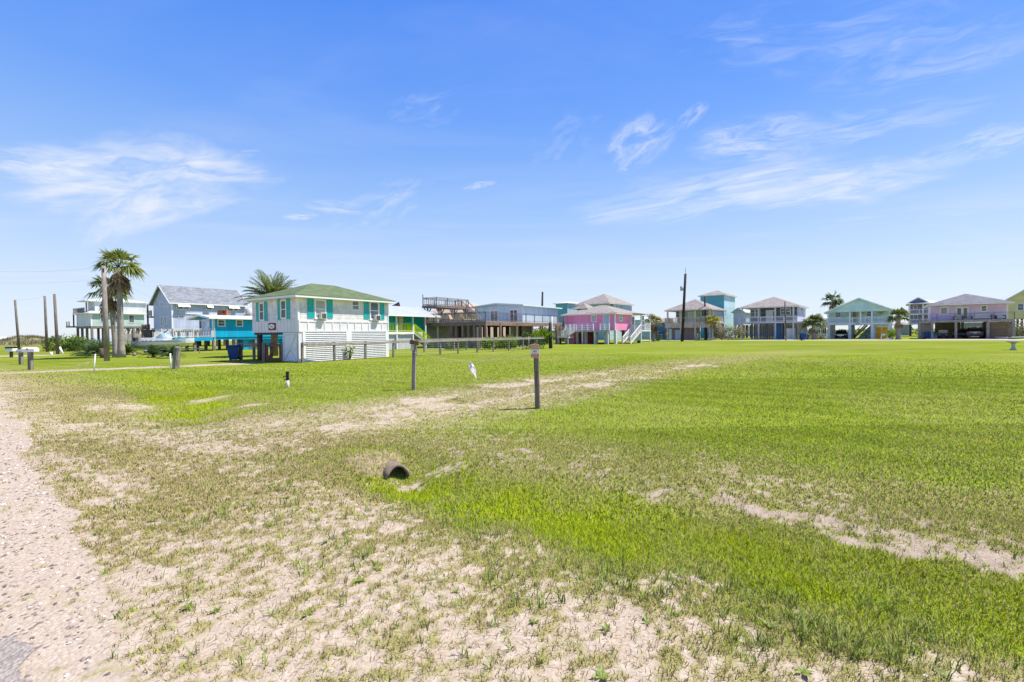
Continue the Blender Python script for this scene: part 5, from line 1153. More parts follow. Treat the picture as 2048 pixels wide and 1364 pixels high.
# feather palm behind the white house
x, Y = ax(548, 38), 38.0; o = thing('date_palm', 'feather-leaved date palm rising behind the white house roof', 'palm tree', (x, Y, 0)); rnd = random.Random(21)
tz = 4.75; MB().tube([(0, 0, -.1), (.05, 0, 2), (0, 0, tz)], [.3, .26, .26], 14).build('trunk', mat('date_trunk', (0.20, 0.15, 0.11), .9, .3, 4, bump=1), o, smooth=True); mb = MB()
for i in range(74):
    el = math.asin(rnd.uniform(.05, .99)); frond(mb, (0, 0, tz), i * 2.39996 + rnd.uniform(-.2, .2), el, rnd.uniform(2.3, 2.8), rnd, .035, rnd.uniform(.55, 1.2), 26, .22)
mb.build('crown', leafmat('date_leaf', (0.12, 0.16, 0.05), (0.24, 0.29, 0.12), .35), o)
mb = MB()
for i in range(26): az = rnd.uniform(0, 6.28); frond(mb, (0, 0, tz - .4), az, rnd.uniform(-.9, -.2), rnd.uniform(1.0, 1.7), rnd, .03, .9, 10, .2)
mb.build('dead_fronds', frond_d, o)
def sago(px, Y, r, seed, label, h=.14):
    rnd = random.Random(seed); x = ax(px, Y); o = thing('sago_palm', label, 'sago palm', (x, Y, G(x, Y)), 0, 'sago palms on the left lawn')
    MB().tube([(0, 0, -.1), (0, 0, h)], [.16, .13], 10).build('trunk', mat('date_trunk', ()), o, smooth=True); mb = MB()
    for i in range(46): frond(mb, (0, 0, h), rnd.uniform(0, 6.28), rnd.uniform(.15, 1.3), 1.25 * r * rnd.uniform(.85, 1.1), rnd, .02, rnd.uniform(1.1, 1.8), 22, .26)
    mb.build('crown', leafmat('sago_leaf', (0.04, 0.085, 0.02), (0.11, 0.17, 0.045), .25, .35), o)
sago(306, 37.5, .82, 1, 'sago palm left of the pair before the boat'); sago(342, 36, .85, 2, 'sago palm behind the leaning weathered post'); sago(178, 43, 1.15, 3, 'left sago palm of the clump under the fan palms'); sago(200, 42, 1.3, 4, 'big sago palm just left of the grey pole'); sago(254, 44, 1.15, 5, 'yellowing sago palm right of the fan palm trunks')
# ------------------------------------------------------------------ shrubs
def shrub(px, Y, w_, h, d, seed, label, m, n=700, ls=.14, name='shrub', group=None, up=.3):
    rnd = random.Random(seed); x = ax(px, Y); o = thing(name, label, 'shrub', (x, Y, G(x, Y)), 0, group); mb = MB(); mbs = MB()
    cl = [(rnd.uniform(-.75, .75) * w_ / 2, rnd.uniform(-.7, .7) * d / 2, rnd.uniform(.25, .8) * h, rnd.uniform(.18, .36) * min(w_, h * 1.3)) for _ in range(9)]
    for (cx, cy, cz, r) in cl: mbs.bar((cx * .3, cy * .3, -.1), (cx, cy, cz), .035)
    for i in range(n):
        cx, cy, cz, r = rnd.choice(cl); a = rnd.uniform(0, 6.28); zz = rnd.uniform(-1, 1); q = r * rnd.uniform(.5, 1.1); s_ = math.sqrt(1 - zz * zz)
        p = Vector((cx + q * s_ * math.cos(a), cy + q * s_ * math.sin(a), max(.03, cz + q * zz))); e = Vector((math.cos(a) * s_ + rnd.uniform(-.6, .6), math.sin(a) * s_ + rnd.uniform(-.6, .6), up + rnd.uniform(-.4, .7))).normalized()
        t_ = e.cross(Vector((rnd.uniform(-1, 1), rnd.uniform(-1, 1), rnd.uniform(-.5, 1)))).normalized() * ls * .3; l = ls * rnd.uniform(.7, 1.3)
        mb.add([p, p + e * l * .5 + t_, p + e * l, p + e * l * .5 - t_], [(0, 1, 2, 3)])
    mbs.build('stem', mat('twig_brown', (0.2, 0.15, 0.1)), o); mb.build('foliage', m, o); return o
lf1 = leafmat('bush_leaf', (0.05, 0.10, 0.02), (0.12, 0.19, 0.04)); lf2 = leafmat('bright_leaf', (0.13, 0.24, 0.015), (0.26, 0.36, 0.03)); lf3 = leafmat('oleander_leaf', (0.13, 0.15, 0.08), (0.34, 0.30, 0.22)); lf4 = leafmat('dry_dune_leaf', (0.16, 0.15, 0.06), (0.27, 0.24, 0.12))
shrub(985, 47.8, 2.0, 1.1, 1, 31, 'bright leafy ginger clump under the deck, leftmost of three', lf2, 600, .3, up=.8); shrub(1015, 48.5, 1.8, 1.2, 1, 32, 'bright leafy ginger clump under the deck, middle of three', lf2, 600, .3, up=.8)
shrub(1052, 48.8, 2.0, 1.5, 1.2, 33, 'dark green bush inside the rail fence near its right end', lf1, 700, .25, up=.6); shrub(1082, 49.0, 2.3, 1.75, 1.4, 34, 'tall bright green bush at the right end of the rail fence', lf2, 900, .32, up=.8)
shrub(910, 46.5, 2.2, .9, 1, 35, 'low green bush behind the rail fence left of the deck corner', lf1, 500, .2)
shrub(1447, 83, 3.2, 2.0, 2, 36, 'grey-green oleander left of the pair beside the sage-green house', lf3, 900, .22); shrub(1470, 82.5, 3.6, 2.6, 2, 37, 'pinkish oleander bush left of the slate house', lf3, 1200, .24)
shrub(1612, 79.5, 1.6, 1.0, 1, 38, 'small bush at the foot of the squat fan palm', lf1, 350, .16); shrub(1642, 79.5, 2.4, .8, 1, 43, 'low bush before the white picket fence of the mint house', lf3, 350, .16); shrub(1784, 74.5, 1.8, 1.9, 1, 39, 'yellow-green bush beside the sabal palm trunk', lf2, 450, .24); shrub(2040, 78, 5, 3.0, 2, 40, 'grey bush below the yellow house at the right edge', lf3, 1300, .24)
shrub(1313, 80, 2.2, .9, 1, 41, 'low bush under the shaggy golden palm', lf1, 350, .16); shrub(697, 31.2, .7, 1.2, .5, 42, 'thin green weed climbing a fence post before the white house', lf2, 90, .16)
for i, (px, Y, w_, h, m_) in enumerate(((98, 62, 4, 1.5, lf4), (112, 60, 3.4, 1.7, lf1), (128, 58, 4.2, 1.9, lf2), (140, 57, 3.6, 1.6, lf1), (152, 60, 4.0, 1.6, lf4), (163, 62, 3.5, 1.6, lf1))):
    shrub(px, Y, w_, h, 2, 50 + i, ['dry dune bush left of the two poles', 'green bush right behind the second pole', 'bright yellow-green bush right of the tall pair of poles', 'green bush left of the seafoam house stilts', 'dry brush at the foot of the seafoam house', 'dark brush beneath the seafoam house deck'][i], m_, 900, .22)
# dune far left
mb = MB(); v = []; n_ = 40; cx, cy = ax(66, 110), 110.0
for j in range(n_ + 1):
    for i in range(n_ + 1):
        u_, w_ = i / n_ * 2 - 1, j / n_ * 2 - 1; X = cx + u_ * 14; Yy = cy + w_ * 8; r_ = u_ * u_ + w_ * w_
        v.append((X, Yy, -.3 + 2.6 * math.exp(-2.4 * (u_ + .1) ** 2 - 2.2 * w_ ** 2) + .35 * float(vnoise(np.array(X * .6), np.array(Yy * .6), 3)) - .35))
mb.add(v, [(j*(n_+1)+i, j*(n_+1)+i+1, (j+1)*(n_+1)+i+1, (j+1)*(n_+1)+i) for j in range(n_) for i in range(n_)]); tag(mb.build('dune', mat('dune_scrub', (0.24, 0.22, 0.11), .95, .45, .5, stain=((0.10, 0.13, 0.05), .8), fine=.35), smooth=True), kind='structure')
rnd = random.Random(77); mb = MB()
for i in range(2600):
    X = cx + rnd.gauss(0, 5.5); Yy = cy + rnd.uniform(-7, 3); u_, w_ = (X - cx) / 14, (Yy - cy) / 8; zz = -.6 + 2.6 * math.exp(-2.4 * (u_ + .1) ** 2 - 2.2 * w_ ** 2); 
    if zz < -.3: continue
    l = rnd.uniform(.3, .8); e = Vector((rnd.uniform(-.5, .5), rnd.uniform(-.5, .5), 1)) * l; mb.add([(X - .06, Yy, zz), (X + .06, Yy, zz), (X + e.x, Yy + e.y, zz + e.z)], [(0, 1, 2)])
tag(mb.build('dune_grass', lf4), 'dry scrub grass covering the low dune at far left', 'dune grass', kind='stuff')
# ------------------------------------------------------------------ poles and wires
polem = wood('pole_timber', (0.20, 0.165, 0.14)); polel = wood('pole_pale_timber', (0.33, 0.285, 0.25)); poled = wood('pole_black_timber', (0.055, 0.045, 0.04))
def pole(pxb, pyb, pxt, pyt, r, m, label, Y=None, name='utility_pole'):
    if Y is None: x, Y = gp(pxb, pyb)
    x = ax(pxb, Y); zt = pz(pxt, pyt, Y); o = thing(name, label, 'pole', (x, Y, 0)); MB().tube([(0, 0, -.3), ((ax(pxt, Y) - x), 0, zt)], [r * 1.12, r * .85], 12).build('shaft', m, o, smooth=True); return o, Vector((ax(pxt, Y), Y, zt))
pa, ta = pole(38, 699, 32.5, 600, .15, polem, 'leftmost leaning timber pole behind the mailboxes'); pb, tb_ = pole(94, 704, 92, 592, .13, polem, 'slim timber pole left of the pair before the dune'); pc, tc = pole(115, 708.5, 111.5, 588, .13, polem, 'slim timber pole right of the pair before the dune')
pd, td = pole(213, 722, 211, 532, .155, polel, 'grey timber pole standing before the fan palms')
MB().box(-.06, -.13, td.z - .5, .06, -.11 + .0, td.z - .2).build('bracket', mat('dark_metal', ()), pd)
pe, te = pole(1364, 683, 1371.5, 548, .22, poled, 'tallest black utility pole with a transformer can')
zt = pz(1366, 577, 74.7); MB().tube([(-.02, -.1, zt - .35), (-.02, -.1, zt + .35)], [.27, .27], 14).build('transformer', mat('transformer_grey', (0.45, 0.46, 0.47), .5), pe, smooth=True); MB().bar((-.02, -.1, zt + .2), (.5, 0, zt + .2), .06, .08).build('bracket', mat('dark_metal', ()), pe); MB().tube([(.62, 0, te.z), (.62, 0, te.z + 1.0)], .03, 6).build('lightning_rod', mat('dark_metal', ()), pe); MB().bar((.3, 0, te.z - 1.6), (.75, -.1, te.z - 1.5), .04).build('wire_hook', mat('dark_metal', ()), pe)
pf, tf = pole(1413.5, 680, 1409.5, 592.5, .16, poled, 'black pole before the sage-green house porch'); pg, tg_ = pole(1572, 680.5, 1570, 603, .12, polem, 'slim brown pole before the slate house')
ph, th_ = pole(1083, 640, 1086, 584, .22, poled, 'dark pole rising behind the sky-blue house', Y=96)
pj, tj = pole(1101.5, 697, 1100.5, 645, .17, poled, 'thick short black post at the right end of the rail fence')
pk_, tk = pole(1105, 690, 1104.5, 633, .05, TRIM(), 'slim white pole beside the pink house landing', Y=56, name='white_pole')
def wire(a, b, sag, label, r=.006):
    a = Vector(a); b = Vector(b); pts = [a.lerp(b, i / 24) + Vector((0, 0, -4 * sag * (i / 24) * (1 - i / 24))) for i in range(25)]
    o = MB().tube(pts, r, 5).build('power_wire', mat('wire_grey', (0.38, 0.38, 0.40), .6)); tag(o, label, 'wire', 'overhead wires'); return o
xw_, yw_ = HG.wpos(2.0, 2.0); ob = HT.wpos(2.6, 3.4)
rb = Vector((ax(447, 60), 60, pz(447, 626, 60)))
wire(td - Vector((0, 0, .3)), rb + Vector((-.6, 0, .35)), 1.2, 'sagging wire from the grey palm-side pole to the rusty box')
wire(td, (ax(322, 76), 76, pz(322, 570, 76) ), .8, 'wire from the grey palm-side pole to the blue-grey gable'); wire(td - Vector((0, 0, .1)), (ax(-60, 45), 45, pz(0, 538, 45)), .3, 'wire leaving the frame left from the top of the palm-side pole'); wire(td - Vector((0, 0, 1)), (ax(-60, 70), 70, pz(0, 561, 70)), .3, 'lower wire leaving the frame left from the palm-side pole')
wire(ta, tb_, .2, 'wire between the leftmost pole and the slim pair'); wire(tc, HG.wpos(0, 0) + (pz(345, 612, 73),), .6, 'wire from the slim pair to the blue-grey house wall')
wire((ax(1262, 66), 66, pz(1262, 628, 66)), te - Vector((0, 0, 7.2)), .3, 'wire from the pink house roof to the tallest black pole'); wire(te - Vector((0, 0, 7.0)), tg_ - Vector((0, 0, 1.4)), .3, 'wire from the tallest pole to the slim brown pole'); wire(tg_ - Vector((0, 0, 1.5)), (ax(1845, 98), 98, pz(1845, 618, 98)), .3, 'wire crossing behind the mint house to the purple house')
# ------------------------------------------------------------------ main rail fence
def rail_fence(p0, p1, n, h, m, label, mesh=True, skip=(), jit=0.05, w_=.115, wob=1):
    p0 = Vector(p0); p1 = Vector(p1); o = thing('rail_fence', label, 'fence', (p0.x, p0.y, 0)); d = p1 - p0; rnd = random.Random(n)
    ps = [Vector((d.x * i / n, d.y * i / n, 0)) for i in range(n + 1)]; dn = Vector((d.x, d.y, 0)).normalized()
    for i, p in enumerate(ps):
        if i in skip: continue
        b = p + dn * rnd.uniform(-.15, .15); mb = MB(); mb.bar(b + Vector((0, 0, -.2)), b + Vector((rnd.uniform(-1, 1) * jit * .4, rnd.uniform(-1, 1) * jit * .4, h - .0)), w_, w_, up=(0.5, 1, 0)); mb.build('post', m, o)
    for i in range(0, n, 2):
        a, b = ps[i], ps[min(i + 2, n)]; zz = Vector((0, 0, h + .022)); MB().bar(a + zz, b + zz - dn * .01, .15, .04).build('rail', GREYW(), o)
        s_ = Vector((-dn.y, dn.x, 0)) * -.08; zz = Vector((0, 0, h - .1)); MB().bar(a + zz + s_, b + zz + s_ - dn * .01, .04, .14).build('rail', GREYW(), o)
    if mesh:
        mb = MB(); L = d.length; s_ = Vector((-dn.y, dn.x, 0)) * -.07
        for k in range(6): zz = Vector((0, 0, .12 + k * (h - .25) / 5)); mb.bar(s_ + zz, Vector((d.x, d.y, 0)) + s_ + zz, .006)
        for k in range(int(L / .3)): q = dn * (.3 * k); mb.bar(q + s_ + Vector((0, 0, .05)), q + s_ + Vector((0, 0, h - .12)), .005)
        mb.build('wire_mesh', mat('wire_grey', ()), o)
    return o
fa = (ax(604, 28.1), 28.1); fb = (4.0, 49.0)
rail_fence(fa, fb, 12, 1.22, OLDW(), 'long weathered rail fence running from the white house to the ginger bushes')
rail_fence((-8.2, 42.5), (2.2, 56.0), 9, 1.2, OLDW(), 'second weathered rail fence further back before the deck pilings')
# rail and gate at the left of the white house
x0, y0 = gp(463, 722); o = thing('wooden_rail', 'grey timber rail behind the blue bin by the white house', 'rail', (x0, y0 + 1.0, 0)); X1 = ax(531, y0 + .2) - x0
for t_ in (0.02, .43, .98): MB().box(X1 * t_ - .07, -.07, -.2, X1 * t_ + .07, .07, 1.12).build('post', OLDW(), o)
MB().box(-.15, -.2, 1.121, X1 + .1, .2, 1.18).build('top_board', GREYW(), o); MB().box(-.1, -.11, .92, X1 + .05, -.072, 1.1).build('rail', GREYW(), o)
y0 = 29.4; xa, xb = ax(532, y0), ax(562, y0); o = thing('wooden_gate', 'reddish-brown timber gate frame under the white house corner', 'gate', (xa, y0, 0)); wg = xb - xa; rg = wood('red_timber', (0.26, 0.11, 0.07))
for a, b, c, d in ((0, .12, .1, 1.15), (wg - .12, wg, .1, 1.15), (.12, wg - .12, 1.0, 1.15), (.12, wg - .12, .1, .24)): MB().box(a, -.04, c, b, .04, d).build('frame_board', rg, o)
MB().bar((.15, 0, .25), (.55, 0, .98), .06, .1).build('brace', rg, o)
for q in (-.14, wg + .14): MB().box(q - .09, -.09, -.2, q + .09, .09, 1.25).build('gate_post', OLDW(), o)
# ------------------------------------------------------------------ gate posts with rope and sign in the foreground
sx_, sy_ = gp(1074.5, 818); gzs = G(sx_, sy_); o = thing('sign_post', 'weathered square post carrying an orange and white notice', 'post', (sx_, sy_, gzs), R(-12)); SP = o
hp = pz(1072, 691, sy_) - gzs; wpst = wood('gate_post_timber', (0.25, 0.205, 0.17), dark=.38)
mb = MB(); mb.bar((0, 0, -.3), (-.03, 0, hp), .103, .103, up=(0, 1, 0)); mb.build('post', wpst, o, bevel=.006)
MB().box(-.06, -.06, hp + .002, .03, .06, hp + .03).build('cap', wood('cap_timber', (0.12, 0.09, 0.07)), o)
sw, s0, s1 = .19, pz(1071, 715, sy_) - gzs, pz(1071, 688.5, sy_) - gzs; xc = -.045
sgn = MB().box(xc - sw / 2, -.066, s0, xc + sw / 2, -.058, s1).build('notice', mat('notice_white', (0.72, 0.74, 0.74), .4, .05), o)
hh = s1 - s0; org = mat('notice_orange', (0.72, 0.24, 0.02), .45, .12, 8); org2 = mat('notice_red_orange', (0.62, 0.16, 0.03), .45, .12, 8)
MB().box(xc - sw * .46, -.0685, s0 + hh * .62, xc + sw * .46, -.0665, s0 + hh * .97).build('orange_band', org, sgn); MB().box(xc - sw * .46, -.0685, s0 + hh * .03, xc + sw * .46, -.0665, s0 + hh * .27).build('orange_band', org2, sgn)
cu = bpy.data.curves.new('lettering', 'FONT'); cu.body = 'NO'; cu.size = hh * .17; cu.align_x = 'CENTER'; cu.align_y = 'CENTER'; cu.extrude = .0006; cu.offset = .001
to = bpy.data.objects.new('tmp_text', cu); COL.objects.link(to); dg = bpy.context.evaluated_depsgraph_get(); me = bpy.data.meshes.new_from_object(to.evaluated_get(dg)); bpy.data.objects.remove(to)
lt = bpy.data.objects.new('lettering', me); COL.objects.link(lt); me.materials.clear(); me.materials.append(mat('ink_blue', (0.02, 0.04, 0.22), .5)); lt.parent = sgn; lt.rotation_euler = (R(90), 0, 0); lt.location = (xc, -.0675, s0 + hh * .47)
mb = MB(); rnd = random.Random(2)
for (zz, col_) in ((.88, 0), (.80, 0), (.72, 0), (.34, 1), (.20, 0), (.12, 0)):
    q = -.40
    while q < .36:
        l = rnd.uniform(.05, .12); mb.box(xc + sw * q, -.0697, s0 + hh * (zz - .018), xc + sw * min(q + l, .4), -.069, s0 + hh * (zz + .022)); q += l + .03
mb.build('small_print', mat('print_pale', (0.75, 0.55, 0.38), .5), sgn)
px_, py_ = gp(825, 781); gzp = G(px_, py_); o = thing('gate_post', 'leaning weathered gate post topped by a dark timber block', 'post', (px_, py_, gzp)); hp2 = pz(828, 690, py_) - gzp
mb = MB(); mb.bar((0, 0, -.3), (.05, 0, hp2), .105, .105, up=(0, 1, 0)); mb.build('post', wood('gate_post_grey', (0.33, 0.29, 0.27), dark=.45), o, bevel=.006)
mb = MB(); mb.bar((-.07, 0, hp2 + .10), (.19, 0, hp2 + .05), .15, .13); mb.build('cap_block', wood('block_timber', (0.17, 0.12, 0.07)), o, bevel=.01); MB().box(-.045, -.06, hp2 - .16, .05, -.056, hp2 - .02).build('faded_notice', mat('paper_faded', (0.52, 0.45, 0.37), .8, .2, 12), o)
ropem = mat('yellow_rope', (0.62, 0.55, 0.30), .9, .2, 20)
A0 = Vector((px_ + .05, py_ - .06, gzp + hp2 - .22)); B0 = Vector((sx_ - .05, sy_ - .03, gzs + hp + .04)); kx = (944 - 833) / (1076 - 833)
Mx = A0.lerp(B0, .50); Mx.x = ax(944, Mx.y); Mx.z = pz(944, 723.5, Mx.y); B1 = Vector((sx_ - .06, sy_ - .06, gzs + s0 + .10))
def rope(a, b, sag): return [a.lerp(b, i / 14) + Vector((0, 0, -4 * sag * (i / 14) * (1 - i / 14))) for i in range(15)]
mb = MB(); mb.tube(rope(A0, Mx, .05), .0085, 6); mb.tube(rope(Mx, B0, .03), .0075, 6); mb.tube(rope(Mx, B1, .06), .007, 6)
tag(mb.build('rope', ropem, smooth=True), 'slack pale yellow rope strung between the two gate posts', 'rope')
rnd = random.Random(8); mb = MB(); zt = Mx.z; ring = 9; prof = [(0, .01), (.05, .015), (.1, .05), (.17, .07), (.25, .055), (.32, .035), (.38, .03), (.43, .012)]
v = []
for i, (dz, r_) in enumerate(prof):
    for j in range(ring): a_ = j / ring * 6.283; q = r_ * rnd.uniform(.4, 1.6); v.append((Mx.x + .12 * (dz / .43) ** 2 - .02 + q * math.cos(a_), Mx.y + q * math.sin(a_), zt - dz * 1.02))
mb.add(v, [(i*ring+j, i*ring+(j+1)%ring, (i+1)*ring+(j+1)%ring, (i+1)*ring+j) for i in range(len(prof)-1) for j in range(ring)]); tag(mb.build('rag', mat('white_rag', (0.74, 0.71, 0.66), .9, .15, 9)), 'white rag knotted round the middle of the slack rope', 'rag')
# ------------------------------------------------------------------ culvert pipe under the drive
aP = 0.34; nP = 3.42
def NA(n_, a_): return (-3.1 + U2[0] * n_ + V2[0] * a_, 2.95 + U2[1] * n_ + V2[1] * a_)
cx, cy = NA(nP, aP); zc = -.205; Rr = .175; o = thing('culvert_pipe', 'concrete culvert pipe end opening into the grassy ditch', 'drain pipe', (cx, cy, zc), math.atan2(-V2[1], -V2[0]) - .42)
mb = MB(); nn = 28; Lp = 3.9; v = []
for (xx, r_) in ((.02, Rr * .80), (.0, Rr), (-Lp, Rr), (-Lp, Rr * .8)):
    for j in range(nn): a_ = 2 * math.pi * j / nn; k_ = 1 + (.03 * math.sin(5 * a_ + 1) if xx == 0 else 0); v.append((xx + (.02 * math.sin(3 * a_) if xx > -1 else 0), r_ * k_ * math.cos(a_), r_ * k_ * math.sin(a_)))
mb.add(v, [(i*nn+j, i*nn+(j+1)%nn, ((i+1)%4)*nn+(j+1)%nn, ((i+1)%4)*nn+j) for i in range(4) for j in range(nn)]); mb.build('pipe', mat('old_concrete', (0.24, 0.19, 0.14), .95, .4, 6, bump=1, fine=.15), o, smooth=True)
# earth bank over the pipe
mb = MB(); v = []; n1, n2 = 26, 22
for j in range(n2 + 1):
    for i in range(n1 + 1):
        s_ = i / n1 * 2.4 - 1.2; b_ = -.03 + j / n2 * 1.5; zz = .10 * math.exp(-(s_ / .42) ** 2) * (1 - sm(np.array(b_), .4, 1.4)) * sm(np.array(b_), .0, .2) - .03
        X, Yy = NA(nP + s_, aP + max(b_, 0) + .05); v.append((X, Yy, G(X, Yy) + float(zz) + (.03 * float(vnoise(np.array(X * 9), np.array(Yy * 9), 4)) - .02)))
mb.add(v, [(j*(n1+1)+i, j*(n1+1)+i+1, (j+1)*(n1+1)+i+1, (j+1)*(n1+1)+i) for j in range(n2) for i in range(n1)]); tag(mb.build('earth_bank', mat('bank_soil', (0.33, 0.25, 0.165), .95, .3, 7, fine=.2, stain=((0.16, 0.17, 0.04), .8), bump=1), smooth=True), kind='structure')
bx = []; 
for _ in range(5200):
    s_ = rng.normal(0, .62); b_ = rng.uniform(.08, 1.6) if abs(s_) < .35 else rng.uniform(-.12, 1.6); bx.append(NA(nP + s_, aP + max(b_, .1)) + (.085 * math.exp(-(s_ / .42) ** 2) * float(1 - sm(np.array(b_), .4, 1.4)) * (b_ > .12),))
bx = np.array(bx); N = len(bx); f = fields(bx[:, 0], bx[:, 1]); _g = gz
def gz(x, y): return _g(x, y) + bx[:, 2] - .012
cc = grass_colour(dict(lush=np.full(N, .2), dry=np.full(N, .35)), N); blades('bank_grass', bx[:, 0], bx[:, 1], f, .035 + .045 * rng.random(N), np.full(N, .0065), .85, cc, 'grass hanging over the earth bank round the culvert', True)
gz = _g
# ------------------------------------------------------------------ small things on the lawns
x, y = gp(574, 776); o = thing('water_spigot', 'black yard spigot on a grey plastic riser in the grass', 'spigot', (x, y, 0)); k = y / F
MB().tube([(0, 0, -.1), (-.005, 0, 15 * k)], .05, 12).build('riser', mat('pvc_grey', (0.55, 0.57, 0.56), .5), o, smooth=True); MB().box(-.045, -.03, 15 * k, .035, .03, 33 * k).build('backboard', mat('black_iron', (0.03, 0.03, 0.03), .5), o); MB().tube([(-.03, -.05, 24 * k), (-.1, -.07, 24 * k), (-.1, -.07, 21 * k)], .018, 8).build('tap', mat('black_iron', ()), o); MB().tube([(-.03, -.05, 17 * k), (-.09, -.06, 17 * k)], .014, 8).build('valve', mat('black_iron', ()), o)
x, y = gp(350, 738); o = thing('leaning_post', 'thick leaning weathered post stump by the gravel drive', 'post', (x, y, 0)); k = y / F; mb = MB()
mb.tube([(0, 0, -.2), (.03, 0, 12 * k), (4.5 * k, 0, 42 * k), (5 * k, 0, 44.5 * k)], [.165, .16, .15, .12], 11); mb.build('stump', wood('stump_timber', (0.34, 0.30, 0.26), dark=.3), o)
def stake(pxb, pyb, pxt, pyt, r, label, m, name='stake', Y=None):
    x, Y_ = gp(pxb, pyb); t_ = MB().tube([(x, Y_, -.1), (ax(pxt, Y_), Y_, pz(pxt, pyt, Y_))], r, 8).build(name, m, smooth=True); return tag(t_, label, 'stake')
stake(340, 736, 340, 707, .035, 'short white plastic pipe stake left of the leaning post', TRIM(), 'plastic_stake'); stake(185.5, 745, 190, 708, .025, 'thin white stake leaning right on the left lawn', TRIM(), 'marker_stake'); stake(102, 711, 102, 704, .09, 'stubby white stake on the lawn below the slim poles', TRIM(), 'plastic_stake'); stake(125.5, 707, 119, 694, .09, 'white board leaning beside the right slim pole', TRIM(), 'leaning_board'); stake(204, 716, 203, 696, .16, 'dark short stump left of the grey pole', DARKW(), 'stump'); stake(268, 712, 268, 705, .13, 'small brown stump right of the fan palms', OLDW(), 'stump'); stake(1057.5, 698, 1057.5, 673, .04, 'thin grey metal stake between the ginger bushes', mat('wire_grey', ()), 'metal_stake')
x, y = gp(160, 733); tag(MB().bar((x - .25, y, .03), (x + .3, y + .5, .28), .05, .05).build('fallen_branch', wood('bleached_wood', (0.6, 0.52, 0.42))), 'pale broken branch lying on the left lawn', 'branch')
# mailboxes
def mailbox(pxb, pyb, ptop, pw, ph, label, mm, flag=False, dark=None, post=OLDW):
    x, y = gp(pxb, pyb); k = y / F; o = thing('mailbox', label, 'mailbox', (x, y, 0)); zt = pz(pxb, ptop, y); L = pw * k; h = ph * k
    MB().box(-.08, -.08, -.2, .08, .08, zt - h).build('post', post(), o); mb = MB(); r_ = .55 * h
    poly = [(-L / 2, -r_, zt - h + .002), (-L / 2, r_, zt - h + .002), (-L / 2, r_, zt - h * .5)] + [(-L / 2, r_ * math.cos(t_), zt - h * .5 + h * .5 * math.sin(t_)) for t_ in [i * math.pi / 8 for i in range(1, 8)]] + [(-L / 2, -r_, zt - h * .5)]
    mb.prism(poly, (L, 0, 0)); b = mb.build('box', mm, o)
    mb = MB(); mb.box(L / 2 + .002, -r_ * .9, zt - h * .9, L / 2 + .03, r_ * .9, zt - h * .3); mb.build('door', mm, b)
    if dark: MB().box(-L / 2, -r_ - .01, zt - h * .3, L / 2, r_ + .01, zt + h * .05).build('lid', dark, o)
    if flag: mb = MB().box(-.05, -r_ - .02, zt - h * .55, .02, -r_ - .004, zt - h * .2); mb.build('flag', mat('mail_flag', (0.5, 0.08, 0.05)), o)
    return o
mailbox(60, 740, 694.5, 24, 9.5, 'long white mailbox on the nearest brown post at far left', TRIM(), flag=True); mailbox(41, 729, 699, 13, 6, 'small grey mailbox on the middle post at far left', mat('mail_grey', (0.45, 0.47, 0.5), .4, metal=.5)); mailbox(22, 715, 694, 14, 9, 'white mailbox with dark lid on the furthest post at far left', TRIM(), dark=mat('black_iron', ()), post=DARKW)
# far-left white shed
h = House(4, 125, 57.4, 'low white shed with a grey roof at the far left edge', 'shed', 'shed'); h.part('wall', MB().box(0, 0, 0, 5, 4, 1.5), WHITE()); h.gable(0, 5, 0, 4, 1.5, .5, mat('light_roof', ()), TRIM(), gm_=WHITE())
# ------------------------------------------------------------------ blue bins
bl = mat('bin_blue', (0.015, 0.06, 0.22), .45, .1, 3)
def bin_(px, py, h, label, Y=None, rz=0.3):
    if Y is None: x, Y = gp(px, py)
    x = ax(px, Y); o = thing('wheelie_bin', label, 'trash bin', (x, Y, 0), rz, 'blue wheelie bins'); s_ = h / 1.1
    v = []; 
    for (zz, w_, d_) in ((.06, .24, .26), (.9, .35, .38), (.94, .37, .40), (1.0, .37, .40)): v += [(-w_ * s_, -d_ * s_, zz * s_), (w_ * s_, -d_ * s_, zz * s_), (w_ * s_, d_ * s_, zz * s_), (-w_ * s_, d_ * s_, zz * s_)]
    MB().add(v, [(3,2,1,0),(12,13,14,15)] + [(4*i+j, 4*i+(j+1)%4, 4*i+4+(j+1)%4, 4*i+4+j) for i in range(3) for j in range(4)]).build('body', bl, o, bevel=.02)
    mb = MB(); mb.add([(-.38*s_, -.42*s_, 1.005*s_), (.38*s_, -.42*s_, 1.005*s_), (.38*s_, .42*s_, 1.005*s_), (-.38*s_, .42*s_, 1.005*s_), (-.3*s_, -.33*s_, 1.09*s_), (.3*s_, -.33*s_, 1.09*s_), (.3*s_, .35*s_, 1.1*s_), (-.3*s_, .35*s_, 1.1*s_)], [(3,2,1,0),(4,5,6,7),(0,1,5,4),(1,2,6,5),(2,3,7,6),(3,0,4,7)]); mb.build('lid', bl, o, bevel=.015)
    MB().bar((-.3*s_, .46*s_, .98*s_), (.3*s_, .46*s_, .98*s_), .04).build('handle', bl, o)
    for q in (-.3, .3): MB().tube([(q*s_-.04, .3*s_, .12*s_), (q*s_+.04, .3*s_, .12*s_)], .12*s_, 12).build('wheel', mat('tyre', (0.02, 0.02, 0.02), .8), o)
    return o
bin_(467.5, 721, 1.08, 'blue wheelie bin by the timber rail of the white house'); bin_(1319, 681, 1.15, 'blue wheelie bin under the shaggy palm right of the pink house', rz=.8); bin_(1608, 680.5, 1.2, 'blue wheelie bin at the right corner of the slate house', rz=.9); bin_(1603, 680, 1.1, 'blue wheelie bin half behind another by the slate house', Y=82, rz=.8)
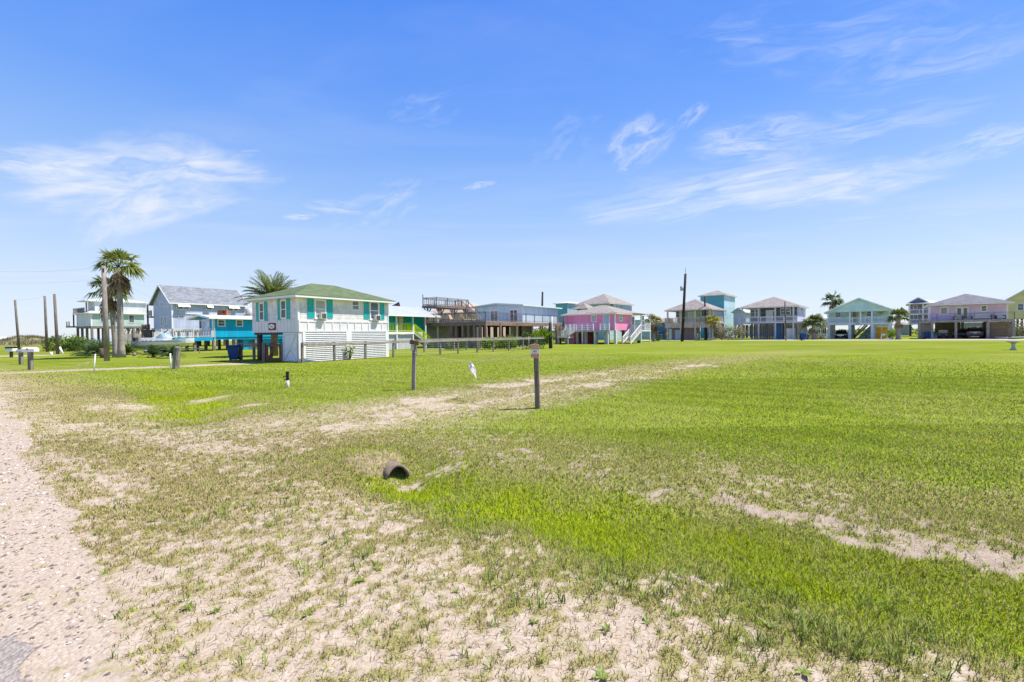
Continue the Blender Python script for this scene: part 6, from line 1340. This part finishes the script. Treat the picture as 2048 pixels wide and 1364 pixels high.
x_, y_ = HV.wpos(.4, HV.sy(1856)); o = bin_(1856, 676, 1.15, 'blue wheelie bin against the lavender house store wall', Y=y_, rz=.9)
# ------------------------------------------------------------------ bird bath
x, y = gp(2027, 700); o = thing('bird_bath', 'pale stone bird bath on the lawn at the right edge', 'bird bath', (x, y, 0)); st = mat('bath_stone', (0.52, 0.49, 0.45), .9, .15, 6, fine=.1)
def lathe(prof, n=24):
    mb = MB(); v = []
    for (r_, z_) in prof:
        for j in range(n): v.append((r_ * math.cos(2*math.pi*j/n), r_ * math.sin(2*math.pi*j/n), z_))
    mb.add(v, [(i*n+j, i*n+(j+1)%n, (i+1)*n+(j+1)%n, (i+1)*n+j) for i in range(len(prof)-1) for j in range(n)] + [tuple(range(n))]); return mb
lathe([(.19, -.03), (.19, .07), (.14, .12), (.11, .2), (.10, .38), (.13, .48), (.16, .52)]).build('pedestal', st, o, smooth=True); lathe([(.10, .521), (.2, .56), (.36, .62), (.43, .66), (.43, .69), (.39, .685), (.25, .64), (.02, .62)]).build('bowl', st, o, smooth=True)
# ------------------------------------------------------------------ boat on a trailer
Y = 46.0; x = ax(332, Y); o = thing('motor_boat', 'white motor boat with low windscreen parked behind the sago palms', 'boat', (x, Y, .85), R(6)); secs = []
for i in range(11):
    t_ = i / 10; xx = -2.7 + 5.4 * t_; bw = .95 * (1 - max(0, (t_ - .55) / .45) ** 2.2) ** .7 if t_ < 1 else .02; kz = -.35 + .55 * max(0, (t_ - .6) / .4) ** 2; sh = .42 + .28 * t_ ** 2
    secs.append([(xx, -bw, sh), (xx, -bw * .92, .05 + kz * .2 + .2 * t_), (xx, 0, kz), (xx, bw * .92, .05 + kz * .2 + .2 * t_), (xx, bw, sh)])
mb = MB(); v = [p for s_ in secs for p in s_]; mb.add(v, [(i*5+j, i*5+j+1, i*5+6+j, i*5+5+j) for i in range(10) for j in range(4)] + [(i*5+4, i*5, i*5+5, i*5+9) for i in range(10)] + [(0, 1, 2, 3, 4)]); mb.build('hull', mat('gelcoat_white', (0.80, 0.80, 0.78), .25, .04, spec=.5), o)
mb = MB(); mb.box(-1.9, -.7, .5, .2, .7, .75); mb.build('cockpit', mat('gelcoat_white', ()), o, bevel=.05); mb = MB(); mb.add([(.3, -.7, .74), (.3, .7, .74), (-.2, .55, 1.18), (-.2, -.55, 1.18), (-.5, -.72, .75), (-.5, .72, .75)], [(0, 1, 2, 3), (0, 3, 4), (1, 5, 2)]); mb.build('windscreen', glass('sky_glass', ()), o); MB().box(-2.95, -.22, -.2, -2.7, .22, .8).build('outboard_motor', mat('black_iron', ()), o, bevel=.03); MB().box(-2.6, -.96, .36, 2.0, -.955, .40).build('stripe', mat('blue_panel', ()), o)
o = thing('boat_trailer', 'grey trailer with dark wheels carrying the white boat', 'trailer', (x, Y, 0), R(6))
for q in (-.8, .8): MB().bar((-2.4, q, .42), (2.2, q * .4, .45), .08, .1).build('beam', mat('trailer_grey', (0.3, 0.31, 0.32), .5, metal=.5), o); MB().tube([(-.8, q * 1.15 - .1, .33), (-.8, q * 1.15 + .1, .33)], .33, 16).build('wheel', mat('tyre', ()), o)
MB().bar((2.1, 0, .45), (3.6, 0, .45), .08, .1).build('tongue', mat('trailer_grey', ()), o); MB().tube([(3.1, .1, 0), (3.1, .1, .7)], .05, 8).build('jack', mat('trailer_grey', ()), o)
# rusty box and beige tank behind the turquoise roof
o = thing('rusty_tank_stand', 'rusty orange box with a dark round hole behind the turquoise roof', 'box', (rb.x, 60, 0)); bz = rb.z; MB().box(-.55, -.3, bz - .5, .65, .3, bz + .35).build('box', mat('rust_orange', (0.42, 0.15, 0.06), .8, .35, 4), o); MB().tube([(.3, -.32, bz + .12), (.3, -.302, bz + .12)], .13, 14).build('hole', mat('black_iron', ()), o)
for q in (-.45, .55): MB().box(q - .07, -.07, 0, q + .07, .07, bz - .5).build('leg', DARKW(), o)
x = ax(499, 62); z0, z1 = pz(499, 629, 62), pz(499, 617, 62); o = thing('water_tank', 'beige round tank showing between the turquoise and white houses', 'tank', (x, 62, 0)); lathe([(.05, z0), (.42, z0), (.45, z0 + .05), (.45, z1 - .1), (.36, z1), (.02, z1 + .02)], 20).build('tank', mat('tank_beige', (0.55, 0.50, 0.45), .6), o, smooth=True); MB().box(-.45, -.45, z0 - .2, .45, .45, z0 - .005).build('platform', GREYW(), o)
for a in (-.4, .4): MB().box(a - .08, -.08, 0, a + .08, .08, z0 - .2).build('leg', DARKW(), o)
# ------------------------------------------------------------------ vehicles
tyre = mat('tyre', ()); rim = mat('rim_metal', (0.4, 0.4, 0.42), .35, metal=.8); cg = glass('car_glass', (.015, .018, .02))
def car(loc, rz, name, label, cat, body, prof, cab, wd, wheels, L, rear=False, wr_=.36):
    o = thing(name, label, cat, loc, rz); w_ = wd / 2
    def loft(pr, half, taper=0.0):
        mb = MB(); n_ = len(pr); v = [(x, -half(z), z) for x, z in pr] + [(x, half(z), z) for x, z in pr]
        mb.add(v, [tuple(range(n_)), tuple(range(2*n_-1, n_-1, -1))] + [(i, (i+1) % n_, n_+(i+1) % n_, n_+i) for i in range(n_)]); return mb
    b = loft(prof, lambda z: w_).build('body', body, o, bevel=.06)
    zb = min(z for x, z in cab); zt = max(z for x, z in cab); loft(cab, lambda z: w_ * (.96 - .14 * (z - zb) / (zt - zb))).build('cabin', cg, o, bevel=.03)
    xr = [x for x, z in cab if z > zt - .02]; MB().box(min(xr) - .02, -w_ * .80, zt + .002, max(xr) + .02, w_ * .80, zt + .05).build('roof', body, o, bevel=.02)
    for x in wheels:
        for s_ in (-1, 1):
            t_ = MB().tube([(x, s_ * (w_ - .2), wr_), (x, s_ * (w_ + .015), wr_)], wr_, 18).build('wheel', tyre, o); MB().tube([(x, s_ * (w_ + .0155), wr_), (x, s_ * (w_ + .025), wr_)], wr_ * .6, 14).build('rim', rim, t_)
    return o, b
# SUV seen from behind in the lavender carport (its tail at local -x)
xl, yl = HV.wpos(1.6, HV.sy(1950, 1.6)); HA = HV.a
o, b = car((xl, yl, .04), HA, 'suv', 'dark charcoal SUV with red tail lights parked in the lavender carport', 'car', mat('suv_paint', (0.035, 0.04, 0.045), .25, .05, spec=.6), [(0.05, .45), (0, .6), (.02, 1.08), (.2, 1.12), (3.3, 1.1), (4.5, 1.0), (4.75, .8), (4.8, .4), (4.6, .28), (.2, .3)], [(.12, 1.1), (.42, 1.66), (.55, 1.72), (2.5, 1.7), (3.3, 1.12)], 1.95, (.95, 3.85), 4.8)
tl = mat('tail_red', (0.55, 0.03, 0.03), .3)
for s_ in (-1, 1): MB().box(-.03, s_ * .97, .86, .06, s_ * .66, 1.06).build('tail_light', tl, o)
MB().box(-.035, -.62, 1.0, .0, .62, 1.05).build('trim_strip', mat('chrome', (0.6, 0.6, 0.62), .2, metal=1.0), o); pl = MB().box(-.04, -.2, .82, -.004, .2, .96).build('number_plate', TRIM(), o); MB().box(-.03, -.9, .34, .02, .9, .52).build('bumper', mat('bumper_dark', (.06, .06, .065), .5), o); MB().box(.24, -.62, 1.62, .36, .62, 1.68).build('brake_light', tl, o); MB().box(-.02, -.5, .30, .0, .5, .34).build('skid_plate', mat('chrome', ()), o)
xl, yl = HV.wpos(2.2, HV.sy(1921, 2.2)); o, b = car((xl, yl, .04), HA, 'sedan', 'black sedan half hidden left of the SUV in the carport', 'car', mat('black_paint', (0.015, 0.015, 0.018), .25), [(0, .5), (.03, .95), (.9, 1.0), (3.3, .98), (4.5, .85), (4.6, .4), (4.3, .25), (.2, .28)], [(.25, .97), (1.0, 1.38), (2.2, 1.4), (3.2, .98)], 1.8, (.85, 3.6), 4.6, wr_=.32)
for s_ in (-1, 1): MB().box(-.02, s_ * .88, .7, .05, s_ * .6, .88).build('tail_light', tl, o)
# golf cart / utility vehicle in the left bay
xl, yl = HV.wpos(1.8, HV.sy(1886, 1.8)); o = thing('golf_cart', 'small open golf cart with pale seats in the left carport bay', 'golf cart', (xl, yl, .04), HA); pm_ = mat('cart_dark', (0.05, 0.055, 0.05), .5)
MB().prism([(0, -.6, .35), (2.4, -.6, .35), (2.5, -.6, .75), (1.9, -.6, .85), (1.7, -.6, .5), (.9, -.6, .5), (.8, -.6, .85), (0, -.6, .85)], (0, 1.2, 0)).build('body', pm_, o, bevel=.04)
MB().box(.1, -.55, .86, .75, .55, 1.0).build('seat', mat('cart_seat', (0.55, 0.45, 0.34)), o, bevel=.03); MB().box(0, -.55, 1.01, .12, .55, 1.4).build('backrest', mat('cart_seat', ()), o, bevel=.03); MB().box(-.1, -.65, 1.88, 2.0, .65, 1.95).build('canopy', mat('cart_canopy', (.08, .06, .05)), o, bevel=.02)
for xx in (.02, 1.9):
    for s_ in (-.58, .58): MB().box(xx - .02, s_ - .02, .8, xx + .02, s_ + .02, 1.88).build('post', pm_, o)
for xx in (.4, 2.0):
    for s_ in (-1, 1): MB().tube([(xx, s_ * .45, .25), (xx, s_ * .62, .25)], .25, 14).build('wheel', tyre, o)
for s_ in (-.4, .4): MB().tube([(-.03, s_, .62), (.0, s_, .62)], .07, 10).build('tail_light', TRIM(), o)
xl, yl = HV.wpos(2.0, HV.sy(1870, 2.0)); o = thing('jet_ski', 'teal and white jet ski beside the golf cart in the carport', 'jet ski', (xl, yl, .25), HA); mb = MB(); mb.add([(0, -.45, .3), (0, .45, .3), (0, .4, .75), (0, -.4, .75), (1.6, -.5, .4), (1.6, .5, .4), (1.6, .35, .95), (1.6, -.35, .95), (2.7, 0, .5), (2.6, 0, .75)], [(0,1,2,3),(0,4,5,1),(3,2,6,7),(0,3,7,4),(1,5,6,2),(4,8,5),(7,6,9),(4,7,9,8),(5,8,9,6)]); mb.build('hull', mat('jet_teal', (0.05, 0.25, 0.24), .3), o, bevel=.03); MB().box(.2, -.2, .76, 1.3, .2, .95).build('seat', mat('black_iron', ()), o, bevel=.04); MB().bar((1.5, -.4, 1.15), (1.5, .4, 1.15), .05).build('handlebar', mat('black_iron', ()), o); MB().box(.02, -.42, .5, .6, -.38, .72).build('panel', TRIM(), o); MB().box(.1, -.4, -.25, 2.2, .4, .29).build('trailer_bed', mat('trailer_grey', ()), o)
# car facing out of the mint house carport
xl, yl = HM.wpos(1.0, HM.sy(1681, 1.0)); o, b = car((xl, yl, .04), HM.a, 'sedan', 'dark blue-grey car facing out of the mint house carport', 'car', mat('navy_paint', (0.04, 0.06, 0.09), .25, .05, spec=.6), [(.02, .45), (.0, .7), (.15, .85), (1.2, 1.0), (4.3, 1.05), (4.5, .9), (4.5, .35), (4.2, .25), (.3, .25)], [(1.0, .98), (1.75, 1.5), (3.4, 1.52), (4.2, 1.05)], 1.85, (.9, 3.6), 4.5, wr_=.34)
for s_ in (-1, 1): MB().box(-.005, s_ * .88, .66, .12, s_ * .55, .8).build('headlight', mat('lamp_clear', (0.6, 0.62, 0.65), .2), o)
MB().box(-.02, -.5, .58, .01, .5, .72).build('grille', mat('chrome', ()), o); MB().box(-.03, -.2, .42, .0, .2, .52).build('number_plate', TRIM(), o)
# picnic table, painted bench, flag
xl, yl = HM.wpos(.9, HM.sy(1721, .9)); o = thing('patio_table', 'low dark patio table set under the mint house stairs', 'table', (xl, yl, .03), HM.a); MB().box(-.5, -.9, .62, .5, .9, .68).build('tabletop', mat('black_iron', ()), o)
for a in (-.4, .4):
    for c in (-.8, .8): MB().box(a - .04, c - .04, 0, a + .04, c + .04, .62).build('leg', mat('black_iron', ()), o)
for s_, l_ in ((-1.3, 'right'), (1.3, 'left')):
    q = thing('patio_chair', f'yellow-green patio chair at the {l_} end of the dark patio table', 'chair', HM.wpos(.9, HM.sy(1721, .9) + s_) + (.03,), HM.a + (1.57 if s_ < 0 else -1.57), 'patio chairs'); m_ = mat('lime_chair', (.4, .5, .08), .5)
    MB().box(-.22, -.22, .40, .22, .22, .45).build('seat', m_, q); MB().box(.18, -.22, .46, .23, .22, .85).build('backrest', m_, q)
    for a in (-.19, .19):
        for c in (-.19, .19): MB().box(a - .02, c - .02, 0, a + .02, c + .02, .4).build('leg', m_, q)
xl, yl = HM.wpos(-2.2, HM.sy(1775, -2.2)); o = thing('garden_bench', 'pink and white painted bench before the yellow doors', 'bench', (xl, yl, .03), HM.a); pkm = mat('coral_paint', (0.62, 0.22, 0.18), .6); 
MB().box(-.25, -.85, .42, .25, .85, .48).build('seat', TRIM(), o)
for c in (-.8, 0, .8): MB().box(-.22, c - .05, 0, -.14, c + .05, .42).build('leg', TRIM(), o); MB().box(.17, c - .05, 0, .25, c + .05, .9).build('leg', TRIM(), o)
MB().box(.2, -.85, .56, .24, -.03, .86).build('backrest', pkm, o); MB().box(.2, .03, .56, .24, .85, .86).build('backrest', TRIM(), o)
xl, yl = HM.wpos(-.1, -.2); zf_ = pz(1795, 624, yl); o = thing('flag', 'striped national flag on a slanted staff at the mint porch', 'flag', (xl, yl, zf_), HM.a); MB().tube([(0, 0, -1.0), (-.2, -1.0, .9)], .025, 8).build('staff', TRIM(), o)
fm_, t, b = principled('flag_cloth'); oc = t.new('ShaderNodeTexCoord').outputs['UV']; sp = t.new('ShaderNodeSeparateXYZ'); t.l.new(oc, sp.inputs[0])
stp = t.math('GREATER_THAN', t.math('FRACT', t.math('MULTIPLY', sp.outputs[1], 6.5)), .5); c = t.mix(stp, (0.55, 0.02, 0.04), (0.75, 0.73, 0.72)); can = t.math('MULTIPLY', t.math('LESS_THAN', sp.outputs[0], .4), t.math('GREATER_THAN', sp.outputs[1], .46)); t.put(b.inputs['Base Color'], t.mix(can, c, (0.02, 0.03, 0.15))); b.inputs['Roughness'].default_value = .9
mb = MB(); n1, n2 = 14, 8; v = []
for j in range(n2 + 1):
    for i in range(n1 + 1): u_, w_ = i / n1, j / n2; v.append((.06 * math.sin(u_ * 7 + w_) - .18, -.95 + .18 * (1 - w_) - u_ * .9, .8 - (1 - w_) * .85 - u_ * .75 + .1 * u_ * math.sin(5 * w_)))
mb.add(v, [(j*(n1+1)+i, j*(n1+1)+i+1, (j+1)*(n1+1)+i+1, (j+1)*(n1+1)+i) for j in range(n2) for i in range(n1)]); c_ = mb.build('cloth', fm_, o, smooth=True); uv = c_.data.uv_layers.new(name='uv')
for lp in c_.data.loops: i_ = lp.vertex_index; uv.data[lp.index].uv = ((i_ % (n1 + 1)) / n1, (i_ // (n1 + 1)) / n2)
# white picket fence between slate and mint houses, kayak by the garage, dark fence at right
def picket(a, b, h, m, label, gap=.2, name='picket_fence'):
    a = Vector((*a, 0)); b = Vector((*b, 0)); o = thing(name, label, 'fence', (a.x, a.y, 0)); d = b - a; n_ = int(d.length / gap); mb = MB(); dn = d.normalized()
    for i in range(n_): q = dn * gap * i; mb.bar(q + Vector((0, 0, .02)), q + Vector((0, 0, h)), .1, .03, up=(dn.y, -dn.x, 0))
    mb.build('pickets', m, o); sd_ = Vector((dn.y, -dn.x, 0)) * -.05
    for zz in (.25, h - .25): MB().bar(sd_ + Vector((0, 0, zz)), d + sd_ + Vector((0, 0, zz)), .04, .09).build('rail', m, o)
picket((ax(1610, 84), 84), (ax(1658, 82), 82), 1.1, wr2, 'white picket fence between the slate and mint houses'); picket((ax(2018, 80), 80), (ax(2080, 76), 76), 1.3, OLDW(), 'brown picket fence below the yellow house at the right edge')
xl, yl = HV.wpos(-1.2, HV.sy(2020, -1.2)); o = thing('kayak', 'grey kayak lying on the ground before the brown garage door', 'kayak', (xl, yl, .18), HV.a + 1.4); v = []
for i in range(9):
    t_ = i / 8 * 2 - 1; r_ = .32 * math.sqrt(max(.003, 1 - t_ * t_)); v += [(t_ * 1.5, r_ * math.cos(k_ * .7854), .16 * math.sin(k_ * .7854) * (.6 + .4 * r_ / .32) + .1 * t_ * t_) for k_ in range(8)]
MB().add(v, [(i*8+k_, i*8+(k_+1)%8, i*8+8+(k_+1)%8, i*8+8+k_) for i in range(8) for k_ in range(8)]).build('hull', mat('kayak_grey', (0.35, 0.36, 0.36), .4), o, smooth=True); lathe([(.02, .1), (.2, .12), (.22, .19), (.18, .2), (.16, .13), (.02, .12)], 16).build('cockpit_rim', mat('black_iron', ()), o)
# stand-alone mailbox and pinkish stake in front of the sage-green house
for px, py, hh_, lab in ((1334.5, 681.5, 1.4, 'pale mailbox post with an orange tag at the street before the sage-green house'), ):
    x, y = gp(px, py); o = thing('mailbox', lab, 'mailbox', (x, y, 0)); MB().box(-.07, -.07, -.1, .07, .07, hh_ * .7).build('post', mat('paper_faded', ()), o); MB().box(-.22, -.14, hh_ * .7 + .002, .22, .14, hh_).build('box', mat('salmon_box', (.55, .33, .22)), o, bevel=.04)
x, y = gp(1395, 681); o = thing('garden_statue', 'grey-green garden statue at the street edge before the sage-green porch', 'statue', (x, y, 0)); lathe([(.3, 0), (.32, .2), (.2, .25), (.16, .5), (.2, .75), (.12, .9), (.14, 1.05), (.08, 1.2), (.01, 1.22)], 14).build('figure', mat('statue_stone', (.3, .32, .28), .9, .3, 5), o, smooth=True)
shrub(1096, 78, 7, 2.6, 2, 91, 'pale grey-green bushes between the deck and the pink house', lf3, 1500, .3)
shrub(1118, 84, 5, 2.4, 2, 92, 'green bush behind the pink house landing', lf1, 900, .3)
